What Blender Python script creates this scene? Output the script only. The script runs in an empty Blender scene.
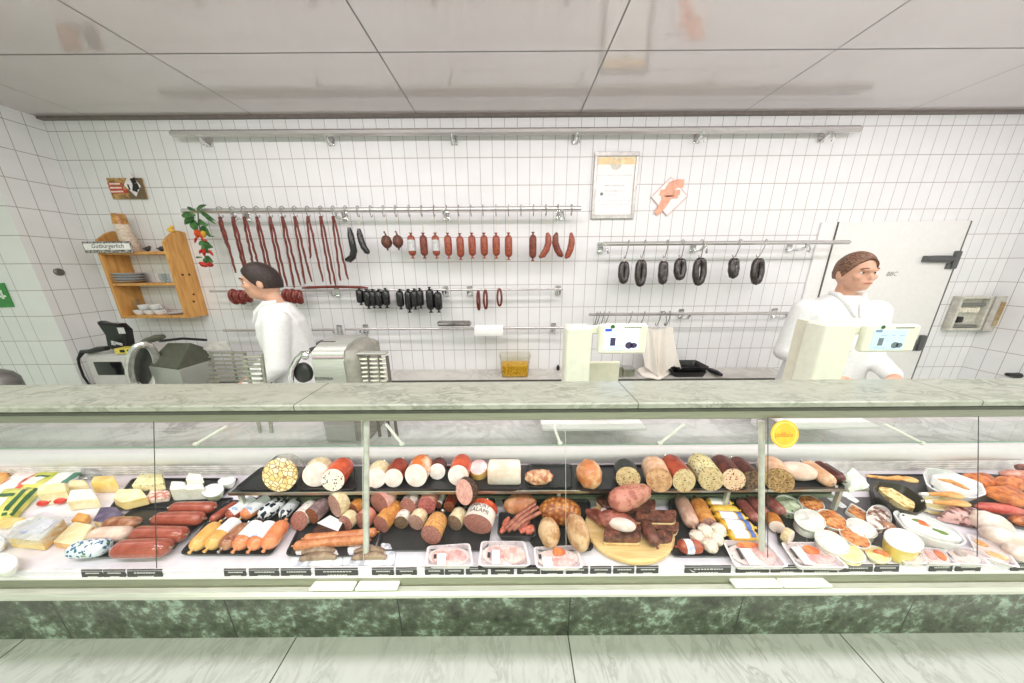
import bpy, bmesh, math, random
from mathutils import Vector, Matrix
R = random.Random(7)
SC = bpy.context.scene
COL = SC.collection
PI = math.pi
sin, cos, tan, rad = math.sin, math.cos, math.tan, math.radians

# ------------------------------------------------------------------ camera
FOC, PITCH, ROLL, CAMZ = 279.5, 0.2567, 0.0067, 1.68
_u0 = Vector((0, sin(PITCH), cos(PITCH)))
_F = Vector((0, cos(PITCH), -sin(PITCH)))
_ex = Vector((1, 0, 0))
_Rt = _ex * cos(ROLL) - _u0 * sin(ROLL)
_Up = _ex * sin(ROLL) + _u0 * cos(ROLL)
CAM = Vector((0, 0, CAMZ))
cd = bpy.data.cameras.new('camera')
cd.sensor_width = 36.0
cd.lens = FOC / 1024 * 36.0
cd.clip_start = 0.02
cam = bpy.data.objects.new('camera', cd)
COL.objects.link(cam)
m = Matrix((( _Rt.x, _Up.x, -_F.x, 0), (_Rt.y, _Up.y, -_F.y, 0), (_Rt.z, _Up.z, -_F.z, CAMZ), (0, 0, 0, 1)))
cam.matrix_world = m
SC.camera = cam

def ray(px, py):
    return _F * FOC + _Rt * (px - 512) - _Up * (py - 341.5)
def PZ(px, py, z):            # point of the photo on the level at height z
    d = ray(px, py); t = (z - CAMZ) / d.z
    return CAM + d * t
def PY(px, py, y):            # point of the photo on the upright plane at depth y
    d = ray(px, py); t = y / d.y
    return CAM + d * t
def PX(px, py, x):
    d = ray(px, py); t = x / d.x
    return CAM + d * t
def SZ(p):                    # metres per pixel at a point
    return (p - CAM).dot(_F) / FOC

# ------------------------------------------------------------------ materials
def lin(c):
    return tuple(((v / 255) / 12.92 if v / 255 <= 0.04045 else ((v / 255 + 0.055) / 1.055) ** 2.4) for v in c) + (1.0,)
_mats = {}
class NT:
    def __init__(s, name):
        s.m = bpy.data.materials.new(name); s.m.use_nodes = True
        s.t = s.m.node_tree; s.n = s.t.nodes; s.l = s.t.links
        s.b = s.n['Principled BSDF']; s.out = s.n['Material Output']
    def node(s, typ, **kw):
        n = s.n.new(typ)
        for k, v in kw.items(): setattr(n, k, v)
        return n
    def link(s, a, b): s.l.new(a, b)
    def math(s, op, a, b=None, c=None):
        n = s.node('ShaderNodeMath', operation=op)
        for i, v in enumerate((a, b, c)):
            if v is None: continue
            if isinstance(v, (int, float)): n.inputs[i].default_value = v
            else: s.link(v, n.inputs[i])
        return n.outputs[0]
    def ramp(s, f, stops):
        n = s.node('ShaderNodeValToRGB'); e = n.color_ramp.elements
        while len(e) < len(stops): e.new(0.5)
        for i, (p, c) in enumerate(stops):
            e[i].position = p; e[i].color = c if len(c) == 4 else lin(c)
        s.link(f, n.inputs[0]); return n.outputs[0]
    def mix(s, f, a, b):
        n = s.node('ShaderNodeMix', data_type='RGBA')
        for i, v in ((0, f), (6, a), (7, b)):
            if isinstance(v, tuple): n.inputs[i].default_value = v if len(v) == 4 else lin(v)
            elif isinstance(v, (int, float)): n.inputs[i].default_value = v
            else: s.link(v, n.inputs[i])
        return n.outputs[2]
    def co(s): return s.node('ShaderNodeTexCoord').outputs['Object']
    def noise(s, co, scale, detail=3, rough=0.55, dist=0.0):
        n = s.node('ShaderNodeTexNoise'); n.inputs['Scale'].default_value = scale
        n.inputs['Detail'].default_value = detail; n.inputs['Roughness'].default_value = rough
        n.inputs['Distortion'].default_value = dist
        s.link(co, n.inputs['Vector']); return n.outputs['Fac']
    def voro(s, co, scale, feature='F1'):
        n = s.node('ShaderNodeTexVoronoi', feature=feature); n.inputs['Scale'].default_value = scale
        s.link(co, n.inputs['Vector']); return n
    def bump(s, h, strength=0.3, dist=0.002):
        n = s.node('ShaderNodeBump'); n.inputs['Strength'].default_value = strength
        n.inputs['Distance'].default_value = dist; s.link(h, n.inputs['Height'])
        s.link(n.outputs[0], s.b.inputs['Normal'])

def M(name, c, rough=0.5, metal=0.0, spec=0.5, var=0.08, scale=30, coat=0.0):
    """plain procedural surface with slight uneven tone"""
    if name in _mats: return _mats[name]
    k = NT(name); co = k.co(); f = k.noise(co, scale)
    c1 = tuple(max(0, v * (1 - var)) for v in c); c2 = tuple(min(255, v * (1 + var)) for v in c)
    k.link(k.ramp(f, [(0.3, c1), (0.7, c2)]), k.b.inputs['Base Color'])
    k.b.inputs['Roughness'].default_value = rough; k.b.inputs['Metallic'].default_value = metal
    k.b.inputs['Specular IOR Level'].default_value = spec; k.b.inputs['Coat Weight'].default_value = coat
    _mats[name] = k.m; return k.m

def food(name, c1, c2, scale=60, t=(0.42, 0.58), specks=None, sscale=120, sthr=0.25, rough=0.4, bump=0.25, coat=0.0, specks2=None, s2scale=90, s2thr=0.2, sss=0.0):
    if name in _mats: return _mats[name]
    if not name.startswith(('skin', 'hair')):
        deep = lambda c: c and tuple(255 * (v / 255) ** 1.3 for v in c)
        c1, c2, specks, specks2 = deep(c1), deep(c2), deep(specks), deep(specks2)
    k = NT(name); co = k.co(); f = k.noise(co, scale, 4, 0.6)
    col = k.ramp(f, [(t[0], c1), (t[1], c2)])
    for sp, ss, th in ((specks, sscale, sthr), (specks2, s2scale, s2thr)):
        if sp:
            v = k.voro(co, ss); msk = k.math('LESS_THAN', v.outputs['Distance'], th)
            n2 = k.noise(co, ss * 0.6, 1); msk = k.math('MULTIPLY', msk, k.math('GREATER_THAN', n2, 0.47))
            col = k.mix(msk, col, sp)
    k.link(col, k.b.inputs['Base Color'])
    k.b.inputs['Roughness'].default_value = rough; k.b.inputs['Coat Weight'].default_value = coat
    k.b.inputs['Coat Roughness'].default_value = 0.15
    if sss:
        k.b.inputs['Subsurface Weight'].default_value = sss; k.b.inputs['Subsurface Radius'].default_value = (0.01, 0.005, 0.003)
    if bump: k.bump(f, bump)
    _mats[name] = k.m; return k.m

def film(name='clear_film', tint=(245, 245, 250), gloss=0.25, rough=0.12):
    if name in _mats: return _mats[name]
    k = NT(name); co = k.co()
    tr = k.node('ShaderNodeBsdfTransparent'); tr.inputs[0].default_value = lin(tint)
    gl = k.node('ShaderNodeBsdfGlossy'); gl.inputs['Roughness'].default_value = rough
    lw = k.node('ShaderNodeLayerWeight'); lw.inputs['Blend'].default_value = gloss
    n = k.noise(co, 60, 2)
    b = k.node('ShaderNodeBump'); b.inputs['Strength'].default_value = 0.5; b.inputs['Distance'].default_value = 0.004
    k.link(n, b.inputs['Height']); k.link(b.outputs[0], gl.inputs['Normal']); k.link(b.outputs[0], lw.inputs['Normal'])
    mx = k.node('ShaderNodeMixShader'); k.link(lw.outputs['Fresnel'], mx.inputs[0])
    mk = k.node('ShaderNodeMixShader'); df = k.node('ShaderNodeBsdfDiffuse'); df.inputs[0].default_value = lin((238, 238, 240))
    k.link(k.ramp(n, [(.42, (20, 20, 20)), (.7, (150, 150, 150))]), mk.inputs[0]); k.link(tr.outputs[0], mk.inputs[1]); k.link(df.outputs[0], mk.inputs[2])
    k.link(mk.outputs[0], mx.inputs[1]); k.link(gl.outputs[0], mx.inputs[2]); k.link(mx.outputs[0], k.out.inputs[0])
    _mats[name] = k.m; return k.m

def pane(name, tint, ior=1.45, rough=0.0):
    if name in _mats: return _mats[name]
    k = NT(name)
    tr = k.node('ShaderNodeBsdfTransparent'); tr.inputs[0].default_value = lin(tint)
    gl = k.node('ShaderNodeBsdfGlossy'); gl.inputs['Roughness'].default_value = rough
    f0 = ((ior - 1) / (ior + 1)) ** 2
    lw = k.node('ShaderNodeLayerWeight'); fr = k.math('MULTIPLY_ADD', k.math('POWER', lw.outputs['Facing'], 5.0), 1 - f0, f0)
    mx = k.node('ShaderNodeMixShader'); k.link(fr, mx.inputs[0])
    k.link(tr.outputs[0], mx.inputs[1]); k.link(gl.outputs[0], mx.inputs[2]); k.link(mx.outputs[0], k.out.inputs[0])
    _mats[name] = k.m; return k.m

def emit(name, c, s):
    if name in _mats: return _mats[name]
    k = NT(name); k.b.inputs['Base Color'].default_value = lin(c)
    k.b.inputs['Emission Color'].default_value = lin(c); k.b.inputs['Emission Strength'].default_value = s
    _mats[name] = k.m; return k.m

# ------------------------------------------------------------------ mesh builder (world coordinates)
class MB:
    def __init__(s): s.v = []; s.f = []; s.mi = []
    def add(s, vs, fs, mi=0):
        o = len(s.v); s.v += [Vector(p) for p in vs]; s.f += [tuple(i + o for i in f) for f in fs]; s.mi += [mi] * len(fs); return s
    def rings(s, rings, cap0=True, cap1=True, mi=0, closed=True):
        n = len(rings[0]); o = len(s.v)
        for r in rings: s.v += [Vector(p) for p in r]
        m = n if closed else n - 1
        for i in range(len(rings) - 1):
            for j in range(m):
                a, b = o + i * n + j, o + i * n + (j + 1) % n
                s.f.append((a, b, b + n, a + n)); s.mi.append(mi)
        if cap0: s.f.append(tuple(o + j for j in reversed(range(n)))); s.mi.append(mi)
        if cap1: s.f.append(tuple(o + (len(rings) - 1) * n + j for j in range(n))); s.mi.append(mi)
        return s
    def box(s, c, size, M3=None, bev=0.0, mi=0):
        c = Vector(c); x, y, z = [v / 2 for v in size]; bev = min(bev, x * .95, y * .95, z * .95)
        if bev <= 0:
            P = [Vector((a, b, d)) for a, b, d in ((-x,-y,-z),(x,-y,-z),(x,y,-z),(-x,y,-z),(-x,-y,z),(x,-y,z),(x,y,z),(-x,y,z))]
            if M3: P = [M3 @ p for p in P]
            return s.add([c + p for p in P], [(3,2,1,0),(4,5,6,7),(0,1,5,4),(1,2,6,5),(2,3,7,6),(3,0,4,7)], mi)
        rr = []
        for zz, ins in ((-z, bev), (-z + bev, 0), (z - bev, 0), (z, bev)):
            ring = rrect(x - ins, y - ins, max(bev - ins * .5, 1e-5), 3)
            ring = [Vector((p[0], p[1], zz)) for p in ring]
            if M3: ring = [M3 @ p for p in ring]
            rr.append([c + p for p in ring])
        return s.rings(rr, mi=mi)
    def tube(s, pts, r, n=8, mi=0, caps=True):
        pts = [Vector(p) for p in pts]; rs = r if isinstance(r, (list, tuple)) else [r] * len(pts)
        prev = None; rr = []
        for i, p in enumerate(pts):
            d = (pts[min(i + 1, len(pts) - 1)] - pts[max(i - 1, 0)]).normalized()
            if prev is None:
                up = Vector((0, 0, 1)) if abs(d.z) < 0.9 else Vector((0, 1, 0))
                u = d.cross(up).normalized()
            else:
                u = (prev - d * prev.dot(d)).normalized()
            prev = u; w = d.cross(u)
            rr.append([p + (u * cos(2 * PI * k / n) + w * sin(2 * PI * k / n)) * rs[i] for k in range(n)])
        return s.rings(rr, caps, caps, mi)
    def lathe(s, prof, base, n=20, axis=(0, 0, 1), sx=1.0, sy=1.0, xdir=None, mi=0, caps=(True, True)):
        """prof = [(r, t)] along axis from base"""
        a = Vector(axis).normalized(); base = Vector(base)
        if xdir is None:
            xdir = Vector((1, 0, 0)) if abs(a.x) < 0.9 else Vector((0, 1, 0))
        u = (Vector(xdir) - a * Vector(xdir).dot(a)).normalized(); w = a.cross(u)
        rr = [[base + a * t + (u * cos(2 * PI * k / n) * sx + w * sin(2 * PI * k / n) * sy) * max(r, 1e-5) for k in range(n)] for r, t in prof]
        return s.rings(rr, caps[0], caps[1], mi)
    def prism(s, poly, h, mi=0, bev=0.0, down=None):
        """poly = points on top; extruded along down (default straight down) by h"""
        poly = [Vector(p) for p in poly]; d = Vector(down or (0, 0, -1)) * h
        c = sum(poly, Vector()) / len(poly)
        nrm = Vector()
        for i in range(len(poly)): nrm += (poly[i] - c).cross(poly[(i + 1) % len(poly)] - c)
        if nrm.dot(-d) < 0: poly = poly[::-1]
        def ins(k): return [p + (c - p).normalized() * min(k, (c - p).length * .5) for p in poly]
        if bev:
            e = d.normalized() * bev
            rr = [[p + d for p in ins(bev)], [p + d - e for p in poly], [p + e for p in poly], ins(bev)]
        else: rr = [[p + d for p in poly], poly]
        return s.rings(rr, mi=mi)
    def blob(s, c, ax, M3=None, nu=18, nv=12, noise=0.0, nscale=3.0, seed=0, flat=None, pw=1.0, mi=0):
        from mathutils import noise as N
        c = Vector(c); rr = []
        for i in range(nv + 1):
            th = -PI / 2 + PI * i / nv; ring = []
            for j in range(nu):
                ph = 2 * PI * j / nu
                d = Vector((cos(th) * cos(ph), cos(th) * sin(ph), sin(th)))
                if pw != 1.0: d = Vector([math.copysign(abs(v) ** pw, v) for v in d])
                k = 1.0
                if noise: k += noise * N.noise(d * nscale + Vector((seed * 7.3, seed, 0)))
                p = Vector((d.x * ax[0], d.y * ax[1], d.z * ax[2])) * k
                if flat is not None: p.z = max(p.z, -ax[2] * flat)
                if M3: p = M3 @ p
                ring.append(c + p)
            rr.append(ring)
        rr[0] = [sum(rr[0], Vector()) / nu + (q - sum(rr[0], Vector()) / nu) * .02 for q in rr[0]]
        return s.rings(rr, True, True, mi)
    def grid(s, fn, nu, nv, thick=0.0, mi=0):
        """sheet fn(u,v)->point, given real thickness along -normal (approx z)"""
        P = [[Vector(fn(i / nu, j / nv)) for i in range(nu + 1)] for j in range(nv + 1)]
        o = len(s.v); w = nu + 1
        for r in P: s.v += r
        for j in range(nv):
            for i in range(nu):
                a = o + j * w + i; s.f.append((a, a + 1, a + 1 + w, a + w)); s.mi.append(mi)
        return s

def rrect(x, y, r, n=3):
    r = min(r, x * .98, y * .98); out = []
    for cx, cy, a0 in ((x - r, y - r, 0), (-x + r, y - r, 90), (-x + r, -y + r, 180), (x - r, -y + r, 270)):
        for i in range(n + 1):
            a = rad(a0 + 90 * i / n); out.append((cx + r * cos(a), cy + r * sin(a)))
    return out
def rpoly(poly, r, n=3):
    """round the corners of a 3-D polygon"""
    out = []; N_ = len(poly)
    for i in range(N_):
        p, a, b = Vector(poly[i]), Vector(poly[i - 1]), Vector(poly[(i + 1) % N_])
        ra = min(r, (a - p).length * .45); rb = min(r, (b - p).length * .45)
        A = p + (a - p).normalized() * ra; B = p + (b - p).normalized() * rb
        for k in range(n + 1):
            t = k / n; out.append(A * (1 - t) ** 2 + p * 2 * t * (1 - t) + B * t * t)
    return out
def RZ(a): return Matrix.Rotation(a, 3, 'Z')
def RX(a): return Matrix.Rotation(a, 3, 'X')
def RYm(a): return Matrix.Rotation(a, 3, 'Y')

def build(name, mb, mat, parent=None, label=None, cat=None, group=None, kind=None, origin=None, smooth=35):
    mb_v = mb.v
    if parent is not None:
        root = parent
        while root.parent: root = root.parent
        org = Vector(root.location)
    if parent is None:
        if origin is None:
            xs = [v.x for v in mb_v]; ys = [v.y for v in mb_v]; zs = [v.z for v in mb_v]
            origin = Vector(((min(xs) + max(xs)) / 2, (min(ys) + max(ys)) / 2, min(zs)))
        org = Vector(origin)
    me = bpy.data.meshes.new(name)
    me.from_pydata([v - org for v in mb_v], [], mb.f)
    for mt in (mat if isinstance(mat, (list, tuple)) else [mat]): me.materials.append(mt)
    me.polygons.foreach_set('material_index', mb.mi)
    bm = bmesh.new(); bm.from_mesh(me)
    bmesh.ops.recalc_face_normals(bm, faces=bm.faces); bm.to_mesh(me); bm.free()
    if smooth:
        me.polygons.foreach_set('use_smooth', [True] * len(me.polygons))
        me.set_sharp_from_angle(angle=rad(smooth))
    o = bpy.data.objects.new(name, me); COL.objects.link(o)
    if parent is None:
        o.location = org; o.matrix_world = Matrix.Translation(org)
        tag(o, label, cat, group, kind)
    else:
        o.parent = parent
        if label: o['label'] = label
        if kind: o['kind'] = kind
    return o
def tag(o, label=None, cat=None, group=None, kind=None):
    if label: o['label'] = label
    if cat: o['category'] = cat
    if group: o['group'] = group
    if kind: o['kind'] = kind
def empty(name, loc, label, cat, group=None):
    o = bpy.data.objects.new(name, None); COL.objects.link(o); o.location = loc
    o.matrix_world = Matrix.Translation(Vector(loc)); o.empty_display_size = 0.05
    tag(o, label, cat, group); return o
def text_mb(txt, p0, xdir, ydir, size, depth=0.0006, align='LEFT', shear=0.0):
    """real raised lettering: returns MB in world coords"""
    cu = bpy.data.curves.new('t', 'FONT'); cu.body = txt; cu.size = 1.0; cu.align_x = align; cu.shear = shear
    cu.resolution_u = 2
    ob = bpy.data.objects.new('t', cu); COL.objects.link(ob)
    dg = bpy.context.evaluated_depsgraph_get(); me = bpy.data.meshes.new_from_object(ob.evaluated_get(dg))
    x, y = Vector(xdir).normalized(), Vector(ydir).normalized(); z = x.cross(y)
    b = MB(); vs = [Vector(p0) + x * v.co.x * size + y * v.co.y * size + z * depth for v in me.vertices]
    b.add(vs, [tuple(p.vertices) for p in me.polygons])
    bpy.data.objects.remove(ob); bpy.data.meshes.remove(me); bpy.data.curves.remove(cu)
    return b
# ------------------------------------------------------------------ shared materials
def tile_mat(name, axis, x0, tone=(237, 237, 238), grout=(168, 160, 155)):
    k = NT(name)
    g = k.node('ShaderNodeNewGeometry'); sp = k.node('ShaderNodeSeparateXYZ'); k.link(g.outputs['Position'], sp.inputs[0])
    def line(v, off, step, w):
        a = k.math('SUBTRACT', v, off); a = k.math('DIVIDE', a, step); a = k.math('FRACT', k.math('ADD', a, 100.5))
        a = k.math('ABSOLUTE', k.math('SUBTRACT', a, 0.5)); return k.math('LESS_THAN', a, w / step / 2)
    lx = line(sp.outputs[axis], x0, 0.1, 0.0036); lz = line(sp.outputs['Z'], 2.5357, 0.2, 0.0046)
    ln = k.math('MAXIMUM', lx, lz)
    n = k.noise(g.outputs['Position'], 6, 2)
    base = k.ramp(n, [(0.3, tuple(v - 5 for v in tone)), (0.7, tone)])
    k.link(k.mix(ln, base, grout), k.b.inputs['Base Color'])
    k.link(k.math('MULTIPLY_ADD', ln, 0.3, 0.42), k.b.inputs['Roughness'])
    k.bump(k.math('SUBTRACT', 1.0, ln), 0.4, 0.002)
    return k.m
def marble_mat(name, base, vein, scale=3.0, stretch=(1, 1, 1), rough=0.18, amount=0.5, joints=None, rot=0.5, green=0.0):
    k = NT(name); g = k.node('ShaderNodeNewGeometry')
    mp = k.node('ShaderNodeMapping'); mp.inputs['Rotation'].default_value = (0.3, 0.2, rot); mp.inputs['Scale'].default_value = stretch
    k.link(g.outputs['Position'], mp.inputs[0])
    n1 = k.noise(mp.outputs[0], scale, 8, 0.62, 1.2)
    v = k.math('ABSOLUTE', k.math('SUBTRACT', n1, 0.5)); v = k.math('SUBTRACT', 1.0, k.math('MULTIPLY', v, 14)); v = k.math('MAXIMUM', v, 0.0)
    n2 = k.noise(mp.outputs[0], scale * .5, 5, 0.6)
    v = k.math('MULTIPLY', v, k.math('MULTIPLY', k.math('MAXIMUM', k.math('SUBTRACT', n2, 0.35), 0.0), 3.2))
    cl = k.math('MULTIPLY', k.noise(mp.outputs[0], scale * 2.2, 6, 0.65), 0.5)
    v = k.math('ADD', v, k.math('MULTIPLY', k.math('MAXIMUM', k.math('SUBTRACT', cl, 0.22), 0.0), 1.6))
    v = k.math('MINIMUM', k.math('MULTIPLY', v, amount), 1.0)
    col = k.mix(v, base, vein)
    if joints:
        sp = k.node('ShaderNodeSeparateXYZ'); k.link(g.outputs['Position'], sp.inputs[0])
        off, step, w = joints
        a = k.math('FRACT', k.math('ADD', k.math('DIVIDE', k.math('SUBTRACT', sp.outputs['X'], off), step), 100.5))
        a = k.math('LESS_THAN', k.math('ABSOLUTE', k.math('SUBTRACT', a, 0.5)), w / step / 2)
        col = k.mix(a, col, (96, 100, 88))
    k.link(col, k.b.inputs['Base Color']); k.b.inputs['Roughness'].default_value = rough
    return k.m
def brushed(name, c, rough=0.32, stretch=(2, 60, 60), metal=1.0):
    if name in _mats: return _mats[name]
    k = NT(name); mp = k.node('ShaderNodeMapping'); mp.inputs['Scale'].default_value = stretch
    k.link(k.co(), mp.inputs[0]); n = k.noise(mp.outputs[0], 6, 3)
    k.link(k.ramp(n, [(0.3, tuple(v * .9 for v in c)), (0.7, c)]), k.b.inputs['Base Color'])
    k.b.inputs['Metallic'].default_value = metal; k.b.inputs['Roughness'].default_value = rough
    _mats[name] = k.m; return k.m
STEEL = brushed('brushed_steel', (205, 205, 203)); CHROME = M('chrome', (225, 225, 225), 0.12, 1.0)
RAILM = brushed('rail_steel', (222, 219, 217), 0.26, metal=.65); HOOKM = M('hook_steel', (150, 148, 146), .3, .9); DARKM = M('dark_plastic', (28, 28, 30), 0.35)
BLACK = M('black_plastic', (22, 22, 24), 0.3); WHITEP = M('white_plastic', (238, 240, 230), 0.3, var=.02)
CREAM = M('cream_plastic', (232, 234, 216), 0.35, var=.02); WHITE = M('white_paint', (240, 238, 236), 0.4, var=.015)
GREYP = M('grey_plastic', (120, 122, 118), 0.4); PAPER = M('white_paper', (246, 245, 242), 0.6, var=.02)
STRING = M('white_string', (225, 215, 200), 0.8)
WT = 2.534                                            # the tiled back wall

# ------------------------------------------------------------------ setting
TB = tile_mat('white_wall_tiles', 'X', -2.947); TS = tile_mat('white_side_tiles', 'Y', 2.534)
build('wall_back', MB().box((0.3, WT + .06, 1.425), (8.3, .12, 2.85)), TB, kind='structure', smooth=0)
build('wall_left', MB().box((-3.70, 2.375, 1.425), (.166, .37, 2.85)), TS, kind='structure', smooth=0)
TP = tile_mat('white_pier_tiles', 'X', -3.617)
build('wall_front', MB().box((-4.95, 2.24, 1.425), (2.332, .10, 2.85)), TP, kind='structure', smooth=0)
build('wall_right', MB().box((4.40, 0.6, 1.425), (.14, 3.9, 2.85)), TS, kind='structure', smooth=0)
def ceiling_mat():
    k = NT('glossy_ceiling_panels'); g = k.node('ShaderNodeNewGeometry'); sp = k.node('ShaderNodeSeparateXYZ'); k.link(g.outputs['Position'], sp.inputs[0])
    def line(v, off, step, w):
        a = k.math('FRACT', k.math('ADD', k.math('DIVIDE', k.math('SUBTRACT', v, off), step), 100.5))
        return k.math('LESS_THAN', k.math('ABSOLUTE', k.math('SUBTRACT', a, 0.5)), w / step / 2)
    ln = k.math('MAXIMUM', line(sp.outputs['X'], 0.532, 1.25, .009), line(sp.outputs['Y'], 1.876, 3.0, .009))
    n = k.noise(g.outputs['Position'], 1.5, 3)
    k.link(k.mix(ln, k.ramp(n, [(0.3, (198, 188, 187)), (0.7, (205, 197, 196))]), (62, 54, 48)), k.b.inputs['Base Color'])
    k.link(k.math('MULTIPLY_ADD', ln, 0.5, 0.1), k.b.inputs['Roughness']); k.b.inputs['Specular IOR Level'].default_value = 0.5
    k.b.inputs['IOR'].default_value = 3.0
    return k.m
CZ = 2.823
build('ceiling', MB().box((0.2, -.4, CZ + .04), (10.6, 5.86, .08)), ceiling_mat(), kind='structure', smooth=0)
build('gap_shade_strip_1', MB().box((0.36, 2.515, CZ - .009), (7.95, .035, .016)), M('ceiling_gap_shade', (112, 104, 98), .5), kind='structure')  # dark colour stands in for the shaded recess between wall and ceiling
FL = marble_mat('white_floor_marble', (226, 226, 222), (146, 148, 138), 7, (1.6, .8, 1), .22, .5, joints=(0.255, 1.283, .006), rot=-.5)
build('floor', MB().box((0, -.2, -.05), (12, 5.6, .1)), FL, kind='structure', smooth=0)

# cold-room door set in the tiled wall
def quadY(pts, y): return [PY(a, b, y) for a, b in pts]
DY = WT - .012
q0 = PY(838, 222, DY); q1 = PY(969, 222, DY)
dbot = 0.05
door = build('door_1', MB().box(((q0.x + q1.x) / 2, DY, (q0.z + dbot) / 2), (q1.x - q0.x, .024, q0.z - dbot), bev=.006), M('white_door_panel', (236, 235, 232), .25, var=.01), kind='structure')
fr = MB()
fr.box((q0.x - .07, WT - .008, (q0.z + dbot) / 2), (.13, .016, q0.z - dbot), bev=.004)
build('door_frame', fr, WHITE, door)
fr = MB(); fr.box((q0.x - .003, WT - .010, (q0.z + dbot) / 2), (.0035, .03, q0.z - dbot)); fr.box((q1.x + .004, WT - .010, (q0.z + dbot) / 2), (.007, .03, q0.z - dbot))
build('door_seal', fr, M('dark_door_seal', (104, 102, 100), .6), door)
hm = brushed('hinge_steel', (120, 122, 122), .4)
for (x0, y0, x1, y1, lx, ly) in ((924, 259, 950, 259, 955, 260), (902, 343, 914, 342, 920, 343)):
    a = PY(x0, y0, DY - .025); b = PY(x1, y1, DY - .025); c = PY(lx, ly, DY - .02)
    h = MB(); h.tube([a, (a + b) / 2, b], [.027, .03, .03], 12); h.box((c.x, DY - .01, c.z), (.045, .05, .15), bev=.006)
    h.box((c.x - .03, DY - .012, c.z - .05), (.05, .03, .05), bev=.005)
    build('door_hinge', h, hm, door, label='grey steel strap hinge')
p = PY(885.5, 276, DY - .0125)
build('door_logo', text_mb('BBC', p, (1, 0, 0), (0, 0, 1), .052, shear=.25), M('logo_brown', (120, 108, 104), .5), door, label='small dark lettering')

# ------------------------------------------------------------------ the display counter: one thing
CL = 2.75
ctr = empty('display_counter', (0, .93, 0), 'long refrigerated glass deli counter with a pale marble top and green stone base', 'counter')
STONE = marble_mat('pale_green_marble', (166, 169, 154), (122, 128, 112), 9, (1.1, 2.4, 2), .25, 1.0, joints=(-.66, 1.04, .004), rot=.7)
b = MB(); b.box((0, .853, 1.2745), (2 * CL, .174, .021), bev=.004)
build('marble_top', b, STONE, ctr, label='pale veined marble slab along the top')
STRIP = brushed('green_grey_metal', (172, 174, 154), .38, metal=.75)
b = MB(); b.box((0, .795, 1.243), (2 * CL, .045, .038), bev=.004)
build('top_rail', b, STRIP, ctr)
b = MB(); b.box((0, .775, 1.258), (2 * CL, .012, .01)); b.box((0, .938, 1.262), (2 * CL, .012, .012))
build('top_gasket', b, M('dark_gasket', (70, 72, 62), .6), ctr)
GT, GB = Vector((0, .762, 1.236)), Vector((0, .642, .760))
gd = (GB - GT)
GLASS = pane('counter_glass', (253, 254, 253), 1.35)
GE = M('dark_glass_edge', (62, 66, 60), .3)
sp_ = SZ(Vector((0, GT.y, GT.z)))
zc = sp_                                    # metres per pixel on the pane
joints = [-53, 152.5, 361, 565, 768, 979, 1185]
jx = [(x - 512) * .848 / FOC for x in joints]
for i in range(6):
    a, c = jx[i] + .0012, jx[i + 1] - .0012
    nrm = Vector((0, gd.z, -gd.y)).normalized() * .006
    P = [Vector((a, GT.y, GT.z)), Vector((c, GT.y, GT.z)), Vector((c, GB.y, GB.z)), Vector((a, GB.y, GB.z))]
    b = MB().add(P + [p_ + nrm for p_ in P], [(0, 1, 2, 3)])
    build('glass_pane', b, GLASS, ctr, smooth=0)
for i in range(1, 6):
    b = MB().box((jx[i], 0, 0), (.0019 if i not in (2, 3) else .0012, .001, gd.length), RX(math.atan2(-gd.y, -gd.z) * -1))
    b.v = [v + (GT + GB) / 2 * 1 for v in b.v]
    build('glass_joint', b, GE if i not in (2, 3) else M('pale_joint', (190, 196, 186), .3), ctr)
# lower front profile, bumper, plinth
b = MB(); b.rings([[Vector((x, y, z)) for y, z in ((.632, .752), (.6405, .773), (.652, .776), (.66, .712), (.640, .712))] for x in (-CL, CL)])
build('front_rail', b, STRIP, ctr)
b = MB(); b.box((0, .6225, .7405), (2 * CL, .028, .024), bev=.007)
for x in jx[1:6]: pass
build('bumper', b, brushed('pale_bumper_metal', (226, 228, 214), .35, metal=.6), ctr)
def granite():
    k = NT('green_granite'); g = k.node('ShaderNodeNewGeometry'); P = g.outputs['Position']
    f = k.noise(P, 24, 8, .74, .15); big = k.noise(P, 8, 4, .6, .2)
    s_ = k.math('ADD', k.math('MULTIPLY', f, .55), k.math('MULTIPLY', big, .45))
    col = k.ramp(s_, [(.36, (40, 48, 36)), (.47, (78, 88, 68)), (.535, (104, 116, 96)), (.60, (168, 190, 172)), (.7, (200, 216, 204))])
    sp = k.node('ShaderNodeSeparateXYZ'); k.link(P, sp.inputs[0])
    a = k.math('FRACT', k.math('ADD', k.math('DIVIDE', k.math('SUBTRACT', sp.outputs['X'], .255), .78), 100.5))
    a = k.math('LESS_THAN', k.math('ABSOLUTE', k.math('SUBTRACT', a, .5)), .004)
    k.link(k.mix(a, col, (40, 46, 36)), k.b.inputs['Base Color']); k.b.inputs['Roughness'].default_value = .2
    return k.m
b = MB(); b.box((0, 1.14, .335), (2 * CL, .432, .67))
build('plinth', b, granite(), ctr, label='mottled green granite base panel', smooth=0)
b = MB(); b.box((0, .80, .715), (2 * CL, .28, .03)); b.box((0, 1.04, .735), (2 * CL, .80, .09)); 
build('counter_body', b, WHITE, ctr)
for xs in ((314, 357), (359, 400), (729, 775), (776, 823)):
    a = PY(xs[0], 586, .632); c = PY(xs[1], 586, .632)
    b = MB().box(((a.x + c.x) / 2, .626, .762), (c.x - a.x, .030, .010), RX(-.25), bev=.003)
    build('glass_foot', b, WHITEP, ctr, label='small white plate under the glass')
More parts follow.
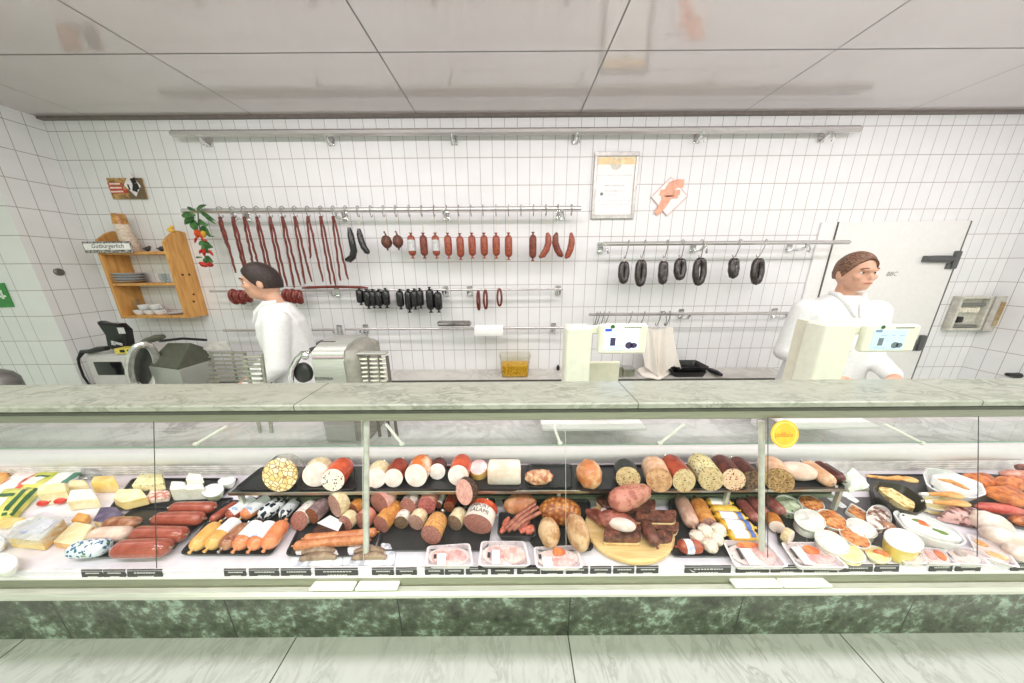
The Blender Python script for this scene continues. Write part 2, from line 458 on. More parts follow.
# deck
DECK = .800
b = MB(); b.box((0, .85, DECK - .011), (2 * CL, .41, .022))
build('display_deck', b, M('white_deck', (234, 229, 238), .25, var=.02), ctr)
b = MB(); b.rings([[Vector((x, y, z)) for y, z in ((.6425, .768), (.6485, .801), (.6525, .801), (.6525, .768))] for x in (-CL, CL)])
build('label_holder', b, M('clear_white_strip', (226, 224, 222), .25), ctr)
# ribbed back panel
prof = []
for i in range(9):
    z = .785 + i * .0105; prof += [(1.056, z), (1.050, z + .003), (1.050, z + .0075)]
prof += [(1.062, .88), (1.062, .785)]
b = MB(); b.rings([[Vector((x, y, z)) for y, z in prof] for x in (-CL, CL)])
build('back_panel', b, M('ribbed_white_metal', (232, 226, 228), .35), ctr, smooth=20)
# lamp housing and tube
b = MB(); pr = [(1.03 + .034 * cos(a) * 1.0, .912 + .036 * sin(a)) for a in [rad(-20 + 260 * i / 16) for i in range(17)]]
pr2 = [(1.03 + .031 * cos(a), .912 + .033 * sin(a)) for a in [rad(240 - 260 * i / 16) for i in range(17)]]
b.rings([[Vector((x, y, z)) for y, z in pr + pr2] for x in (-CL, CL)])
build('lamp_cover', b, M('white_lamp_cover', (240, 234, 238), .3, var=.01), ctr)
b = MB().tube([(-CL, 1.03, .905), (CL, 1.03, .905)], .012, 10)
build('lamp_tube', b, emit('lamp_glow', (255, 250, 246), 2.0), ctr)
# glass shelf
k = NT('shelf_edge'); k.b.inputs['Base Color'].default_value = lin((150, 178, 160)); k.b.inputs['Roughness'].default_value = .1; SE = k.m
b = MB().add([(-CL, .898, 1.053), (CL, .898, 1.053), (CL, 1.035, 1.053), (-CL, 1.035, 1.053)], [(0, 1, 2, 3)])
gs = build('glass_shelf', b, pane('shelf_glass', (244, 249, 246), 1.5), ctr, smooth=0)
build('shelf_edge', MB().box((0, .898, 1.050), (2 * CL, .003, .005)), SE, gs)
for (ax_, ay, bx_, by) in ((196, 444, 227, 426), (386, 424, 402, 444), (553, 424, 560, 443), (884, 424, 922, 443), (660, 443, 684, 424)):
    a = PY(ax_, ay, .90 if ay > 430 else .92); c = PY(bx_, by, .90 if by > 430 else .92)
    t = MB().tube([a, c], .005, 8); lo = a if a.z < c.z else c
    t.blob(lo, (.010, .008, .008), nu=10, nv=8)
    build('shelf_arm', t, WHITEP, ctr)
# uprights behind the glass
for px in (366.5, 761.5):
    a = PY(px, 421, .80); c = PY(px, 572, .662)
    b = MB().tube([a, c], .0085, 12); build('glass_upright', b, M('pale_metal_post', (214, 216, 206), .3, .4), ctr)
# raised shelf of the display
TIER = .915
tl, tr_ = PZ(231, 491, TIER).x, PZ(866, 487, TIER).x
b = MB(); b.box(((tl + tr_) / 2, .893, TIER - .004), (tr_ - tl, .136, .008), bev=.002)
ts = build('raised_shelf', b, M('dark_shelf', (62, 60, 62), .3), ctr)
build('shelf_front_edge', MB().box(((tl + tr_) / 2, .8235, TIER - .003), (tr_ - tl, .005, .013), bev=.001), brushed('shelf_edge_metal', (196, 194, 180), .3), ts)
for px in (236, 430, 560, 735, 852):
    x = PZ(px, 491, TIER).x
    for y in (.845, .94): build('shelf_leg', MB().box((x, y, (DECK + TIER) / 2), (.012, .012, TIER - DECK - .01)), M('pale_metal_post', (214, 216, 206), .3, .4), ts)
x0_, x1_ = tl + .01, tr_ - .01
build('shelf_back', MB().box(((x0_ + x1_) / 2, .912, (DECK + TIER) / 2 - .002), (x1_ - x0_, .006, TIER - DECK - .008)), M('dark_olive_panel', (54, 58, 46), .4), ts)
build('shelf_back_strip', MB().box(((x0_ + x1_) / 2, .903, DECK + .008), (x1_ - x0_, .010, .014)), M('pale_green_strip', (150, 160, 132), .35), ts)
# worktop on the staff side
b = MB(); b.box((0, 1.33, .865), (2 * CL, .48, .03), bev=.005); b.box((0, 1.33, .815), (2 * CL, .46, .07))
for xx in (.36, 1.42):
    q_ = MB().box((xx, 1.24, .990), (.46 if xx < 1 else .40, .30, .016), bev=.004); build('scale_stand', q_, WHITE, ctr)
    for dx_ in (-.15, .15): build('stand_post', MB().box((xx + dx_, 1.30, .93), (.03, .03, .105)), WHITE, ctr)

build('staff_worktop', b, marble_mat('grey_staff_marble', (206, 204, 202), (150, 148, 146), 4, (1, 1, 1), .25, .7), ctr)
# round yellow sticker
def onglass(px, py, off=.0):
    n = Vector((0, gd.z, -gd.y)).normalized(); n = n if n.y < 0 else -n
    d = ray(px, py); t = (GT + n * off - CAM).dot(n) / d.dot(n); return CAM + d * t
n_ = Vector((0, gd.z, -gd.y)).normalized(); n_ = n_ if n_.y < 0 else -n_
c = onglass(784.5, 434, .0005); r_ = 14 * SZ(c)
gup = -gd.normalized()
st = build('round_sticker', MB().lathe([(r_, 0), (r_, .0012)], c, 40, axis=n_), M('sticker_yellow', (238, 190, 62), .5), label='round yellow sticker on the front of the counter glass', cat='sticker')
build('sticker_ring', MB().lathe([(r_ * .86, .0012), (r_ * .86, .0016), (r_ * .8, .0016), (r_ * .8, .0012)], c, 40, axis=n_, caps=(False, False)), M('sticker_pale', (250, 222, 130), .5), st)
build('sticker_text', text_mb('JodSalz', c + n_ * .0013 + Vector((-r_ * .72, 0, 0)) - gup * r_ * .2, (1, 0, 0), gup, r_ * .46), M('sticker_orange', (226, 120, 62), .5), st, label='orange lettering')
# ------------------------------------------------------------------ things on and before the tiled wall
ORD = ['first','second','third','fourth','fifth','sixth','seventh','eighth','ninth','tenth','eleventh','twelfth','thirteenth','fourteenth','fifteenth','sixteenth','seventeenth','eighteenth','nineteenth','twentieth','twenty-first','twenty-second','twenty-third','twenty-fourth','twenty-fifth','twenty-sixth','twenty-seventh','twenty-eighth']
def rail(a, b, y, h, d, label, brackets, name='hanging_rail', style='flat'):
    A, B = PY(*a, y), PY(*b, y); z = (A.z + B.z) / 2; A.z = B.z = z
    if style == 'flat':
        mb = MB().box(((A.x + B.x) / 2, y, z), (B.x - A.x, d, h), bev=min(d, h) * .46)
    else: mb = MB().tube([A, B], h / 2, 14)
    o = build(name, mb, RAILM, label=label, cat='rail', group='steel hanging rails on the tiled wall')
    for px in brackets:
        t = (px - a[0]) / (b[0] - a[0]); x = A.x + (B.x - A.x) * t
        q = MB(); q.box((x, WT - .006, z - .02), (.05, .012, .09), bev=.004)
        q.tube([(x, WT - .01, z - .055), (x, y + d * .5 + .02, z - .05), (x, y + .004, z - h * .5 - .012), (x, y, z - h * .3)], [.011, .011, .012, .012], 8)
        if style == 'flat' and h > .03:
            q.tube([(x + .005, y - .005, z - h * .5), (x + .012, y - .02, z - h * .5 - .035), (x + .02, y - .012, z - h * .5 - .06), (x + .022, y + .006, z - h * .5 - .05)], .006, 7)
        build('bracket', q, CHROME, o)
    return o, z
r1, z1 = rail((170, 133.5), (862, 129), 2.46, .048, .03, 'long steel rail just under the ceiling with nothing hung on it', (198, 325, 452, 577, 703, 832))
r2, z2 = rail((181, 210.5), (582, 208.5), 2.40, .034, .024, 'upper left steel rail carrying strings and rows of sausages', (232, 335, 443, 562))
r3, z3 = rail((210, 291), (446, 290), 2.43, .020, .016, 'thin steel rail with black sausages hung in bunches', (238, 330, 443), style='tube')
r3b, z3b = rail((449, 290), (563, 289), 2.43, .020, .016, 'short thin steel rail carrying three small red sausage loops', (468, 560), style='tube')
r4, z4 = rail((224, 330.5), (335, 329.5), 2.43, .022, .014, 'empty thin steel rail behind the dark haired person', (333,), style='tube')
r4b, z4b = rail((345, 329), (566, 328), 2.43, .022, .014, 'thin steel rail holding the white paper roll', (360, 555), style='tube')
r5, z5 = rail((602, 245), (851, 241), 2.38, .032, .026, 'upper right steel rail carrying seven dark ring sausages', (606, 705, 808))
r6, z6 = rail((588, 315), (812, 312.5), 2.40, .026, .024, 'lower right steel rail with empty hooks above the scale', (690, 788))

def hook(px, py, z, y, h, label, drop=.075, lean=0.0, group=None, r=.0035):
    x = PY(px, py, y).x
    zt = z + h / 2
    P = [(x - lean * .3, y + .022, zt - .015), (x - lean * .3, y + .02, zt + .004), (x, y - .002, zt + .012), (x + lean * .2, y - .024, zt), (x + lean * .6, y - .026, zt - drop * .5),
         (x + lean, y - .018, zt - drop), (x + lean, y - .002, zt - drop - .012), (x + lean, y + .012, zt - drop - .002), (x + lean, y + .014, zt - drop + .012)]
    o = build('meat_hook', MB().tube(P, r, 6), HOOKM, label=label, cat='hook', group=group)
    return Vector((x + lean, y - .002, zt - drop - .010))

DRY = food('dried_sausage', (116, 52, 44), (150, 76, 62), 70, specks=(176, 110, 92), sscale=160, sthr=.2, rough=.45)
hk_px = [220, 233, 244.5, 257, 270, 282.7, 295, 308, 321, 333.5, 345.7, 358, 371, 383.4, 395.6, 409, 421.5, 434, 446.4, 458.5, 471, 483, 496, 508.4, 521, 533.5, 546, 571.4]
strings = [[(130, 245), (148, 352)], [(197, 340), (205, 392)], [(232, 312), (243, 306)], [(308, 392), (314, 398)], [(360, 405), (369, 410)], [(410, 415), (428, 405)], [(455, 400), (475, 390)], [(476, 290), (523, 390)], [(568, 402), (577, 406)], [(605, 385), (630, 380)]]
def desc(i):
    n = ORD[i]
    if i < 10: return f'{n} steel hook from the left on the upper left rail, holding dried sausage strings'
    if i < 12: return ('first' if i == 10 else 'second') + ' hook right of the dried sausage strings, holding a curved black sausage'
    if i == 12: return 'empty steel hook between the curved black sausages and the round ones'
    if i < 15: return ('left' if i == 13 else 'right') + ' one of the two hooks holding small round sausages'
    if i < 24: return f'{ORD[i-15]} hook of the row holding nine short red sausages'
    if i == 24: return 'empty hook right of the nine short red sausages'
    return ['hook holding the straight red sausage right of the gap', 'hook holding the first pair of curved red sausages', 'rightmost hook on the upper left rail, by the last curved sausage'][i - 25]
HK = []
for i, px in enumerate(hk_px):
    HK.append(hook(px, 210, z2, 2.40, .034, desc(i), .06, group='hooks on the upper left rail'))
for i in range(10):
    h = HK[i]; e = empty('dried_sausage_string', h, f'{ORD[i]} string of thin dark red dried sausage from the left, hanging on the upper rail', 'sausage', 'dried sausage strings on the upper rail')
    for k_, (u, v) in enumerate(strings[i]):
        bt = PY(200 + u / 4.27, 190 + v / 4.27, 2.385); L = h.z - bt.z; sg = -1 if k_ == 0 else 1
        n = 12; P = []
        for j in range(n + 1):
            t = j / n; sx = sg * (.005 + .010 * min(1, t * 5))
            P.append((h.x + sx + (bt.x - h.x) * t ** 2 * .8 + .0012 * sin(j * 1.9 + i), 2.385 - .006 * k_ + .003 * sin(j * 2.3 + i * 2), h.z - .004 + .008 * (1 - min(1, t * 9)) - L * t))
        rr = [.0078 + .0008 * sin(j * 2.1 + i + k_) for j in range(n + 1)]; rr[-1] = .005
        build('sausage_strand', MB().tube(P, rr, 8), DRY, e)
# curved black sausages
BLK = food('black_sausage', (30, 29, 33), (58, 54, 58), 50, rough=.25, bump=.15, coat=.4)
def on_string(h, top, mb, mat, name, label, cat, group, parts=()):
    o = build(name, mb, mat, label=label, cat=cat, group=group, origin=top)
    build('hanging_string', MB().tube([h, (Vector(h) + Vector(top)) / 2 + Vector((.001, 0, 0)), top], .0018, 5), STRING, o)
    return o
def wpts(uv, y): return [PY(200 + u / 4.27, 190 + v / 4.27, y) for u, v in uv]
P = wpts([(637, 160), (643, 190), (650, 225), (657, 260), (652, 285), (638, 297), (622, 298)], 2.385)
on_string(HK[10], P[0], MB().tube(P, [.012, .024, .026, .026, .026, .025, .013], 12), BLK, 'black_sausage', 'black sausage bent like a walking stick, left of its pair', 'sausage', 'curved black sausages')
P = wpts([(678, 165), (682, 190), (690, 220), (700, 245), (714, 264), (722, 270)], 2.385)
on_string(HK[11], P[0], MB().tube(P, [.012, .023, .025, .025, .023, .011], 12), BLK, 'black_sausage', 'gently bent black sausage right of the walking stick shaped one', 'sausage', 'curved black sausages')
# small round sausages
RND = food('round_sausage', (96, 62, 52), (142, 98, 82), 60, rough=.5)
for i, (u, v) in enumerate(((797, 222), (845, 220))):
    c = wpts([(u, v)], 2.385)[0]; b = MB().blob(c, (.042, .040, .050), noise=.08, seed=i)
    b.tube([c + Vector((0, 0, .045)), c + Vector((-.006, 0, .068)), c + Vector((-.012, 0, .078))], [.009, .005, .008], 7)
    b.tube([c - Vector((0, 0, .045)), c - Vector((-.003, 0, .066))], [.008, .006], 7)
    on_string(HK[13 + i], c + Vector((-.012, 0, .078)), b, RND, 'round_sausage', f'small round brown sausage, {"left" if i == 0 else "right"} of the two on the upper rail', 'sausage', 'small round sausages')
# nine short red sausages
RED = food('short_red_sausage', (150, 78, 56), (186, 108, 80), 70, specks=(206, 140, 108), sscale=150, sthr=.22, rough=.4, coat=.2)
RED2 = food('brown_red_sausage', (128, 72, 58), (158, 94, 76), 60, rough=.45)
LBL = M('grey_sleeve_label', (196, 198, 198), .5, var=.2, scale=140)
def link_sausage(T, B, r, n=14):
    T, B = Vector(T), Vector(B); d = B - T; L = d.length; pr = []
    ts = [(-.10, .55), (-.05, .25), (0, .22), (.03, .55), (.08, .85), (.16, 1), (.5, 1.03), (.84, 1), (.92, .85), (.97, .55), (1, .22), (1.06, .25), (1.12, .6)]
    return MB().tube([T + d * t for t, q in ts], [r * q for t, q in ts], n)
for i, u in enumerate((48, 100, 152, 205, 257, 308, 360, 412, 465)):
    T = PY(400 + (u - 2) / 4.27, 190 + (192 + 3 * (i == 4)) / 4.27, 2.385); B = PY(400 + (u + 3) / 4.27, 190 + (282 + 6 * (i in (4, 8)) ) / 4.27, 2.385)
    B.x = T.x
    b = link_sausage(T, B, .030); extra = ['in a pale grey sleeve', 'plain and brownish', 'in a pale grey sleeve and narrower'][i] if i < 3 else 'plain red'
    o = on_string(HK[15 + i], T + (T - B) * .1, b, RED2 if i == 1 else RED, 'short_sausage', f'{ORD[i]} short hanging sausage from the left of nine, {extra}', 'sausage', 'row of nine short sausages')
    if i in (0, 2):
        build('sleeve_label', MB().lathe([(.0312, 0), (.0318, .01), (.0318, .075), (.0312, .085)], T + (B - T) * .76, 18, axis=(0, 0, 1), caps=(False, False)), LBL, o)
T = PY(533, 190 + 190 / 4.27, 2.385); B = PY(533.2, 190 + 292 / 4.27, 2.385); B.x = T.x
on_string(HK[25], T + (T - B) * .1, link_sausage(T, B, .029), RED2, 'short_sausage', 'straight reddish sausage hanging left of the three curved ones', 'sausage', 'sausages at the right end of the upper rail')
for i, uv in enumerate(([(628, 182), (633, 200), (634, 225), (625, 255), (610, 278), (594, 288)], [(670, 182), (664, 200), (663, 225), (672, 255), (684, 275), (694, 284)], [(730, 182), (733, 205), (733, 225), (727, 255), (716, 280), (706, 292)])):
    P = [PY(400 + u / 4.27, 190 + v / 4.27, 2.385 - .004 * i) for u, v in uv]
    h = HK[26] if i < 2 else HK[27]
    h = hook([546, 558, 571][i] if i == 1 else 0, 210, z2, 2.40, .034, 'hook holding the left-bending curved red sausage', .06, group='hooks on the upper left rail') if i == 1 else h
    on_string(h, P[0], MB().tube(P, [.010, .024, .027, .027, .025, .010], 12), RED if i != 1 else RED2, 'curved_sausage', f'curved red sausage, {ORD[i]} of the three at the right rail end', 'sausage', 'sausages at the right end of the upper rail')
# loops on the thin rail
RING = food('red_ring_sausage', (128, 52, 46), (164, 84, 72), 60, rough=.35, coat=.2)
def loop(cx, top, bot, w, y, r, mat, label, group, name='sausage_loop', n=18, tip=True):
    T, B = PY(cx, top, y), PY(cx, bot, y); T.x = B.x = (T.x + B.x) / 2; c = (T + B) / 2; hz = (T.z - B.z) / 2 - r
    P = [c + Vector((w * sin(2 * PI * j / n) * (1 if hz else 1), .010 * cos(4 * PI * j / n), hz * cos(2 * PI * j / n))) for j in range(n + 1)]
    P[0] = P[0] + Vector((.004, -.006, .006)); P[-1] = P[-1] + Vector((-.004, .006, .006))
    b = MB().tube(P, [r * .5] + [r * .9] + [r] * (n - 3) + [r * .9, r * .5], 10)
    return build(name, b, mat, label=label, cat='sausage', group=group)
for i, (cx, t, bt) in enumerate(((234, 288, 305), (241, 289, 305), (248, 289, 303), (287, 288, 303), (293, 288, 304), (299, 289, 304.5))):
    loop(cx, t, bt, .022, 2.415, .017, RING, ('dark red sausage loop left of the dark haired person, ' + ['leftmost', 'middle', 'rightmost'][i] if i < 3 else 'dark red sausage loop right of the dark haired person, ' + ['nearest', 'middle', 'farthest'][i - 3] + ' of the three'), 'dark red sausage loops')
P = [PY(302 + i * 6.6, 288 - 1.2 * sin(i / 10 * 3), 2.405) for i in range(11)]
build('stick_sausage', MB().tube(P, [.006] + [.011 + .001 * (i % 2) for i in range(9)] + [.006], 8), DRY, label='long thin dark red sausage laid along the thin rail', cat='sausage')
for i, (cx, t, bt) in enumerate(((360, 288, 304), (367.5, 289, 307.5), (373, 289, 307), (379, 289, 307), (386, 288, 306.5), (400, 289, 308), (408.5, 289, 311), (414.5, 288.5, 308), (420, 288, 307), (430, 287, 311), (438, 290, 311))):
    T, B = PY(cx - .6, t, 2.41 - .006 * (i % 2)), PY(cx + .8, bt, 2.41 - .006 * (i % 2)); B.x = (T.x + B.x) / 2; T.x = B.x
    b = link_sausage(T + (B - T) * .08, B - (B - T) * .04, .031 if i < 9 else .034, 12)
    lb = f'black sausage in the left bunch on the thin rail, {ORD[i]} from the left' if i < 5 else ['black sausage alone between the two bunches on the thin rail', 'longest black sausage of the middle bunch, at its left', 'black sausage in the middle of the middle bunch', 'short black sausage at the right of the middle bunch', 'black sausage with bulging end, left of the last pair', 'rightmost black sausage on the thin rail'][i - 5]
    build('black_sausage', b, BLK, label=lb, cat='sausage', group='black sausages on the thin rail')
for i, (cx, t, bt) in enumerate(((478.5, 290, 311), (485.5, 289, 310), (499.5, 288, 307))):
    loop(cx, t, bt, [.010, .014, .018][i], 2.415, .009, DRY, f'small thin red sausage loop right of the black bunches, {ORD[i]} of three', 'small thin red sausage loops')
# seven dark rings on the upper right rail
DRK = food('dark_ring_sausage', (44, 36, 36), (88, 74, 70), 45, rough=.28, coat=.4)
ringp = [(160, 190, 21, 42, 178), (222, 192, 22, 50, 238), (304, 190, 18, 45, 320), (366, 178, 23, 41, 375), (437, 187, 27, 51, 445), (562, 174, 19, 39, 585), (649, 186, 24, 49, 678)]
for i, (u, v, w_, h_, hu) in enumerate(ringp):
    c = PY(580 + u / 3.657, 220 + v / 3.657, 2.365); s = SZ(c)
    tp = PY(580 + (u + 5) / 3.657, 220 + (v - h_) / 3.657, 2.365)
    h = hook(580 + hu / 3.657, 243, z5, 2.38, .032, f'long steel hook with the {ORD[i]} dark ring sausage from the left', .118, lean=tp.x - PY(580 + hu / 3.657, 243, 2.38).x, group='hooks on the upper right rail')
    rr = .024 if i not in (2, 5) else .027; W = w_ / 3.657 * s - rr; Hh = h_ / 3.657 * s * 1.05 - rr; n = 22
    P = [c + Vector((W * sin(2 * PI * j / n) * (1 if i != 4 else .9), .012 * cos(2 * PI * j / n), Hh * cos(2 * PI * j / n))) for j in range(n)]
    P = P + [P[0]]
    b = MB().tube(P, [rr * .45, rr * .8] + [rr * (1 + .05 * sin(j * 2)) for j in range(n - 3)] + [rr * .8, rr * .45], 12)
    o = build('ring_sausage', b, DRK, label=f'dark brown ring sausage, {ORD[i]} from the left on the upper right rail', cat='sausage', group='dark ring sausages on the right rail', origin=h)
    build('hanging_string', MB().tube([h, P[0] + Vector((0, 0, rr * .3))], .003, 5), STRING, o)
for i, px in enumerate((597, 600, 604, 609, 632, 644.5, 661, 664, 669.5)):
    hook(px, 314, z6, 2.40, .026, f'empty steel hook on the lower right rail, {ORD[i]} from the left', .105, lean=[-.02, -.03, -.028, -.035, -.035, -.035, -.03, .02, -.02][i], group='empty hooks above the scale')
# paper roll and steel bar on the lower thin rail
a, c = PY(475, 330, 2.40), PY(503, 330, 2.40)
b = MB().lathe([(.042, 0), (.042, c.x - a.x)], (a.x, 2.40, z4b - .006), 24, axis=(1, 0, 0)); o = build('paper_roll', b, PAPER, label='white paper roll on the thin lower rail', cat='paper roll')
b = MB(); b.grid(lambda u, v: (a.x + (c.x - a.x) * u, 2.40 - .042 - .003 * sin(v * 3), z4b - .006 - .045 * v), 6, 4); build('loose_sheet', b, PAPER, o)
a, c = PY(437, 323.5, 2.40), PY(472, 323.5, 2.40)
b = MB().box(((a.x + c.x) / 2, 2.40, a.z), (c.x - a.x, .05, .05), bev=.018); b2 = MB().box(((a.x + c.x) / 2, 2.376, a.z - .012), (c.x - a.x - .03, .006, .008))
o = build('film_dispenser', b, CHROME, label='shiny metal bar dispenser left of the white paper roll', cat='dispenser'); build('cutter_edge', b2, DARKM, o)

# framed certificate
FY = WT - .012
cq = quadY([(595, 152), (639, 151), (634, 218), (591, 219)], FY); x0, x1 = (cq[0].x + cq[3].x) / 2, (cq[1].x + cq[2].x) / 2; zt, zb = cq[0].z, cq[3].z
o = empty('framed_certificate', ((x0 + x1) / 2, FY, zb), 'certificate in a thin silver frame hung on the tiles', 'picture')
b = MB()
for (cx, cz, sx, sz) in (((x0 + x1) / 2, zt - .016, x1 - x0, .032), ((x0 + x1) / 2, zb + .016, x1 - x0, .032), (x0 + .012, (zt + zb) / 2, .024, zt - zb - .064), (x1 - .012, (zt + zb) / 2, .024, zt - zb - .064)): b.box((cx, FY, cz), (sx, .02, sz), bev=.003)
build('picture_frame', b, M('silver_frame', (186, 183, 179), .35, .5), o)
build('certificate_paper', MB().box(((x0 + x1) / 2, FY + .004, (zt + zb) / 2), (x1 - x0 - .04, .004, zt - zb - .06)), PAPER, o)
build('paper_band', MB().box(((x0 + x1) / 2, FY + .001, zt - .062), (x1 - x0 - .06, .003, .05)), M('pale_orange_print', (246, 214, 166), .6), o)
cxm = (x0 + x1) / 2
build('paper_seal', MB().lathe([(.042, 0), (.042, .003), (.034, .003), (.034, .001)], (cxm, FY, zt - .085), 28, axis=(0, -1, 0), caps=(True, False)), M('pale_seal', (216, 210, 200), .5), o)
GT_ = M('grey_print', (212, 212, 214), .7)
for (zz, ww, hh) in ((zt - .165, .27, .006), (zt - .24, .16, .010), (zt - .28, .16, .009), (zt - .31, .10, .006), (zb + .14, .27, .004), (zb + .11, .27, .004), (zb + .09, .2, .004)):
    b = MB(); n = int(ww / .016)
    for j in range(n): b.box((cxm - ww / 2 + (j + .5) * ww / n, FY + .0013, zz), (ww / n * (.5 + .4 * R.random()), .002, hh))
    build('printed_line', b, GT_, o, kind='stuff')
build('small_stamp', MB().lathe([(.012, 0), (.012, .002)], (x0 + .075, FY + .002, zb + .19), 14, axis=(0, -1, 0)), M('dark_stamp', (120, 120, 125), .6), o)
# guild sign: red diamond with f
c = PY(670, 197, FY); s = SZ(c)
D = [PY(671, 177, FY), PY(688, 196, FY), PY(667, 216, FY), PY(651, 197, FY)]
o = build('guild_poster', MB().add([p + Vector((0, .006, 0)) for p in D] + [p for p in D], [(4, 5, 6, 7), (3, 2, 1, 0), (0, 1, 5, 4), (1, 2, 6, 5), (2, 3, 7, 6), (3, 0, 4, 7)]), M('near_white_card', (244, 238, 236), .5, var=.01), label='pale diamond poster with a red letter f emblem on the tiles', cat='poster')
cc = sum(D, Vector()) / 4
b = MB()
for i in range(4):
    p, q = cc + (D[i] - cc) * .98, cc + (D[(i + 1) % 4] - cc) * .98
    b.tube([p + Vector((0, -.001, 0)), q + Vector((0, -.001, 0))], .0022, 4)
build('poster_border', b, M('pale_red_print', (232, 170, 158), .6), o)
b = MB()
def strip(pts, w0):
    L, Rr = [], []
    for i, p in enumerate(pts):
        p = Vector(p); d = (Vector(pts[min(i + 1, len(pts) - 1)]) - Vector(pts[max(i - 1, 0)])).normalized(); n = Vector((-d.z, 0, d.x))
        wv = w0[i] if isinstance(w0, list) else w0
        L.append(p + n * wv); Rr.append(p - n * wv)
    return L, Rr
def flat_strip(b, uv, w, y, off=0):
    pts = [PY(u, v, y) for u, v in uv]; L, Rr = strip(pts, w); n = len(L)
    b.add(L + Rr, [(i, i + 1, n + i + 1, n + i) for i in range(n - 1)])
flat_strip(b, [(684, 183.5), (677, 183.5), (672, 186), (669, 192), (665, 201), (661, 208), (656, 214)], [.03, .032, .04, .042, .036, .03, .02], FY - .002)
flat_strip(b, [(660, 192.5), (669, 193.5), (680, 192.5)], [.022, .026, .02], FY - .003)
flat_strip(b, [(661, 197.5), (669, 197), (678, 197)], [.01, .012, .01], FY - .003)
build('poster_emblem', b, M('orange_red_print', (238, 168, 142), .6, var=.12, scale=25), o, smooth=0)
# bronze and red sign with diamond at the left
q = quadY([(106, 178), (141, 178), (147, 199), (113, 199)], FY)
o = build('wall_sign', MB().add([p + Vector((0, .008, 0)) for p in q] + q, [(4, 5, 6, 7), (3, 2, 1, 0), (0, 1, 5, 4), (1, 2, 6, 5), (2, 3, 7, 6), (3, 0, 4, 7)]), food('gold_brown_print', (150, 122, 82), (214, 178, 116), 25, rough=.4, bump=0), label='small brown and gold sign with red panel and white diamond, left wall top', cat='sign')
def card(pts, y, mat, name, par, t=.003):
    q = [PY(a_, b_, y) for a_, b_ in pts]; n = len(q)
    return build(name, MB().add([p + Vector((0, t, 0)) for p in q] + q, [tuple(range(n, 2 * n)), tuple(reversed(range(n)))] + [(i, (i + 1) % n, n + (i + 1) % n, n + i) for i in range(n)]), mat, par, smooth=0)
card([(126, 178), (141, 178), (147, 199), (130, 199)], FY - .002, M('brown_print', (112, 92, 66), .4), 'sign_panel', o)
rp = M('red_print', (196, 66, 58), .5)
card([(107, 182.5), (121, 182.5), (121.7, 185.2), (108, 185.2)], FY - .003, rp, 'sign_stripe', o)
card([(108.3, 186), (122, 186), (123.5, 190), (109.7, 190)], FY - .003, rp, 'sign_stripe', o)
card([(110, 190.5), (127.5, 189.5), (128, 192.7), (111, 193.5)], FY - .004, rp, 'sign_stripe', o)
d = card([(128.5, 172), (140.5, 186), (136, 196.5), (124, 185)], FY - .006, M('white_card', (240, 232, 232), .5), 'sign_diamond', o)
bb = MB(); flat_strip(bb, [(131, 181.5), (135.5, 180)], .02, FY - .007); flat_strip(bb, [(133.5, 187), (138.5, 186)], .022, FY - .007); flat_strip(bb, [(135, 186.5), (135, 191.5)], .02, FY - .0071); flat_strip(bb, [(128, 187.2), (129.5, 187)], .02, FY - .0071)
build('diamond_mark', bb, M('ink_black', (28, 26, 28), .6), d, smooth=0)
bb = MB()
for j in range(3): flat_strip(bb, [(109 + j * .9, 183.8 + j * 4), (120 + j * 1.6, 183.8 + j * 4 - (.4 if j == 2 else 0))], .006, FY - .0045)
build('sign_writing', bb, M('pale_print', (246, 214, 200), .6), o, smooth=0)
# green sign on the left pier
gy = 2.182
q = [PY(-14, 284, gy), PY(3, 283, gy), PY(13.5, 307, gy), PY(-14, 308, gy)]
o = build('green_sign', MB().add([p + Vector((0, .006, 0)) for p in q] + q, [(4, 5, 6, 7), (3, 2, 1, 0), (0, 1, 5, 4), (1, 2, 6, 5), (2, 3, 7, 6), (3, 0, 4, 7)]), M('sign_green', (52, 140, 62), .4), label='green sign at the far left edge on the tiles', cat='sign')
bb = MB(); pts = [PY(u, v, gy - .002) for u, v in ((-2, 289), (3, 296), (8, 303))]
flat_strip(bb, [(0, 290), (3.5, 299)], .01, gy - .002); flat_strip(bb, [(-6, 297), (6, 296)], .008, gy - .002)
build('sign_mark', bb, M('sign_white', (220, 236, 220), .5), o, smooth=0)
c = PX(59, 272, -3.617 + .004)
# grey round cover on the left side wall
build('round_cover', MB().lathe([(.028, 0), (.028, .008), (.02, .014), (.006, .015)], (-3.6165, c.y, c.z), 20, axis=(1, 0, 0)), M('cover_grey', (120, 118, 114), .4, .5), label='small round grey cover plate on the left side tiles', cat='cover')
# electrical box with open flap
ey = WT - .02
A = [PY(955, 296, ey), PY(987, 297, ey), PY(976, 330, ey), PY(945, 330, ey)]
def frame_from(pts): return sum(pts, Vector()) / len(pts)
o = empty('fuse_box', PY(960, 330, ey), 'open grey fuse box at the right corner with its flap swung out', 'fuse box')
xl, xr, zt, zb = (A[0].x + A[3].x) / 2, (A[1].x + A[2].x) / 2, A[0].z, A[3].z
b = MB(); BXM = M('box_grey', (200, 198, 186), .4)
for (cx, cz, sx, sz) in (((xl + xr) / 2, zt - .012, xr - xl, .024), ((xl + xr) / 2, zb + .012, xr - xl, .024), (xl + .012, (zt + zb) / 2, .024, zt - zb - .048), (xr - .012, (zt + zb) / 2, .024, zt - zb - .048)): b.box((cx, ey - .01, cz), (sx, .05, sz), bev=.003)
b.box(((xl + xr) / 2, ey + .01, (zt + zb) / 2), (xr - xl - .01, .008, zt - zb - .01))
build('box_housing', b, BXM, o)
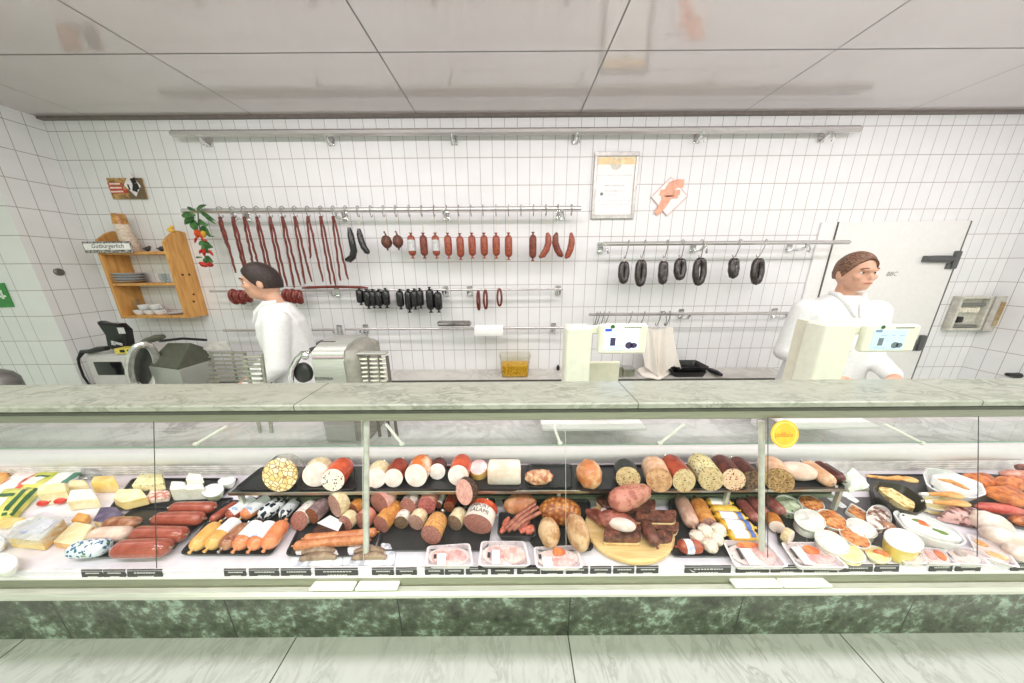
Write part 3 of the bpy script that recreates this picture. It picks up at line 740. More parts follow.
b = MB(); b.box(((xl + xr) / 2, ey - .005, zt - .075), (xr - xl - .05, .03, .025)); build('dark_rail', b, GREYP, o)
for j in range(7): build('fuse', MB().box((xl + .05 + j * .026, ey - .008, zt - .125), (.02, .035, .045), bev=.003), M('fuse_cream', (228, 222, 204), .4), o)
build('dark_switch', MB().box((xl + .07, ey - .012, zb + .10), (.055, .04, .055), bev=.006), BLACK, o)
build('lower_bar', MB().box(((xl + xr) / 2, ey - .006, zb + .04), (xr - xl - .06, .03, .02)), GREYP, o)
hA, hB = Vector((xr, ey - .035, zt)), Vector((xr, ey - .035, zb)); ang = rad(-6)
fw = .25; dr = Vector((cos(rad(16)), -sin(rad(16)), 0))
P4 = [hA, hA + dr * fw, hB + dr * fw, hB]; nn = Vector((dr.y, -dr.x, 0)) * .012
o2 = build('box_flap', MB().add([p for p in P4] + [p + nn for p in P4], [(0, 1, 2, 3), (7, 6, 5, 4), (0, 4, 5, 1), (1, 5, 6, 2), (2, 6, 7, 3), (3, 7, 4, 0)]), M('flap_grey', (186, 182, 174), .35), o)
ctrp = (P4[0] + P4[2]) / 2; P5 = [ctrp + (p - ctrp) * .68 + nn * (1.2) for p in P4]
build('flap_card', MB().add(P5 + [p + nn * .1 for p in P5], [(0, 1, 2, 3), (7, 6, 5, 4), (0, 4, 5, 1), (1, 5, 6, 2), (2, 6, 7, 3), (3, 7, 4, 0)]), food('flap_card_tan', (176, 150, 112), (200, 186, 152), 12, bump=0), o2)
build('flap_latch', MB().box(hA * .1 + hB * .0 + Vector((0, 0, 0)) + (ctrp + dr * fw * .4 + nn * 1.3 - hA * .1), (.02, .02, .025), bev=.003), BLACK, o2)
# ------------------------------------------------------------------ staff side: worktop, shelf, machines
BT = .743
xa, xb = -3.60, PY(800, 377, 2.26).x
o = empty('back_worktop', ((xa + xb) / 2, 2.39, 0), 'narrow grey stone worktop along the tiled back wall', 'worktop')
build('worktop_slab', MB().box(((xa + xb) / 2, 2.395, BT - .015), (xb - xa, .27, .03), bev=.004), marble_mat('grey_worktop', (206, 204, 196), (150, 148, 142), 4, rough=.3, amount=.7), o)
build('slab_edge', MB().box(((xa + xb) / 2, 2.259, BT - .012), (xb - xa, .006, .026)), M('dark_slab_edge', (96, 96, 90), .4), o)
build('worktop_base', MB().box(((xa + xb) / 2, 2.41, (BT - .03) / 2), (xb - xa, .23, BT - .03)), WHITE, o)
x2 = PY(236, 378, 2.0).x
o = empty('machine_table', ((xa + x2) / 2, 2.0, 0), 'steel table under the olive hooded slicer', 'table')
build('tabletop', MB().box(((xa + .15 + x2) / 2, 2.0, .728), (x2 - xa - .15, .49, .03), bev=.004), STEEL, o)
for x in (xa + .25, (xa + x2) / 2, x2 - .06):
    for y in (1.80, 2.20): build('leg', MB().box((x, y, .355), (.04, .04, .71)), STEEL, o)
TT = .743

# pine wall shelf
WOOD = NT('pine_wood'); kk = WOOD
mp = kk.node('ShaderNodeMapping'); mp.inputs['Scale'].default_value = (14, 14, 2.0); kk.link(kk.co(), mp.inputs[0])
n1 = kk.noise(mp.outputs[0], 2.2, 4, .6, .6)
kk.link(kk.ramp(n1, [(.3, (186, 126, 62)), (.6, (218, 164, 92))]), kk.b.inputs['Base Color']); kk.b.inputs['Roughness'].default_value = .4; WOOD = kk.m
sf = 2.36
xl = PY(97, 252, sf).x; xr = PY(163, 238, sf).x
zt_, zm, zb_ = PY(134, 253, sf).z, PY(145, 284.5, sf).z, PY(158, 317, sf).z
ztop = PY(163, 236, sf).z
o = empty('pine_shelf', ((xl + xr) / 2, WT - .09, zb_), 'orange pine wall shelf with three boards beside the left wall', 'shelf')
for x, nm in ((xl + .011, 'l'), (xr - .011, 'r')):
    pts = [(sf, zb_ - .012), (WT - .002, zb_ - .012), (WT - .002, ztop + .045), (WT - .05, ztop + .055), (WT - .10, ztop + .03), (sf + .02, ztop - .02), (sf, ztop - .05)]
    b = MB(); b.rings([[Vector((x + s_, y, z)) for y, z in pts] for s_ in (-.011, .011)]); sp_o = build('side_panel', b, WOOD, o)
    if nm == 'r':
        for (py_, pz_) in ((sf + .06, ztop - .30), (sf + .11, ztop - .30), (sf + .10, zb_ + .18), (sf + .085, zb_ + .12)):
            build('wood_knot', MB().lathe([(.010, 0), (.008, .001)], (x + .0112, py_, pz_), 10, axis=(1, 0, 0)), M('dark_knot', (92, 50, 22), .6), sp_o)
for z in (zt_, zm, zb_): build('shelf_board', MB().box(((xl + xr) / 2, (sf + WT) / 2, z), (xr - xl - .044, WT - sf - .006, .022), bev=.003), WOOD, o)
PORC = M('white_porcelain', (232, 232, 234), .2, var=.02)
zs = zm + .011
px_ = PY(130, 281, 2.45).x
for i in range(4):
    z = zs + i * .021
    b = MB().lathe([(.055, 0), (.075, .004), (.112, .016), (.118, .0195), (.112, .0195), (.07, .009), (.02, .007)], (px_ + .004 * (i % 2), 2.445, z), 28, sy=.72)
    build('plate', b, M('grey_white_plate', (214, 216, 218), .25, var=.03), label=f'{["lowest", "second lowest", "second highest", "topmost"][i]} plate of the stack on the middle shelf board', cat='plate', group='stacked plates on the pine shelf')
GLS = pane('tumbler_glass', (244, 247, 248), 1.4)
def tumbler(x, y, z, r, h, label, mat=GLS, name='drinking_glass', cat='glass', group=None):
    b = MB().lathe([(r * .8, 0), (r * .9, h * .3), (r, h), (r * .93, h), (r * .82, h * .3), (r * .72, h * .05)], (x, y, z), 18); return build(name, b, mat, label=label, cat=cat, group=group)
for i, px in enumerate((163, 169)):
    tumbler(PY(px, 282, 2.43).x, 2.44 - .02 * i, zs, .024, .075, f'small clear glass right of the plate stack, {"left" if i == 0 else "right"} of two', group='glasses on the pine shelf')
zs = zb_ + .011
for i, px in enumerate((131, 136.5)):
    tumbler(PY(px, 312, 2.44).x, 2.44 + .02 * i, zs, .025, .13, f'tall clear glass at the left of the bottom board, {"left" if i == 0 else "right"} of two', group='tall glasses on the bottom board')
for i, (px, lv) in enumerate(((141, 0), (151, 0), (161, 0), (147, 1), (158, 1))):
    x = PY(px, 314, 2.43).x; z = zs + lv * .044
    cup = MB().lathe([(.022, 0), (.034, .012), (.040, .042), (.037, .042), (.031, .012), (.018, .004)], (x, 2.43, z), 20)
    c_ = build('coffee_cup', cup, PORC, label=['leftmost white cup on the bottom shelf board', 'middle white cup on the bottom shelf board', 'rightmost white cup on the bottom shelf board', 'left white cup of the upper pair on the bottom board', 'right white cup of the upper pair on the bottom board'][i], cat='cup', group='white cups on the pine shelf')
    build('cup_handle', MB().tube([(x + .037, 2.43, z + .034), (x + .056, 2.425, z + .03), (x + .054, 2.425, z + .014), (x + .034, 2.43, z + .012)], .004, 7), PORC, c_)
x = PY(173, 314.5, 2.43).x
for i in range(2): build('saucer', MB().lathe([(.025, 0), (.052, .008), (.05, .009), (.02, .003)], (x + .01, 2.44, zs + i * .006), 24), PORC, label=f'{"lower" if i == 0 else "upper"} white saucer right of the cups', cat='saucer', group='saucers on the pine shelf')
# on the top board
zs = zt_ + .011
a = PY(134, 249, 2.43); tz = PY(117, 214, 2.43).z
cone = empty('cup_tower', (a.x - .03, 2.44, zs), 'tall stack of tapering paper cups on top of the pine shelf', 'cups')
H_ = tz - zs
for i in range(8):
    t0 = i / 8; z0 = zs + H_ * .72 * t0
    rr = .052 - .010 * t0
    build('paper_cup', MB().lathe([(rr * .86, 0), (rr, H_ * .1), (rr * 1.03, H_ * .1), (rr * 1.03, H_ * .106), (rr * .98, H_ * .106)], (a.x - .03 - .006 * i * .4, 2.44, z0 + .0), 20), M('pale_cup', (222, 206, 188), .55, var=.12, scale=60), cone)
build('cup_sleeve', MB().lathe([(.043, 0), (.036, H_ * .27), (.033, H_ * .27), (.038, .0)], (a.x - .05, 2.44, zs + H_ * .74), 20), food('tan_cup', (178, 130, 74), (222, 176, 110), 40, bump=0), cone, label='tan printed top cup')
q0_, q1_ = PY(80, 240, 2.34), PY(132, 252, 2.34)
o = empty('lettered_sign', ((q0_.x + q1_.x) / 2, 2.34, zs), 'narrow grey and white lettered sign standing on the pine shelf', 'sign')
zc_ = (q0_.z + q1_.z) / 2; W_ = q1_.x - q0_.x; Hs = .075
build('sign_board', MB().box((q0_.x + W_ / 2, 2.348, zs + Hs / 2 - .004), (W_, .012, Hs + .012), bev=.002), food('grey_bark', (110, 108, 104), (196, 194, 190), 60, rough=.7), o)
build('sign_face', MB().box((q0_.x + W_ / 2 + .005, 2.341, zs + Hs / 2), (W_ - .015, .004, Hs * .64)), PAPER, o)
build('sign_writing', text_mb('Gutbürgerlich', (q0_.x + W_ * .18, 2.3385, zs + Hs * .36), (1, 0, 0), (0, 0, 1), .046, shear=.35), M('ink_black', (28, 26, 28), .6), o, label='dark slanted lettering')
bx = PY(147, 249, 2.42).x
for i, (px, lb) in enumerate(((146, 'small dark bird figure on the pine shelf, nearer the cup tower'), (160, 'small dark bird figure on the pine shelf, near its right panel'))):
    x = PY(px, 249, 2.42).x
    b = MB().blob((x, 2.43, zs + .024), (.024, .014, .018), RYm(-.4)); b.blob((x + .022, 2.43, zs + .04), (.010, .009, .010)); b.tube([(x, 2.43, zs), (x, 2.43, zs + .012)], .004, 6); b.tube([(x - .018, 2.43, zs + .022), (x - .04, 2.43, zs + .03)], [.008, .004], 6)
    f_ = build('bird_figure', b, M('dark_ceramic', (58, 60, 66), .4), label=lb, cat='figurine'); build('beak', MB().lathe([(.004, 0), (.0005, .012)], (x + .031, 2.43, zs + .04), 8, axis=(1, 0, -.1)), M('beak_tan', (190, 140, 70), .5), f_)
x = PY(165, 233, 2.40).x; z = ztop - .0
b = MB().blob((x + .004, 2.445, ztop + .055), (.024, .020, .018)); b.blob((x + .024, 2.44, ztop + .078), (.013, .012, .012))
yd = build('yellow_figure', b, M('duck_yellow', (236, 190, 70), .4), label='small yellow duck figure on the right panel of the pine shelf', cat='figurine'); build('beak', MB().blob((x + .036, 2.436, ztop + .076), (.007, .005, .003)), M('beak_orange', (220, 120, 40), .4), yd)

# pepper garland
gp = empty('pepper_garland', PY(196, 211, 2.375), 'hanging garland of red and orange peppers with green leaves at the left rail end', 'garland')
LEAF = food('green_leaf', (46, 96, 46), (92, 138, 78), 30, rough=.45); 
def leaf(p, dr, L, w):
    p = Vector(p); dr = Vector(dr).normalized(); sd = dr.cross(Vector((0, -1, 0.2))).normalized(); n = 7; L_, R_ = [], []
    for i in range(n + 1):
        t = i / n; c_ = p + dr * L * t + Vector((0, -.012 * sin(PI * t), -.01 * t * t)); ww = w * sin(PI * min(1, t * .9 + .08)) 
        L_.append(c_ + sd * ww); R_.append(c_ - sd * ww)
    th = Vector((0, .0025, 0)); m_ = MB(); N_ = n + 1
    m_.add(L_ + R_ + [q + th for q in L_] + [q + th for q in R_], [(i, i + 1, N_ + i + 1, N_ + i) for i in range(n)] + [(2 * N_ + i, 3 * N_ + i, 3 * N_ + i + 1, 2 * N_ + i + 1) for i in range(n)] + [(i, 2 * N_ + i, 2 * N_ + i + 1, i + 1) for i in range(n)] + [(N_ + i, N_ + i + 1, 3 * N_ + i + 1, 3 * N_ + i) for i in range(n)])
    build('leaf', m_, LEAF, gp)
def G(u, v, y=2.375): return PY(180 + u / 8.54, 200 + v / 8.54, y)
for (u, v, dx, dz, L, w) in ((150, 85, 1, .5, .10, .014), (170, 95, .9, -.5, .13, .016), (200, 105, .8, -.8, .11, .014), (140, 100, -.6, .5, .07, .012), (130, 130, -1, .05, .10, .026), (120, 150, -.8, -.4, .09, .026), (110, 165, .2, -1, .09, .03), (150, 180, .9, -.2, .07, .022), (150, 195, -.5, -.9, .06, .022), (180, 225, .6, -.6, .09, .03), (200, 220, .8, .3, .05, .02), (180, 370, .9, -.2, .10, .032), (190, 385, .6, -.7, .07, .026), (220, 375, -.6, .2, .05, .02), (215, 490, .7, -.3, .07, .028), (240, 490, -.4, -.8, .06, .024), (190, 490, -.9, .1, .05, .008), (240, 310, 1, .1, .06, .006)):
    leaf(G(u, v), (dx, -.1, dz), L, w)
OR = food('orange_pepper', (214, 90, 36), (236, 140, 60), 20, rough=.25, bump=0, coat=.4); RP = food('red_pepper', (176, 36, 34), (208, 66, 54), 20, rough=.25, bump=0, coat=.4); YP = food('yellow_pepper', (206, 160, 50), (226, 190, 90), 20, rough=.25, bump=0)
def pepper(u0, v0, u1, v1, r, mt, lb=None):
    a_, c_ = G(u0, v0, 2.36), G(u1, v1, 2.35); md = (a_ + c_) / 2 + Vector((.006, -.006, 0))
    build('pepper', MB().tube([a_, a_ * .8 + c_ * .2, md, a_ * .25 + c_ * .75, c_], [r * .5, r, r * .95, r * .6, r * .12], 10), mt, gp, label=lb)
pepper(150, 255, 148, 330, .020, OR, 'orange pepper'); pepper(165, 270, 190, 330, .018, OR, 'orange pepper'); pepper(200, 265, 205, 325, .018, YP, 'yellow pepper'); pepper(140, 320, 125, 370, .008, RP); pepper(190, 335, 235, 350, .010, RP)
pepper(185, 425, 165, 460, .010, RP); pepper(205, 420, 205, 480, .013, RP); pepper(250, 430, 285, 480, .010, RP); pepper(200, 535, 190, 570, .024, RP, 'dark red pepper'); pepper(225, 540, 210, 575, .022, RP); pepper(250, 545, 275, 568, .020, RP)
build('garland_string', MB().tube([G(150, 60), G(160, 200), G(195, 380), G(225, 540)], .004, 6), M('stem_green', (74, 96, 48), .6), gp)

# microwave, bag, box, cable
my = 2.10
a, c = PY(86, 356, my), PY(131, 357, my); mz = PY(100, 354, my).z
TT = .745
o = empty('microwave', ((a.x + c.x) / 2, my + .17, TT), 'white microwave oven in the left corner behind the slicer', 'microwave')
W_ = c.x - a.x + .14; cx = a.x + W_ / 2
build('housing', MB().box((cx, my + .17, (TT + mz) / 2), (W_, .34, mz - TT), bev=.01), M('microwave_white', (214, 210, 208), .35, var=.02), o)
d_ = build('door', MB().box((cx - .06, my - .006, (TT + mz) / 2), (W_ - .13, .014, mz - TT - .03), bev=.005), M('microwave_white', (214, 210, 208), .35), o)
wa, wc = PY(93, 362, my - .015), PY(126, 375, my - .015)
build('door_window', MB().box(((wa.x + wc.x) / 2, my - .014, (wa.z + wc.z) / 2), (wc.x - wa.x, .006, wa.z - wc.z), bev=.004), M('black_window', (24, 24, 26), .1), d_)
build('door_handle', MB().tube([(cx + W_ / 2 - .14, my - .012, mz - .05), (cx + W_ / 2 - .14, my - .03, mz - .06), (cx + W_ / 2 - .14, my - .03, TT + .07), (cx + W_ / 2 - .14, my - .012, TT + .06)], .007, 8), GREYP, d_)
a, c = PY(108, 345, 2.24), PY(131, 343, 2.24)
zb2 = mz + .001
PT = [PY(u, v, 2.24) for u, v in ((99.5, 317), (106, 319), (121, 319.5), (128, 326), (131, 343), (112, 345.5), (109, 331))]
b = MB().rings([[p + Vector((0, s_, 0)) * 1 for p in [cc_ + (q - cc_) * k_ for q in PT]] for s_, k_ in ((-.035, .82), (-.025, .95), (0, 1), (.025, .95), (.035, .82)) for cc_ in [sum(PT, Vector()) / len(PT)]])
mn = min(v.z for v in b.v); b.v = [v + Vector((0, 0, zb2 - mn)) for v in b.v]
bag = build('black_bag', b, BLACK, label='black bag with white print standing on the microwave', cat='bag')
dz_ = zb2 - mn; b = MB()
b.box(PY(120, 327, 2.198) + Vector((0, 0, dz_)), (.05, .004, .05)); b.box(PY(117, 340, 2.198) + Vector((0, 0, dz_)), (.06, .004, .02), RYm(.3)); b.box(PY(112, 339.5, 2.198) + Vector((0, 0, dz_)), (.03, .004, .035), RYm(.2))
build('bag_print', b, M('print_white', (206, 206, 208), .6, var=.25, scale=200), bag)
bp = PY(130, 346, 2.13)
b = MB().box((bp.x, 2.13, zb2 + .022), (.16, .07, .044), RZ(.1), bev=.003)
yb = build('yellow_box', b, M('box_yellow', (226, 208, 92), .5), label='small yellow box with dark marking lying on the microwave', cat='box')
bb = MB(); bb.box((bp.x - .02, 2.091, zb2 + .024), (.03, .004, .02), RZ(.1)); bb.box((bp.x + .03, 2.096, zb2 + .028), (.03, .004, .012), RZ(.1)); build('box_mark', bb, BLACK, yb)
P = [PY(u, v, 2.10) for u, v in ((108, 348), (100, 349), (92, 352), (85, 355), (83, 358), (84, 364), (88, 375), (94, 384))]
build('black_cable', MB().tube([Vector((p.x, 2.075 if i > 3 else 2.095 , (max(p.z, mz + .022) if i < 4 else p.z))) for i, p in enumerate(P)], [.018, .022, .020, .016, .008, .007, .007, .007], 8), BLACK, label='black cable running over the corner of the microwave', cat='cable')

# slicing machine with olive hood
SLV = brushed('machine_silver', (196, 198, 190), .38, metal=.55); OLV = M('olive_hood', (84, 86, 72), .4)
L_, C_, R_ = PY(147, 371, 1.96), PY(178, 370, 1.86), PY(214, 362, 2.10)
zh = C_.z
pl = [Vector((q.x, q.y, zh)) for q in (L_, C_, R_)]; pl.append(pl[0] + pl[2] - pl[1])
sl = empty('slicing_machine', (sum(pl, Vector()) / 4).xy.to_3d() + Vector((0, 0, TT)), 'silver slicing machine with an olive hood, left of the dark haired person', 'slicer')
build('machine_body', MB().prism(rpoly(pl, .015), zh - TT, bev=.006), SLV, sl)
top = [PY(168, 343, 2.02), PY(191, 343, 2.0), PY(203, 347, 2.12), PY(180, 343, 2.16)]
cc_ = sum(pl, Vector()) / 4
build('hood', MB().rings([[cc_ + (q - cc_) * .985 for q in pl], [cc_ + (q - cc_) * .96 + Vector((0, 0, .012)) for q in pl], top]), OLV, sl, smooth=20)
def ring_guard(par, cu, cv, y, ru, rv, w, mat, tilt, a0=0, a1=360, name='blade_guard'):
    P = []; n = 30
    for i in range(n + 1):
        a = rad(a0 + (a1 - a0) * i / n); P.append(PY(cu + ru * cos(a), cv - rv * sin(a), y + tilt * cos(a)))
    P = [p if p.z > TT + .03 else Vector((p.x, p.y, TT + .03)) for p in P]
    return build(name, MB().tube(P, w, 10), mat, par)
ring_guard(sl, 143.5, 367, 1.92, 14, 23, .022, M('guard_silver', (222, 222, 216), .25, .7), .05)
c_ = PY(146, 368, 1.95)
b = MB().lathe([(.15, 0), (.15, .02), (.05, .03)], (c_.x, c_.y + .02, c_.z), 28, axis=(.45, -1, 0), sx=.6)
build('blade_disc', b, M('dark_blade', (74, 74, 72), .35, .4), sl)
b = MB().tube([PY(146, 341, 2.0), PY(156, 338, 2.0), PY(163, 336.5, 2.0)], [.02, .024, .018], 8); b.box(PY(152, 339, 2.02), (.12, .05, .02), RYm(-.3)); build('machine_handle', b, OLV, sl)
b = MB(); q = [PY(206, 343, 2.16), PY(226, 341, 2.16), PY(231, 350, 2.16), PY(200, 350, 2.10)]; b.prism([p + Vector((0, 0, 0)) for p in q], .012, down=(0, 1, 0)); build('chute_plate', b, M('chute_white', (204, 204, 196), .4), sl)
b = MB().tube([PY(160, 341, 2.12), PY(183, 338.5, 2.12), PY(206, 340, 2.12)], .010, 8); build('guide_bar', b, DARKM, sl)
RUN = M('rung_steel', (190, 192, 178), .3, .8)
def rack(name, label, u0, u1, v0, v1, y, n, posts, sk=0):
    e = empty(name, Vector((PY((u0 + u1) / 2, v1, y).x, y, TT)), label, 'rack')
    for i in range(n):
        t = i / (n - 1); v = v0 + (v1 - v0) * t
        a_, c2 = PY(u0 + sk * t, v, y), PY(u1 + sk * t * .6, v, y); a_.z = c2.z = max(a_.z, TT + .01)
        build('rung', MB().tube([a_, c2], .0065, 8), RUN, e)
    for (p0, p1) in posts:
        a_, c2 = PY(*p0, y + .008), PY(*p1, y + .008); c2.z = TT; build('upright', MB().tube([a_, c2], .008, 8), RUN, e)
    return e
rk = rack('slicer_rack', 'wire collecting rack at the right of the olive hooded slicer', 209, 246, 353, 381, 2.02, 8, (((211, 352), (216, 382)), ((232, 351), (236, 382)), ((245, 353), (247, 382))))
TT = .8815
rk = rack('slicer_rack', 'wire rack of thin bars before the dark haired person', 243, 262, 357, 381, 1.25, 6, (((245, 357), (247, 382)), ((261.5, 354), (259, 382))))
TT = .745
# second slicing machine
s2 = empty('slicing_machine', PY(330, 381, 1.30) * 1, 'rounded silver slicing machine with a black handle and lettering on its front', 'slicer')
s2.location.z = .8815; s2.matrix_world = Matrix.Translation(s2.location)
y0 = 1.16
TT = .8815
xa_, xb_ = PY(311, 360, y0).x, PY(343, 360, y0).x
zT = PY(330, 352, y0).z
pf = [(y0 + .01, TT), (y0, TT + .02), (y0, zT - .045), (y0 + .008, zT - .035), (y0 + .008, zT - .018), (y0 + .018, zT), (y0 + .06, zT + .020), (y0 + .12, zT + .030), (y0 + .22, zT + .024), (y0 + .26, zT - .012), (y0 + .26, TT)]
b = MB().rings([[Vector((x, y, z)) for y, z in pf] for x in (xa_, xb_)]); build('machine_body', b, SLV, s2, smooth=40)
ps = [(y0 + .014, TT), (y0 + .008, zT - .04), (y0 + .03, zT - .003), (y0 + .12, zT + .018), (y0 + .21, zT + .012), (y0 + .25, TT)]
b = MB().rings([[Vector((xb_, y, z)) for y, z in ps], [Vector((xb_ + .032, y + .012, z - .008)) for y, z in ps], [Vector((xb_ + .048, y + .03, max(TT, z - .026))) for y, z in ps]]); build('side_cover', b, M('side_grey', (150, 148, 138), .45, .3), s2, smooth=40)
build('front_band', MB().box(((xa_ + xb_) / 2, y0 + .006, zT - .027), (xb_ - xa_ - .004, .010, .011), bev=.003), M('pinkish_band', (196, 178, 182), .3, .4), s2)
a_ = PY(315, 380.5, y0 - .002)
build('machine_lettering', text_mb('BIZERBA', (a_.x, y0 - .001, a_.z + .001), (1, 0, 0), (0, 0, 1), .0215), M('dark_lettering', (58, 60, 56), .5), s2, label='dark capital lettering')
b = MB().box(PY(329, 343.5, y0 + .10), (.095, .05, .028), bev=.008); build('machine_handle', b, M('handle_black', (56, 58, 54), .4), s2)
b = MB().tube([PY(310, 350, y0 + .05), PY(320, 346.5, y0 + .08), PY(336, 347, y0 + .10)], .009, 8); build('handle_arm', b, DARKM, s2)
c_ = PY(305, 372, y0 + .05); b = MB().lathe([(.046, 0), (.046, .018), (.03, .027), (.0, .028)], c_ + Vector((0, .0, 0)), 28, axis=(-.2, -1, .1)); build('blade_cover', b, M('blade_dark', (52, 54, 52), .35), s2)
P = [PY(u, v, y0 + .02) for u, v in ((310, 352), (303, 353), (297, 359), (292, 368), (291, 377), (292, 383))]; build('blade_guard', MB().tube(P, [.007, .011, .012, .012, .011, .009], 10), CHROME, s2)
b = MB().blob(PY(305, 356, y0), (.017, .012, .017)); build('guard_knob', b, CHROME, s2)
e = empty('slicer_rack', Vector((PY(372, 380, 1.22).x, 1.22, TT)), 'upright rack of short steel rungs right of the lettered slicer', 'rack')
for (u0, u1) in ((360, 367), (370, 377.5), (380, 385.5)):
    for i in range(6):
        v = 359 + i * 4.3; a_, c2 = PY(u0 + i * .25, v, 1.21), PY(u1 + i * .25, v, 1.21); c2.z = a_.z
        build('rung', MB().tube([a_, (a_ + c2) / 2 + Vector((0, -.004, 0)), c2], .0062, 8), M('pale_rung', (220, 222, 208), .3, .5), e)
for u in (358.5, 368.5, 379, 387):
    a_, c2 = PY(u, 356, 1.215), PY(u + 1.6, 382, 1.215); c2.x = a_.x; c2.z = TT; build('upright', MB().box((a_.x, 1.215, (a_.z + TT) / 2), (.010, .012, a_.z - TT)), M('dark_upright', (104, 96, 88), .5), e)
a_, c2 = PY(357, 353.5, 1.215), PY(387, 355, 1.215); build('top_plate', MB().box(((a_.x + c2.x) / 2, 1.22, a_.z), (c2.x - a_.x, .036, .010), bev=.003), SLV, e)

TT = .745
# weighing scales on the staff worktop
ST = 1.0
def scale(label, cpx, disp, y, side):
    e = empty('shop_scale', (PY((cpx[0] + cpx[1]) / 2, 381, y).x, y, ST), label, 'scale')
    a_, c2 = PY(cpx[0], 330, y), PY(cpx[1], 330, y); zt = PY(cpx[0], cpx[2], y).z
    w_ = c2.x - a_.x
    build('column', MB().box((a_.x + w_ / 2, y + .045, (ST + zt) / 2), (w_, .09, zt - ST), bev=.010), CREAM, e)
    if side:
        s0 = PY(cpx[3], 370, y + .12).x
        pr = [(a_.x + .02, zt - .005), (a_.x + .02, ST), (s0 - .02, ST), (s0, zt - .22), (s0 + .02, zt - .10), (s0 + .08, zt - .02)]
        build('column_side', MB().rings([[Vector((x, yy, z)) for x, z in pr] for yy in (y + .02, y + .15)]), M('scale_shell', (214, 212, 192), .4, var=.02), e)
    d0, d1 = PY(disp[0], disp[2], y - .01), PY(disp[1], disp[3], y - .01); cx_, cz_ = (d0.x + d1.x) / 2, (d0.z + d1.z) / 2; w2, h2 = d1.x - d0.x, d0.z - d1.z
    d_ = build('display', MB().box((cx_, y + .002, cz_), (w2, .03, h2), bev=.008), CREAM, e)
    build('display_arm', MB().box(((c2.x + d0.x) / 2, y + .03, d0.z - .03), (abs(d0.x - c2.x) + .05, .03, .035), bev=.005), CREAM, e)
    sx0, sx1, sz0, sz1 = d0.x + w2 * disp[4], d0.x + w2 * disp[5], d0.z - h2 * disp[6], d0.z - h2 * disp[7]
    yy = y - .0145
    sc = build('screen', MB().box(((sx0 + sx1) / 2, yy, (sz0 + sz1) / 2), (sx1 - sx0, .003, sz0 - sz1)), emit('screen_' + str(disp[8][0]), disp[8], disp[9]), d_)
    sw, sh = sx1 - sx0, sz0 - sz1
    def sq(name, u0, v0, u1, v1, mt, rnd=False):
        bq = MB().box((sx0 + sw * (u0 + u1) / 2, yy - .002, sz0 - sh * (v0 + v1) / 2), (sw * (u1 - u0), .001, sh * (v1 - v0)))
        if rnd: bq = MB().lathe([(sh * (v1 - v0) / 2, 0), (sh * (v1 - v0) / 2, .001)], (sx0 + sw * (u0 + u1) / 2, yy - .0015, sz0 - sh * (v0 + v1) / 2), 16, axis=(0, -1, 0), sx=sw * (u1 - u0) / (sh * (v1 - v0)))
        return build(name, bq, mt, d_)
    dk = emit('screen_dark' + str(disp[10][0]), disp[10], .3)
    sq('screen_picture', .18, .42, .33, .80, dk); sq('screen_header', .01, .0, .2, .13, emit('screen_blue' + str(disp[11][0]), disp[11], .4)); sq('screen_picture', .62, .62, .85, .95, dk, True); sq('screen_picture', .76, .66, .97, .92, dk, True)
    for (u0, v0, u1) in ((.22, .28, .4), (.55, .28, .65), (.8, .28, .95), (.42, .55, .5), (.1, .9, .45)): sq('screen_line', u0, v0, u1, v0 + .035, emit('screen_mid' + str(disp[11][0]), (150, 170, 200), .4))
    build('round_logo', MB().lathe([(h2 * .065, 0), (h2 * .065, .002)], (d0.x + w2 * .26, y - .0135, d0.z - h2 * .07), 16, axis=(0, -1, 0)), M('logo_green', (62, 104, 62), .5), d_)
    bq = MB()
    for j in range(9): bq.box((d0.x + w2 * (.52 + .04 * j), y - .0135, d0.z - h2 * .10), (w2 * .028, .002, h2 * .035))
    build('maker_lettering', bq, M('letter_grey', (120, 130, 104), .6), d_, kind='stuff')
    return e, a_, c2
e, a_, c2 = scale('cream shop scale with a bright screen in the middle of the counter', (567, 593, 327.5), (600, 645, 324.5, 354, .10, .82, .13, .84, (206, 226, 255), .85, (70, 60, 86), (60, 84, 190)), 1.16, False)
build('weighing_base', MB().box((c2.x + .095, 1.25, 1.058), (.19, .18, .03), bev=.01), CREAM, e)
build('base_post', MB().box((c2.x + .08, 1.27, 1.022), (.06, .06, .044)), CREAM, e)
build('column_back', MB().box((c2.x + .09, 1.33, 1.10), (.21, .02, .25), bev=.006), M('scale_shell', (222, 220, 200), .4, var=.02), e)
build('weighing_plate', MB().box((c2.x + .095, 1.24, 1.080), (.20, .17, .010), bev=.003), STEEL, e)
scale('cream shop scale with rounded side at the right, before the cold room door', (826, 858, 324, 803), (869, 912, 325, 352, .13, .74, .16, .88, (176, 204, 222), .6, (104, 116, 116), (120, 140, 160)), 1.16, True)

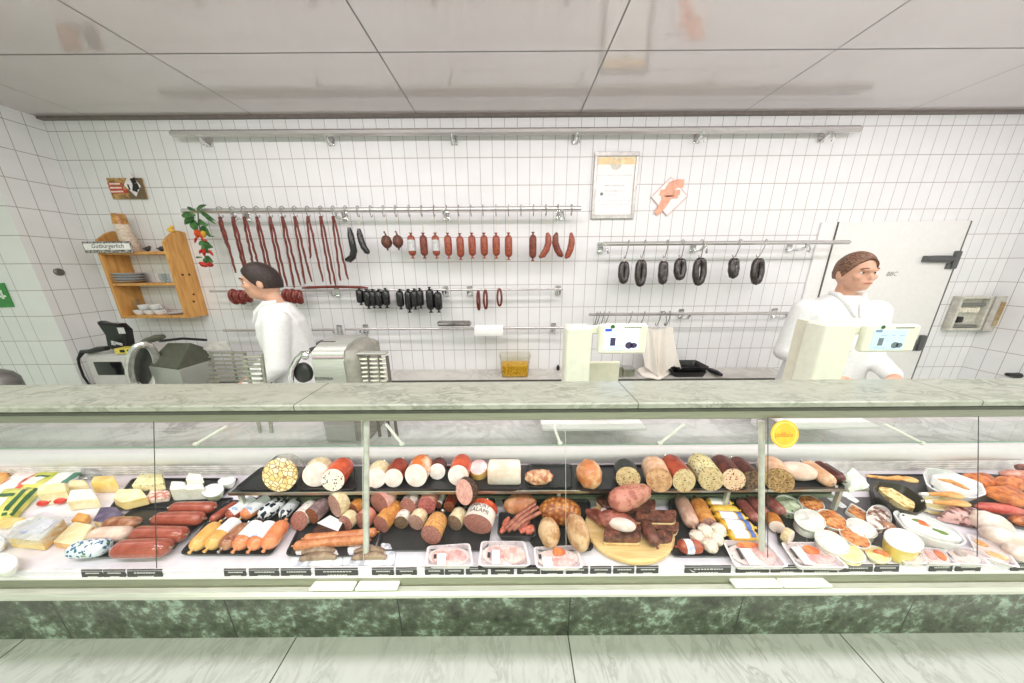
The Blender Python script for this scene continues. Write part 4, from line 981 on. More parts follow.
# things on the back worktop
def on_bench(px, py): return PZ(px, py, BT)
a_, c2 = PY(500, 376, 2.33), PY(530, 376, 2.33); zt = PY(515, 356, 2.33).z
cx_, w_ = (a_.x + c2.x) / 2, c2.x - a_.x
o = empty('food_tub', (cx_, 2.38, BT), 'clear plastic tub half full of yellow food on the back worktop', 'tub')
h_ = zt - BT
build('tub_wall', MB().rings([[Vector((cx_ + x * k_, 2.38 + y * k_, BT + z)) for x, y in rrect(w_ / 2, .08, .02)] for k_, z in ((.88, .001), (.95, h_ * .6), (1, h_ - .004), (1.06, h_ - .004), (1.06, h_), (.97, h_), (.90, h_ * .6), (.84, .006))], True, True), pane('tub_plastic', (250, 250, 246), 1.4), o)
build('tub_food', MB().rings([[Vector((cx_ + x * k_, 2.38 + y * k_, BT + z)) for x, y in rrect(w_ / 2, .08, .02)] for k_, z in ((.82, .008), (.88, h_ * .5), (.86, h_ * .56), (.5, h_ * .6))], True, True), food('yellow_salad', (214, 168, 40), (240, 206, 96), 60, specks=(200, 110, 40), sscale=50), o)
# two stacked black trays
a_, c2 = PY(669, 371, 2.36), PY(702, 371, 2.36); cx_, w_ = (a_.x + c2.x) / 2, c2.x - a_.x
for i in range(2):
    z = BT + .002 + i * .045
    b = MB().rings([[Vector((cx_ + .01 * i + x * k_, 2.38 + y * k_, z + dz)) for x, y in rrect(w_ / 2, .10, .02)] for k_, dz in ((.86, 0), (.98, .045), (1.0, .05), (.97, .05), (.95, .046), (.83, .006))], True, True)
    build('black_tray', b, BLACK, label=f'{"lower" if i == 0 else "upper"} of two stacked black trays right of the white towel', cat='tray', group='stacked black trays on the worktop')
P = [PZ(706, 368.5, BT + .03), PZ(711, 370.5, BT + .028), PZ(717, 373, BT + .028), PZ(721.5, 375, BT + .028)]
build('black_sausage', MB().tube(P, [.012, .024, .025, .014], 12), BLK, label='short black sausage lying right of the black trays', cat='sausage')
p = PZ(558, 370, BT); b = MB().lathe([(.014, 0), (.016, .03), (.010, .045), (.006, .05)], (p.x, min(p.y, 2.5), BT), 14); build('bottle_stopper', b, BLACK, label='small black stopper on the worktop left of the cream scale', cat='stopper')
for i, (u0, u1, v) in enumerate(((600, 611, 371), (613, 621, 371), (621, 633, 371))):
    a_, c2 = PY(u0, v, 2.36), PY(u1, v, 2.36); b = MB().box(((a_.x + c2.x) / 2, 2.36, BT + [.025, .045, .035][i]), (c2.x - a_.x - .006, .10, [.05, .09, .07][i]), bev=.006)
    q_ = build('steel_box', b, M('olive_steel', (150, 152, 134), .4, .4), label=['low grey steel box on the worktop behind the cream scale', 'tall grey steel box on the worktop behind the cream scale', 'slanted grey steel box beside the white towel'][i], cat='box'); build('box_lid', MB().box(((a_.x + c2.x) / 2, 2.36, BT + [.052, .092, .072][i]), (c2.x - a_.x, .104, .006), bev=.002), STEEL, q_)
# towel
def tw(u, v):
    top = PY(640 + 33 * u, 329.5 - 1.5 * u, 2.36); bot = PY(644 + 31 * u + 3 * sin(u * 7), 366 + 10 * sin(min(1, u * 1.15) * PI) ** 1.0, 2.34)
    p_ = top + (bot - top) * v; gather = .5 + .5 * v; cx = (top.x + bot.x) / 2
    p_.y += .028 * sin(u * 15 + 1.5 * v) * (.35 + .65 * v) - .04 * v + .012 * sin(u * 31 + 4 * v); p_.z = max(p_.z + .01 * sin(u * 9) * (1 - v), BT + .004); return p_
b = MB(); b.grid(tw, 46, 20); b2 = MB(); b2.grid(lambda u, v: tw(u, v) + Vector((0, .005, 0)), 46, 20)
b.add(b2.v, b2.f); CLOTH = M('towel_cotton', (236, 230, 220), .9, var=.03, scale=200)
tw_o = build('white_towel', b, CLOTH, label='white towel hanging from hooks right of the bright scale screen', cat='towel')
def tw2(u, v):
    a1 = PZ(640 + 34 * u, 367 - 1 * u, BT + .05); a2 = PZ(637 + 36 * u, 371 + 8 * sin(u * PI) ** .8, BT + .012)
    q = a1 + (a2 - a1) * v; q.z += .006 * sin(u * 14 + v * 2); q.y = min(q.y, 2.42) ; return q
b = MB(); b.grid(tw2, 24, 8); b2 = MB(); b2.grid(lambda u, v: tw2(u, v) - Vector((0, 0, .005)), 24, 8); b.add(b2.v, b2.f); build('towel_corner', b, CLOTH, tw_o)
# white bag behind the scale, round grey thing at left edge, black nozzle right
P = [PZ(-6, 384, .72)]
p = PY(2, 378, 1.75); b = MB().lathe([(.085, 0), (.09, .02), (.088, .12), (.07, .16), (.04, .185), (.012, .19)], (p.x - .05, 1.75, .86), 28); b.lathe([(.012, .19), (.016, .205), (.004, .215)], (p.x - .05, 1.75, .86), 12); b.lathe([(.05, -.16), (.06, 0)], (p.x - .05, 1.75, .86), 16)
build('grey_canister', b, M('canister_grey', (140, 138, 136), .35, .5), label='rounded grey canister cut off by the left photo edge', cat='canister')
p = PX(1017, 375.5, 4.32); b = MB().tube([p + Vector((-.09, -.0, .012)), p + Vector((-.03, 0, 0)), p + Vector((.012, 0, 0))], [.014, .024, .026], 10); build('wall_nozzle', b, BLACK, label='small black nozzle on the right wall tiles', cat='nozzle')

# ------------------------------------------------------------------ people
def capsule(b, a_, c_, r0, r1, n=14, sq=1.0, xd=None):
    a_, c_ = Vector(a_), Vector(c_); d = c_ - a_; L = d.length; pr = []
    for i in range(7): t = rad(-90 + 15 * i); pr.append((r0 * cos(t), r0 * sin(t)))
    for i in range(1, 7): t = rad(15 * i); pr.append((r1 * cos(t), L + r1 * sin(t)))
    b.lathe(pr, a_, n, axis=d, sy=sq, xdir=xd)
def remeshed(name, b, voxel, mat, parent, smooth_it=3, label=None):
    root = parent
    o = build(name, b, mat, parent, label=label)
    md = o.modifiers.new('r', 'REMESH'); md.mode = 'VOXEL'; md.voxel_size = voxel
    sm = o.modifiers.new('s', 'SMOOTH'); sm.iterations = smooth_it; sm.factor = .5
    bpy.context.view_layer.update()
    dg = bpy.context.evaluated_depsgraph_get(); me = bpy.data.meshes.new_from_object(o.evaluated_get(dg)); o.modifiers.clear()
    me.polygons.foreach_set('use_smooth', [True] * len(me.polygons)); old = o.data; o.data = me; bpy.data.meshes.remove(old); return o
def person(label, headtop, y, yaw, lean, headyaw, haircol, armpose):
    hz = headtop.z; sc = hz / 1.72
    root = empty('person', (headtop.x, y, 0), label, 'person')
    RT = RZ(yaw)
    def T(p):                       # local: facing -Y
        p = Vector(p); k = max(0, p.z - .95); p = Vector((p.x, p.y - lean * k, p.z - .12 * lean * k))
        return Vector((headtop.x, y, 0)) + RT @ (p * sc)
    HY = RZ(headyaw)
    def Hd(p): return T(Vector((0, -.02, 1.60)) + HY @ Vector(p))
    b = MB()
    # head
    def ell(c, ax): 
        q = MB().blob((0, 0, 0), ax, nu=22, nv=16); b.add([Hd(Vector(c) + v) for v in q.v], q.f)
    ell((0, .012, .015), (.074, .094, .102)); ell((0, -.028, -.05), (.056, .062, .062)); ell((0, -.066, -.082), (.026, .022, .022))
    ell((0, -.082, .022), (.045, .018, .014)); ell((0, -.093, -.020), (.013, .015, .017)); ell((0, -.086, .002), (.009, .010, .03)); ell((0, -.084, -.052), (.024, .013, .008)); ell((0, -.082, -.062), (.020, .012, .008))
    for s in (-1, 1): ell((s * .076, .014, -.008), (.010, .020, .032)); ell((s * .040, -.062, -.022), (.022, .02, .02))
    capsule(b, T((0, .018, 1.36)), T((0, .006, 1.55)), .052 * sc, .048 * sc)
    # trunk, limbs
    capsule(b, T((0, .0, 1.00)), T((0, .01, 1.26)), .115 * sc, .115 * sc); capsule(b, T((-.12, .01, 1.335)), T((.12, .01, 1.335)), .05 * sc, .05 * sc)
    for s in (-1, 1):
        capsule(b, T((s * .09, 0, .93)), T((s * .10, .0, .50)), .088 * sc, .058 * sc); capsule(b, T((s * .10, 0, .50)), T((s * .10, .02, .09)), .054 * sc, .036 * sc); capsule(b, T((s * .10, .02, .05)), T((s * .11, -.13, .04)), .04 * sc, .034 * sc)
        el, wr, hd = armpose[0 if s < 0 else 1]
        sh = Vector((s * .185, .01, 1.36))
        capsule(b, T(sh - Vector((0, 0, .02))), T(el), .046 * sc, .042 * sc); capsule(b, T(el), T(wr), .041 * sc, .029 * sc)
        d = (Vector(hd) - Vector(wr)).normalized(); w_ = Vector((1, 0, 0)) - d * d.x; w_.normalize()
        pc = Vector(wr) + d * .05
        for k_ in range(4):
            off = w_ * (-.030 + .020 * k_); capsule(b, T(Vector(wr) + off * .5), T(Vector(wr) + d * .09 + off), .014 * sc, .0125 * sc, 8)
            L = (.068, .078, .072, .056)[k_]; nrm = d.cross(w_) * (1 if d.cross(w_).z < 0 else -1)
            k1 = Vector(wr) + d * .095 + off; k2 = k1 + d * L * .5 + nrm * .006; k3 = k2 + d * L * .42 + nrm * .022
            capsule(b, T(k1), T(k2), .0098 * sc, .009 * sc, 8); capsule(b, T(k2), T(k3), .009 * sc, .0078 * sc, 8)
        t0 = Vector(wr) + d * .035 + w_ * (-.03 * s); t1 = t0 + d * .035 + w_ * (-.032 * s); t2 = t1 + d * .032 + w_ * (-.006 * s)
        capsule(b, T(t0), T(t1), .013 * sc, .011 * sc, 8); capsule(b, T(t1), T(t2), .011 * sc, .009 * sc, 8)
    skin = food('skin', (214, 164, 138), (228, 182, 156), 8, rough=.5, bump=0, sss=.1)
    remeshed('body', b, .0075, skin, root, 2)
    # eyes, brows, mouth
    for s in (-1, 1):
        q = MB(); q.blob(Hd((s * .030, -.0675, .004)), (.0115, .0105, .0085), RZ(yaw + headyaw), 12, 8); e_ = build('eye', q, M('eye_white', (232, 228, 224), .2), root)
        q = MB(); q.blob(Hd((s * .030, -.0772, .004)), (.0055, .003, .0055), RZ(yaw + headyaw), 10, 6); build('iris', q, M('iris_dark', (54, 38, 28), .2), e_)
        q = MB(); q.tube([Hd((s * .014, -.092, .026)), Hd((s * .030, -.088, .030)), Hd((s * .046, -.070, .025))], [.004, .005, .003], 8); build('eyebrow', q, M('brow_' + str(haircol[0]), haircol, .8), root)
    q = MB(); q.tube([Hd((-.022, -.090, -.057)), Hd((0, -.0975, -.056)), Hd((.022, -.090, -.057))], [.002, .0045, .002], 8); build('mouth', q, M('lip', (178, 104, 94), .5), root)
    # hair
    q = MB(); rr = []
    for i in range(13):
        th = rad(90 - 9.8 * i); ring = []
        for j in range(30):
            ph = 2 * PI * j / 30; dd = Vector((cos(ph), sin(ph), 0))
            front = max(0, -dd.y); th2 = th
            lim = rad(38) * front + rad(-34) * (1 - front)
            th2 = max(th, lim); k_ = 1.0 + .025 * sin(ph * 9 + i) 
            ring.append(Hd(Vector((0, .014, .018)) + Vector((.083 * cos(th2) * dd.x * k_, .104 * cos(th2) * dd.y * k_, .116 * sin(th2)))))
        rr.append(ring)
    q.rings(rr, True, True); build('hair', q, food('hair_' + str(haircol[0]), tuple(v * .7 for v in haircol), tuple(min(255, v * 1.3) for v in haircol), 120, rough=.55), root)
    # white coat
    b = MB(); COAT = M('white_coat', (236, 238, 236), .85, var=.02, scale=60)
    rings = []
    for z, rx, ry, cy in ((.62, .235, .175, .0), (.8, .222, .165, 0), (.98, .205, .150, 0), (1.12, .195, .145, .0), (1.25, .205, .148, .005), (1.34, .215, .135, .012), (1.40, .175, .105, .016), (1.445, .10, .085, .014), (1.465, .070, .070, .008)):
        rings.append([T((rx * math.copysign(abs(cos(t)) ** .85, cos(t)) + .004 * sin(7 * t), cy + ry * math.copysign(abs(sin(t)) ** .85, sin(t)) + .006 * sin(9 * t + z * 6), z)) for t in [2 * PI * i / 36 for i in range(36)]])
    b.rings(rings)
    for s in (-1, 1):
        el, wr, hd = armpose[0 if s < 0 else 1]; sh = Vector((s * .180, .01, 1.355)); wr2 = Vector(el) + (Vector(wr) - Vector(el)) * .86
        capsule(b, T(sh), T(el), .078 * sc, .062 * sc); capsule(b, T(el), T(wr2), .060 * sc, .048 * sc)
    coat = remeshed('coat', b, .010, COAT, root, 3, label='white work coat')
    q = MB()
    for s in (-1, 1): q.tube([T((s * .062, .03, 1.475)), T((s * .066, -.035, 1.468)), T((s * .035, -.095, 1.41)), T((s * .012, -.135, 1.34))], [.012, .016, .018, .006], 8)
    build('collar', q, COAT, coat)
    for i in range(4):
        q = MB().lathe([(.008, 0), (.008, .003)], T((.0, -.148 - .004 * (i == 0), 1.24 - i * .12)), 10, axis=RT @ Vector((0, -1, 0))); build('button', q, M('button_white', (206, 206, 204), .4), coat)
    q = MB()
    for s in (-1, 1): capsule(q, T((s * .10, .0, .66)), T((s * .10, .0, .48)), .088 * sc, .075 * sc); capsule(q, T((s * .10, 0, .48)), T((s * .10, .02, .11)), .074 * sc, .062 * sc)
    remeshed('trousers', q, .012, M('trousers_dark', (60, 62, 70), .8), root, 2)
    for s in (-1, 1):
        q = MB(); capsule(q, T((s * .10, .03, .048)), T((s * .112, -.14, .042)), .050 * sc, .044 * sc); build('shoe', q, M('shoe_white', (220, 220, 216), .5), root)
    return root
ht = PY(277, 262, 1.93)
person('person with short dark hair in a white coat, turned left behind the counter', ht, 1.93, rad(-58), .13, rad(-8), (48, 36, 32),
       (((-.22, -.10, 1.08), (-.15, -.30, .93), (-.12, -.38, .88)), ((.24, -.06, 1.08), (.17, -.28, .93), (.13, -.37, .88))))
ht = PY(855, 253, 1.88)
person('person with brown hair in a white coat before the cold room door', ht, 1.88, rad(-14), .04, rad(6), (112, 82, 64),
       (((-.24, .0, 1.06), (-.16, -.26, 1.0), (-.12, -.36, .97)), ((.24, .0, 1.06), (.17, -.26, 1.0), (.13, -.36, .97))))
# ------------------------------------------------------------------ the goods in the counter
ZB, UB, ZD = DECK + .008, TIER + .008, DECK + .001
TRAYM = M('black_tray_plastic', (44, 43, 46), .28, var=.1)
def tray(label, pts, z0, h=.013, mat=None, group='black display trays', name='display_tray', cr=.02, cat='tray'):
    P = [PZ(u, v, z0 + h) for u, v in pts]; c = sum(P, Vector()) / len(P)
    def ins(k, dz): return [Vector((q.x, q.y, q.z + dz)) for q in rpoly([p + (c - p).normalized() * k for p in P], cr)]
    b = MB(); b.rings([ins(.010, -h + .001), ins(.002, -.004), ins(0, 0), ins(.005, .0), ins(.012, -h + .005)], True, True)
    return build(name, b, mat or TRAYM, label=label, cat=cat, group=group)
def axis_pts(f, bk, rpx, base, lift=0):
    p = PZ(f[0], f[1], base); r = rpx * SZ(p) * .97
    A = PZ(f[0], f[1], base + r + lift); B = PZ(bk[0], bk[1], base + r + lift)
    return A, B, r
CLIP = M('metal_clip', (196, 194, 186), .25, .9)
CAT = 'sausage'
def ang_frame(d):
    d = d.normalized(); u = d.cross(Vector((0, 0, 1))).normalized(); w = u.cross(d); return d, u, w
def cyl(A, B, prof, n=22, shear=0.0, r=1.0, fl=1.0):
    """prof = [(t metres from A, radius)] ; shear tilts the first rings"""
    d, u, w = ang_frame(B - A); rr = []
    for t, q, sh in prof:
        rr.append([A + d * (t + sh * shear * q * sin(2 * PI * k / n)) + u * q * cos(2 * PI * k / n) + w * q * fl * sin(2 * PI * k / n) for k in range(n)])
    return rr
def cut(label, f, bk, rpx, skin, cutm, base=None, tilt=.42, lift=0, group=None, name='cut_sausage', cat=CAT, fl=1.0, clip=True, taper=1.0):
    base = ZB if base is None else base
    if base == ZB: bk = (bk[0] - (bk[0] - f[0]) * .12, min(bk[1] + .55 * rpx, f[1] - .5 * rpx))
    if tilt == .42: tilt = .22 if base == UB else .08
    A, B, r = axis_pts(f, bk, rpx, base, lift); L = max((B - A).length, r * .8); B = A + (B - A).normalized() * L
    if lift == 0: pass
    R_ = lambda t: r * (1 + (taper - 1) * t / L)
    pr = [(0, R_(0), 1), (L * .5, R_(L * .5), .5), (L - r * .5, R_(L), 0), (L - r * .15, R_(L) * .86, 0), (L + r * .12, R_(L) * .5, 0), (L + r * .2, R_(L) * .2, 0)]
    if L < r * 1.3: pr = [(0, r, 1), (L * .7, r, .3), (L, r * .9, 0)]
    b = MB().rings(cyl(A, B, pr, 24, tilt, fl=fl), False, True)
    o = build(name, b, skin, label=label, cat=cat, group=group)
    e = MB().rings(cyl(A, B, [(.004, r * .97, 1), (-.0008, r * .985, 1), (-.0012, r * .93, 1)], 24, tilt, fl=fl), True, True)
    build('cut_face', e, cutm, o)
    if clip and L > r * 1.3:
        d = (B - A).normalized(); E_ = A + d * (L + r * .2)
        build('end_clip', MB().tube([E_, E_ + d * .008, E_ + d * .018], [r * .16, r * .12, r * .26], 7), CLIP, o)
    return o, A, B, r
def saus(label, a, c, rpx, mat, base=None, lift=0, group=None, name='whole_sausage', tip=None, clipmat=None, both=True, bend=0.0, cat=CAT, sleeve=None):
    base = ZB if base is None else base
    A, B, r = axis_pts(a, c, rpx, base, lift); L = (B - A).length; d = (B - A) / L; side = d.cross(Vector((0, 0, 1)))
    pr = []
    for t, q in ((0, .22), (.12, .55), (.35, .82), (.7, .97), (1.1, 1)): pr.append((t * r, q))
    body = [(min(t, L * .45), q) for t, q in pr] + [(L * .5, 1.02)] + [(max(L - t, L * .55), q) for t, q in reversed(pr)]
    pts = [A + d * t + side * bend * sin(PI * t / L) for t, q in body]
    b = MB().tube(pts, [r * q for t, q in body], 18); o = build(name, b, mat, label=label, cat=cat, group=group)
    for e, s in ((A, -1), (B, 1)):
        if s == -1 and not both: continue
        q = MB().tube([e - d * s * r * .1, e + d * s * r * .15, e + d * s * r * .28, e + d * s * r * .5], [r * .24, r * .14, r * .17, r * .22], 8)
        build('tied_end', q, clipmat or mat, o)
    if sleeve:
        t0, t1, sm, arc = sleeve; dd, u, w = ang_frame(d); n = 12; rr = []
        for t in (t0, (t0 + t1) / 2, t1):
            c_ = A + d * L * t + side * bend * sin(PI * t); rr.append([c_ + (u * sin(rad(arc) * (2 * k / n - 1)) + w * cos(rad(arc) * (2 * k / n - 1))) * r * 1.045 for k in range(n + 1)])
        s_ = MB().rings(rr, False, False, closed=False); build('paper_label', s_, sm, o)
    return o
def block(label, top, h, base, mt, ms=None, name='cheese_block', cat='cheese', group=None, bev=.004, drop=0.0):
    base = ZB if base is None else base
    P = [PZ(u, v, base + h) for u, v in top]
    P = rpoly(P, .006, 2); b = MB().prism(P, h, bev=bev)
    if ms:
        nn = len(P); b.mi = [1] * len(b.mi); b.mi[-1] = 0
        for i in range(2 * nn, 3 * nn): b.mi[i] = 0
        return build(name, b, [mt, ms], label=label, cat=cat, group=group, smooth=30)
    return build(name, b, mt, label=label, cat=cat, group=group, smooth=30)
def lump(label, c, rx, ry, mat, base=None, rot=0, noise=.12, seed=1, name='roast_piece', cat='meat', group=None, hh=1.0, lift=0, nscale=2.2, pw=1.0):
    base = ZB if base is None else base
    p = PZ(c[0], c[1], base); s = SZ(p); a, bb = rx * s, ry * s
    p = PZ(c[0], c[1], base + bb * hh * .9 + lift)
    b = MB().blob(p, (a, bb, bb * hh), RZ(rad(rot)), 26, 18, noise, nscale, seed, flat=.9, pw=pw)
    return build(name, b, mat, label=label, cat=cat, group=group)
def pouch(label, quad, base, th, mat, name='sliced_pack', cat='pack', group=None, parts=(), puff=.5):
    """soft flat packet over four corners; parts = [(name, u0, v0, u1, v1, mat)] printed or inlaid areas"""
    Q = [PZ(u, v, base + th * .6) for u, v in quad]
    def S(u, v, k=1.0):
        p = (Q[0] * (1 - u) + Q[1] * u) * (1 - v) + (Q[3] * (1 - u) + Q[2] * u) * v
        e = min(1, 5 * min(u, 1 - u, v, 1 - v)); return p + Vector((0, 0, th * (k * (.35 + .65 * e ** puff) - .5) + .0012 * sin(u * 17 + v * 9)))
    n, m = 12, 8; b = MB()
    b.grid(lambda u, v: S(u, v, 1), n, m); b.grid(lambda u, v: S(u, v, 1) * 1 + Vector((0, 0, -th * (.35 + .65 * min(1, 5 * min(u, 1 - u, v, 1 - v)) ** puff) * .8 - .001)), n, m)
    w = n + 1; N_ = w * (m + 1)
    edge = [i for i in range(w)] + [j * w + n for j in range(1, m + 1)] + [m * w + i for i in range(n - 1, -1, -1)] + [j * w for j in range(m - 1, 0, -1)]
    b.add([], []); E_ = edge
    for i in range(len(E_)):
        a, c = E_[i], E_[(i + 1) % len(E_)]; b.f.append((a, c, N_ + c, N_ + a)); b.mi.append(0)
    o = build(name, b, mat, label=label, cat=cat, group=group)
    for nm, u0, v0, u1, v1, pm in parts:
        q = MB(); q.grid(lambda u, v: S(u0 + (u1 - u0) * u, v0 + (v1 - v0) * v) + Vector((0, 0, .0012)), 6, 5); build(nm, q, pm, o)
    return o
def vac(label, quad, base, parts, h=.018, name='meat_pack', group=None, cat='pack', lidtint=(250, 248, 250)):
    """rigid clear tray with contents, lid film and label"""
    Q = [PZ(u, v, base + h) for u, v in quad]; c = sum(Q, Vector()) / 4
    def ins(k, dz): return [Vector((q.x, q.y, q.z + dz)) for q in rpoly([p + (c - p).normalized() * k for p in Q], .012)]
    b = MB(); b.rings([ins(.012, -h + .001), ins(.004, -.003), ins(0, 0), ins(.008, 0.0), ins(.014, -h + .004)], True, True)
    o = build(name, b, M('white_pack_tray', (236, 230, 230), .3, var=.03), label=label, cat=cat, group=group)
    def S(u, v): return (Q[0] * (1 - u) + Q[1] * u) * (1 - v) + (Q[3] * (1 - u) + Q[2] * u) * v
    for i, pt in enumerate(parts):
        nm, u, v, ru, rv, pm, hh = pt[:7]; ctr_ = S(u, v); ex = (S(u + ru, v) - ctr_); ey = (S(u, v + rv) - ctr_)
        if nm == 'paper_label':
            q = MB(); q.prism([ctr_ - ex - ey + Vector((0, 0, .003)), ctr_ + ex - ey + Vector((0, 0, .003)), ctr_ + ex + ey + Vector((0, 0, .003)), ctr_ - ex + ey + Vector((0, 0, .003))], .001)
        else:
            q = MB(); q.rings([[ctr_ + (ex * cos(t) * k_ + ey * sin(t) * k_) * (1 + .06 * sin(3 * t + i)) + Vector((0, 0, dz - h + .005)) for t in [2 * PI * j / 20 for j in range(20)]] for k_, dz in ((.9, 0), (1, hh * .5), (.92, hh), (.5, hh * 1.05))])
        build(nm, q, pm, o)
    f_ = MB(); f_.rings([ins(.004, .0006), ins(.006, .0012)], False, True); build('lid_film', f_, film('lid_film', lidtint, .12, .1), o)
    return o
def bowl(label, c, a, bb, rot, h, mat, cont=None, name='salad_bowl', cat='bowl', base=None, group=None, bot=.7, fill=.82, bump=.006, lid=None, sq=1.0, seed=0, n=32, contname='salad'):
    """ellipse of the rim in the photo: centre c, half axes a, bb, turned by rot (pixels)"""
    base = ZD if base is None else base; z = base + h; cr, sr = cos(rad(rot)), sin(rad(rot)); rim = []
    for i in range(n):
        t = 2 * PI * i / n; x = math.copysign(abs(cos(t)) ** sq, cos(t)) * a; y = math.copysign(abs(sin(t)) ** sq, sin(t)) * bb
        rim.append(PZ(c[0] + x * cr - y * sr, c[1] + x * sr + y * cr, z))
    ct = sum(rim, Vector()) / n
    def rg(k, zz): return [Vector((ct.x + (p.x - ct.x) * k, ct.y + (p.y - ct.y) * k, zz)) for p in rim]
    b = MB().rings([rg(bot * .9, base + .0005), rg(bot, base + .003), rg((1 + bot) / 2 + .04, base + h * .55), rg(1, z - .003), rg(1.02, z), rg(.95, z), rg((1 + bot) / 2 - .02, base + h * .5), rg(bot * .9, base + .005)])
    o = build(name, b, mat, label=label, cat=cat, group=group)
    if cont:
        rr = []
        from mathutils import noise as N
        for k in (.93, .8, .6, .4, .2, .04):
            rr.append([Vector((q.x, q.y, base + h * fill + bump * (1.2 - k) + bump * 1.2 * N.noise(Vector((q.x * 60, q.y * 60, seed))))) for q in rg(k * (.9 + .1 * fill), 0)])
        build(contname, MB().rings([[Vector((q.x, q.y, base + .006)) for q in rr[0]]] + rr), cont, o)
    if lid: build('lid', MB().rings([rg(1.03, z + .0005), rg(1.04, z + .004), rg(.97, z + .006), rg(.9, z + .004), rg(.1, z + .0045)], True, True), lid, o)
    return o

# ---- materials of the goods
C_LY = food('pale_cut', (246, 228, 220), (252, 242, 238), 40, rough=.4, bump=.05)
C_LYS = food('speckled_pale_cut', (244, 232, 220), (250, 244, 236), 40, specks=(120, 60, 44), sscale=110, sthr=.3, specks2=(70, 84, 50), s2scale=90, s2thr=.22, rough=.4, bump=.05)
C_SAL = food('salami_cut', (164, 104, 96), (192, 138, 126), 260, t=(.4, .6), specks=(226, 196, 186), sscale=420, sthr=.3, rough=.45)
C_GREY = food('grey_pink_cut', (176, 132, 122), (204, 168, 156), 200, specks=(226, 204, 194), sscale=280, sthr=.28, rough=.45)
C_PINK = food('pink_cut', (226, 172, 164), (240, 200, 190), 90, rough=.4, bump=.08)
C_BRN = food('brown_cut', (136, 82, 56), (166, 106, 76), 130, rough=.5)
C_HERB = food('herb_beige_cut', (206, 184, 142), (222, 204, 168), 90, specks=(84, 84, 44), sscale=120, sthr=.26, specks2=(190, 110, 80), s2scale=90, s2thr=.2, rough=.45)
C_RED = food('red_speck_cut', (232, 204, 172), (240, 218, 192), 80, specks=(176, 52, 38), sscale=120, sthr=.34, specks2=(90, 50, 34), s2scale=100, s2thr=.26, rough=.45)
S_OR = food('orange_red_casing', (206, 92, 58), (230, 128, 86), 26, rough=.3, bump=.05, coat=.3)
S_RB = food('red_brown_casing', (150, 62, 40), (186, 92, 62), 26, rough=.3, bump=.05, coat=.3)
S_YO = food('golden_casing', (206, 142, 74), (230, 178, 112), 34, rough=.4, bump=.12, coat=.15)
S_TAN = food('tan_casing', (212, 158, 98), (234, 188, 130), 150, rough=.45, bump=.3)
S_CRM = food('cream_casing', (226, 206, 168), (242, 230, 202), 60, rough=.45, bump=.15)
S_WHT = food('white_mould_casing', (206, 192, 184), (244, 238, 232), 50, t=(.38, .55), rough=.7, bump=.3)
S_GRY = food('grey_mottled_casing', (150, 126, 120), (226, 216, 208), 46, t=(.4, .56), rough=.7, bump=.3)
S_PUR = food('grey_purple_casing', (128, 104, 106), (168, 146, 146), 40, rough=.5, bump=.15)
S_PNK = food('pink_casing', (204, 140, 124), (228, 176, 160), 40, rough=.35, coat=.2)
S_DPK = food('pepper_crust', (66, 50, 42), (128, 98, 80), 150, rough=.8, bump=.8)
S_DRD = food('dark_red_casing', (92, 40, 34), (130, 66, 56), 40, rough=.4, coat=.2)
S_BLK = food('black_rind', (34, 32, 34), (58, 56, 58), 30, rough=.35, coat=.3)
S_BEI = food('beige_casing', (216, 176, 144), (234, 202, 176), 30, rough=.35, coat=.2)
S_DOT = food('dotted_net_casing', (224, 212, 166), (238, 230, 192), 20, specks=(132, 118, 66), sscale=130, sthr=.36, rough=.45)
S_REDG = food('glossy_red_casing', (174, 92, 74), (196, 116, 96), 14, rough=.2, bump=.02, coat=.7)
S_ORG = food('glossy_orange_casing', (236, 148, 100), (246, 178, 134), 14, rough=.2, bump=.02, coat=.6)
S_YEL = food('glossy_yellow_casing', (238, 184, 104), (246, 206, 138), 14, rough=.2, bump=.02, coat=.6)
S_CLR = food('brown_clear_casing', (160, 98, 68), (206, 160, 128), 18, rough=.2, bump=.02, coat=.6)
P_BLUE = food('blue_printed_casing', (226, 232, 240), (240, 244, 248), 12, specks=(62, 124, 158), sscale=100, sthr=.42, specks2=(74, 140, 96), s2scale=60, s2thr=.3, rough=.3)
P_BLK = food('black_printed_casing', (234, 236, 240), (246, 246, 248), 12, specks=(44, 58, 78), sscale=66, sthr=.5, rough=.3)
LABW = M('white_label', (244, 244, 246), .5, var=.02); LABB = food('white_blue_label', (190, 206, 232), (248, 248, 250), 20, t=(.40, .44), rough=.4, bump=0)
CH_P = food('pale_cheese', (242, 228, 184), (250, 242, 214), 24, rough=.4, bump=.06, sss=.05); CH_Y = food('yellow_cheese', (242, 212, 136), (250, 230, 176), 24, rough=.4, bump=.06, sss=.05)
CH_O = food('orange_rind', (236, 176, 96), (246, 204, 136), 20, rough=.4); CH_W = food('white_cheese', (240, 238, 226), (250, 248, 242), 30, rough=.5, bump=.05); CH_H = food('herb_cheese', (232, 222, 176), (244, 238, 206), 40, specks=(130, 140, 90), sscale=80, sthr=.22, rough=.5)
CH_PUR = food('purple_rind', (112, 96, 128), (150, 138, 164), 20, rough=.4); CH_PK = food('pink_marbled', (206, 140, 132), (244, 226, 214), 60, t=(.42, .55), rough=.5)
WRAP = film('cling_wrap', (248, 249, 252), .2, .15)
YG = food('yellow_green_wrap', (206, 212, 96), (236, 230, 140), 16, rough=.3, bump=0); DG = M('dark_green_print', (42, 96, 50), .35); WRED = food('red_white_wrap', (226, 110, 80), (250, 240, 238), 12, t=(.44, .5), rough=.3, bump=0); TEAL = M('teal_print', (84, 140, 120), .35); ORG = M('orange_print', (236, 150, 70), .35)
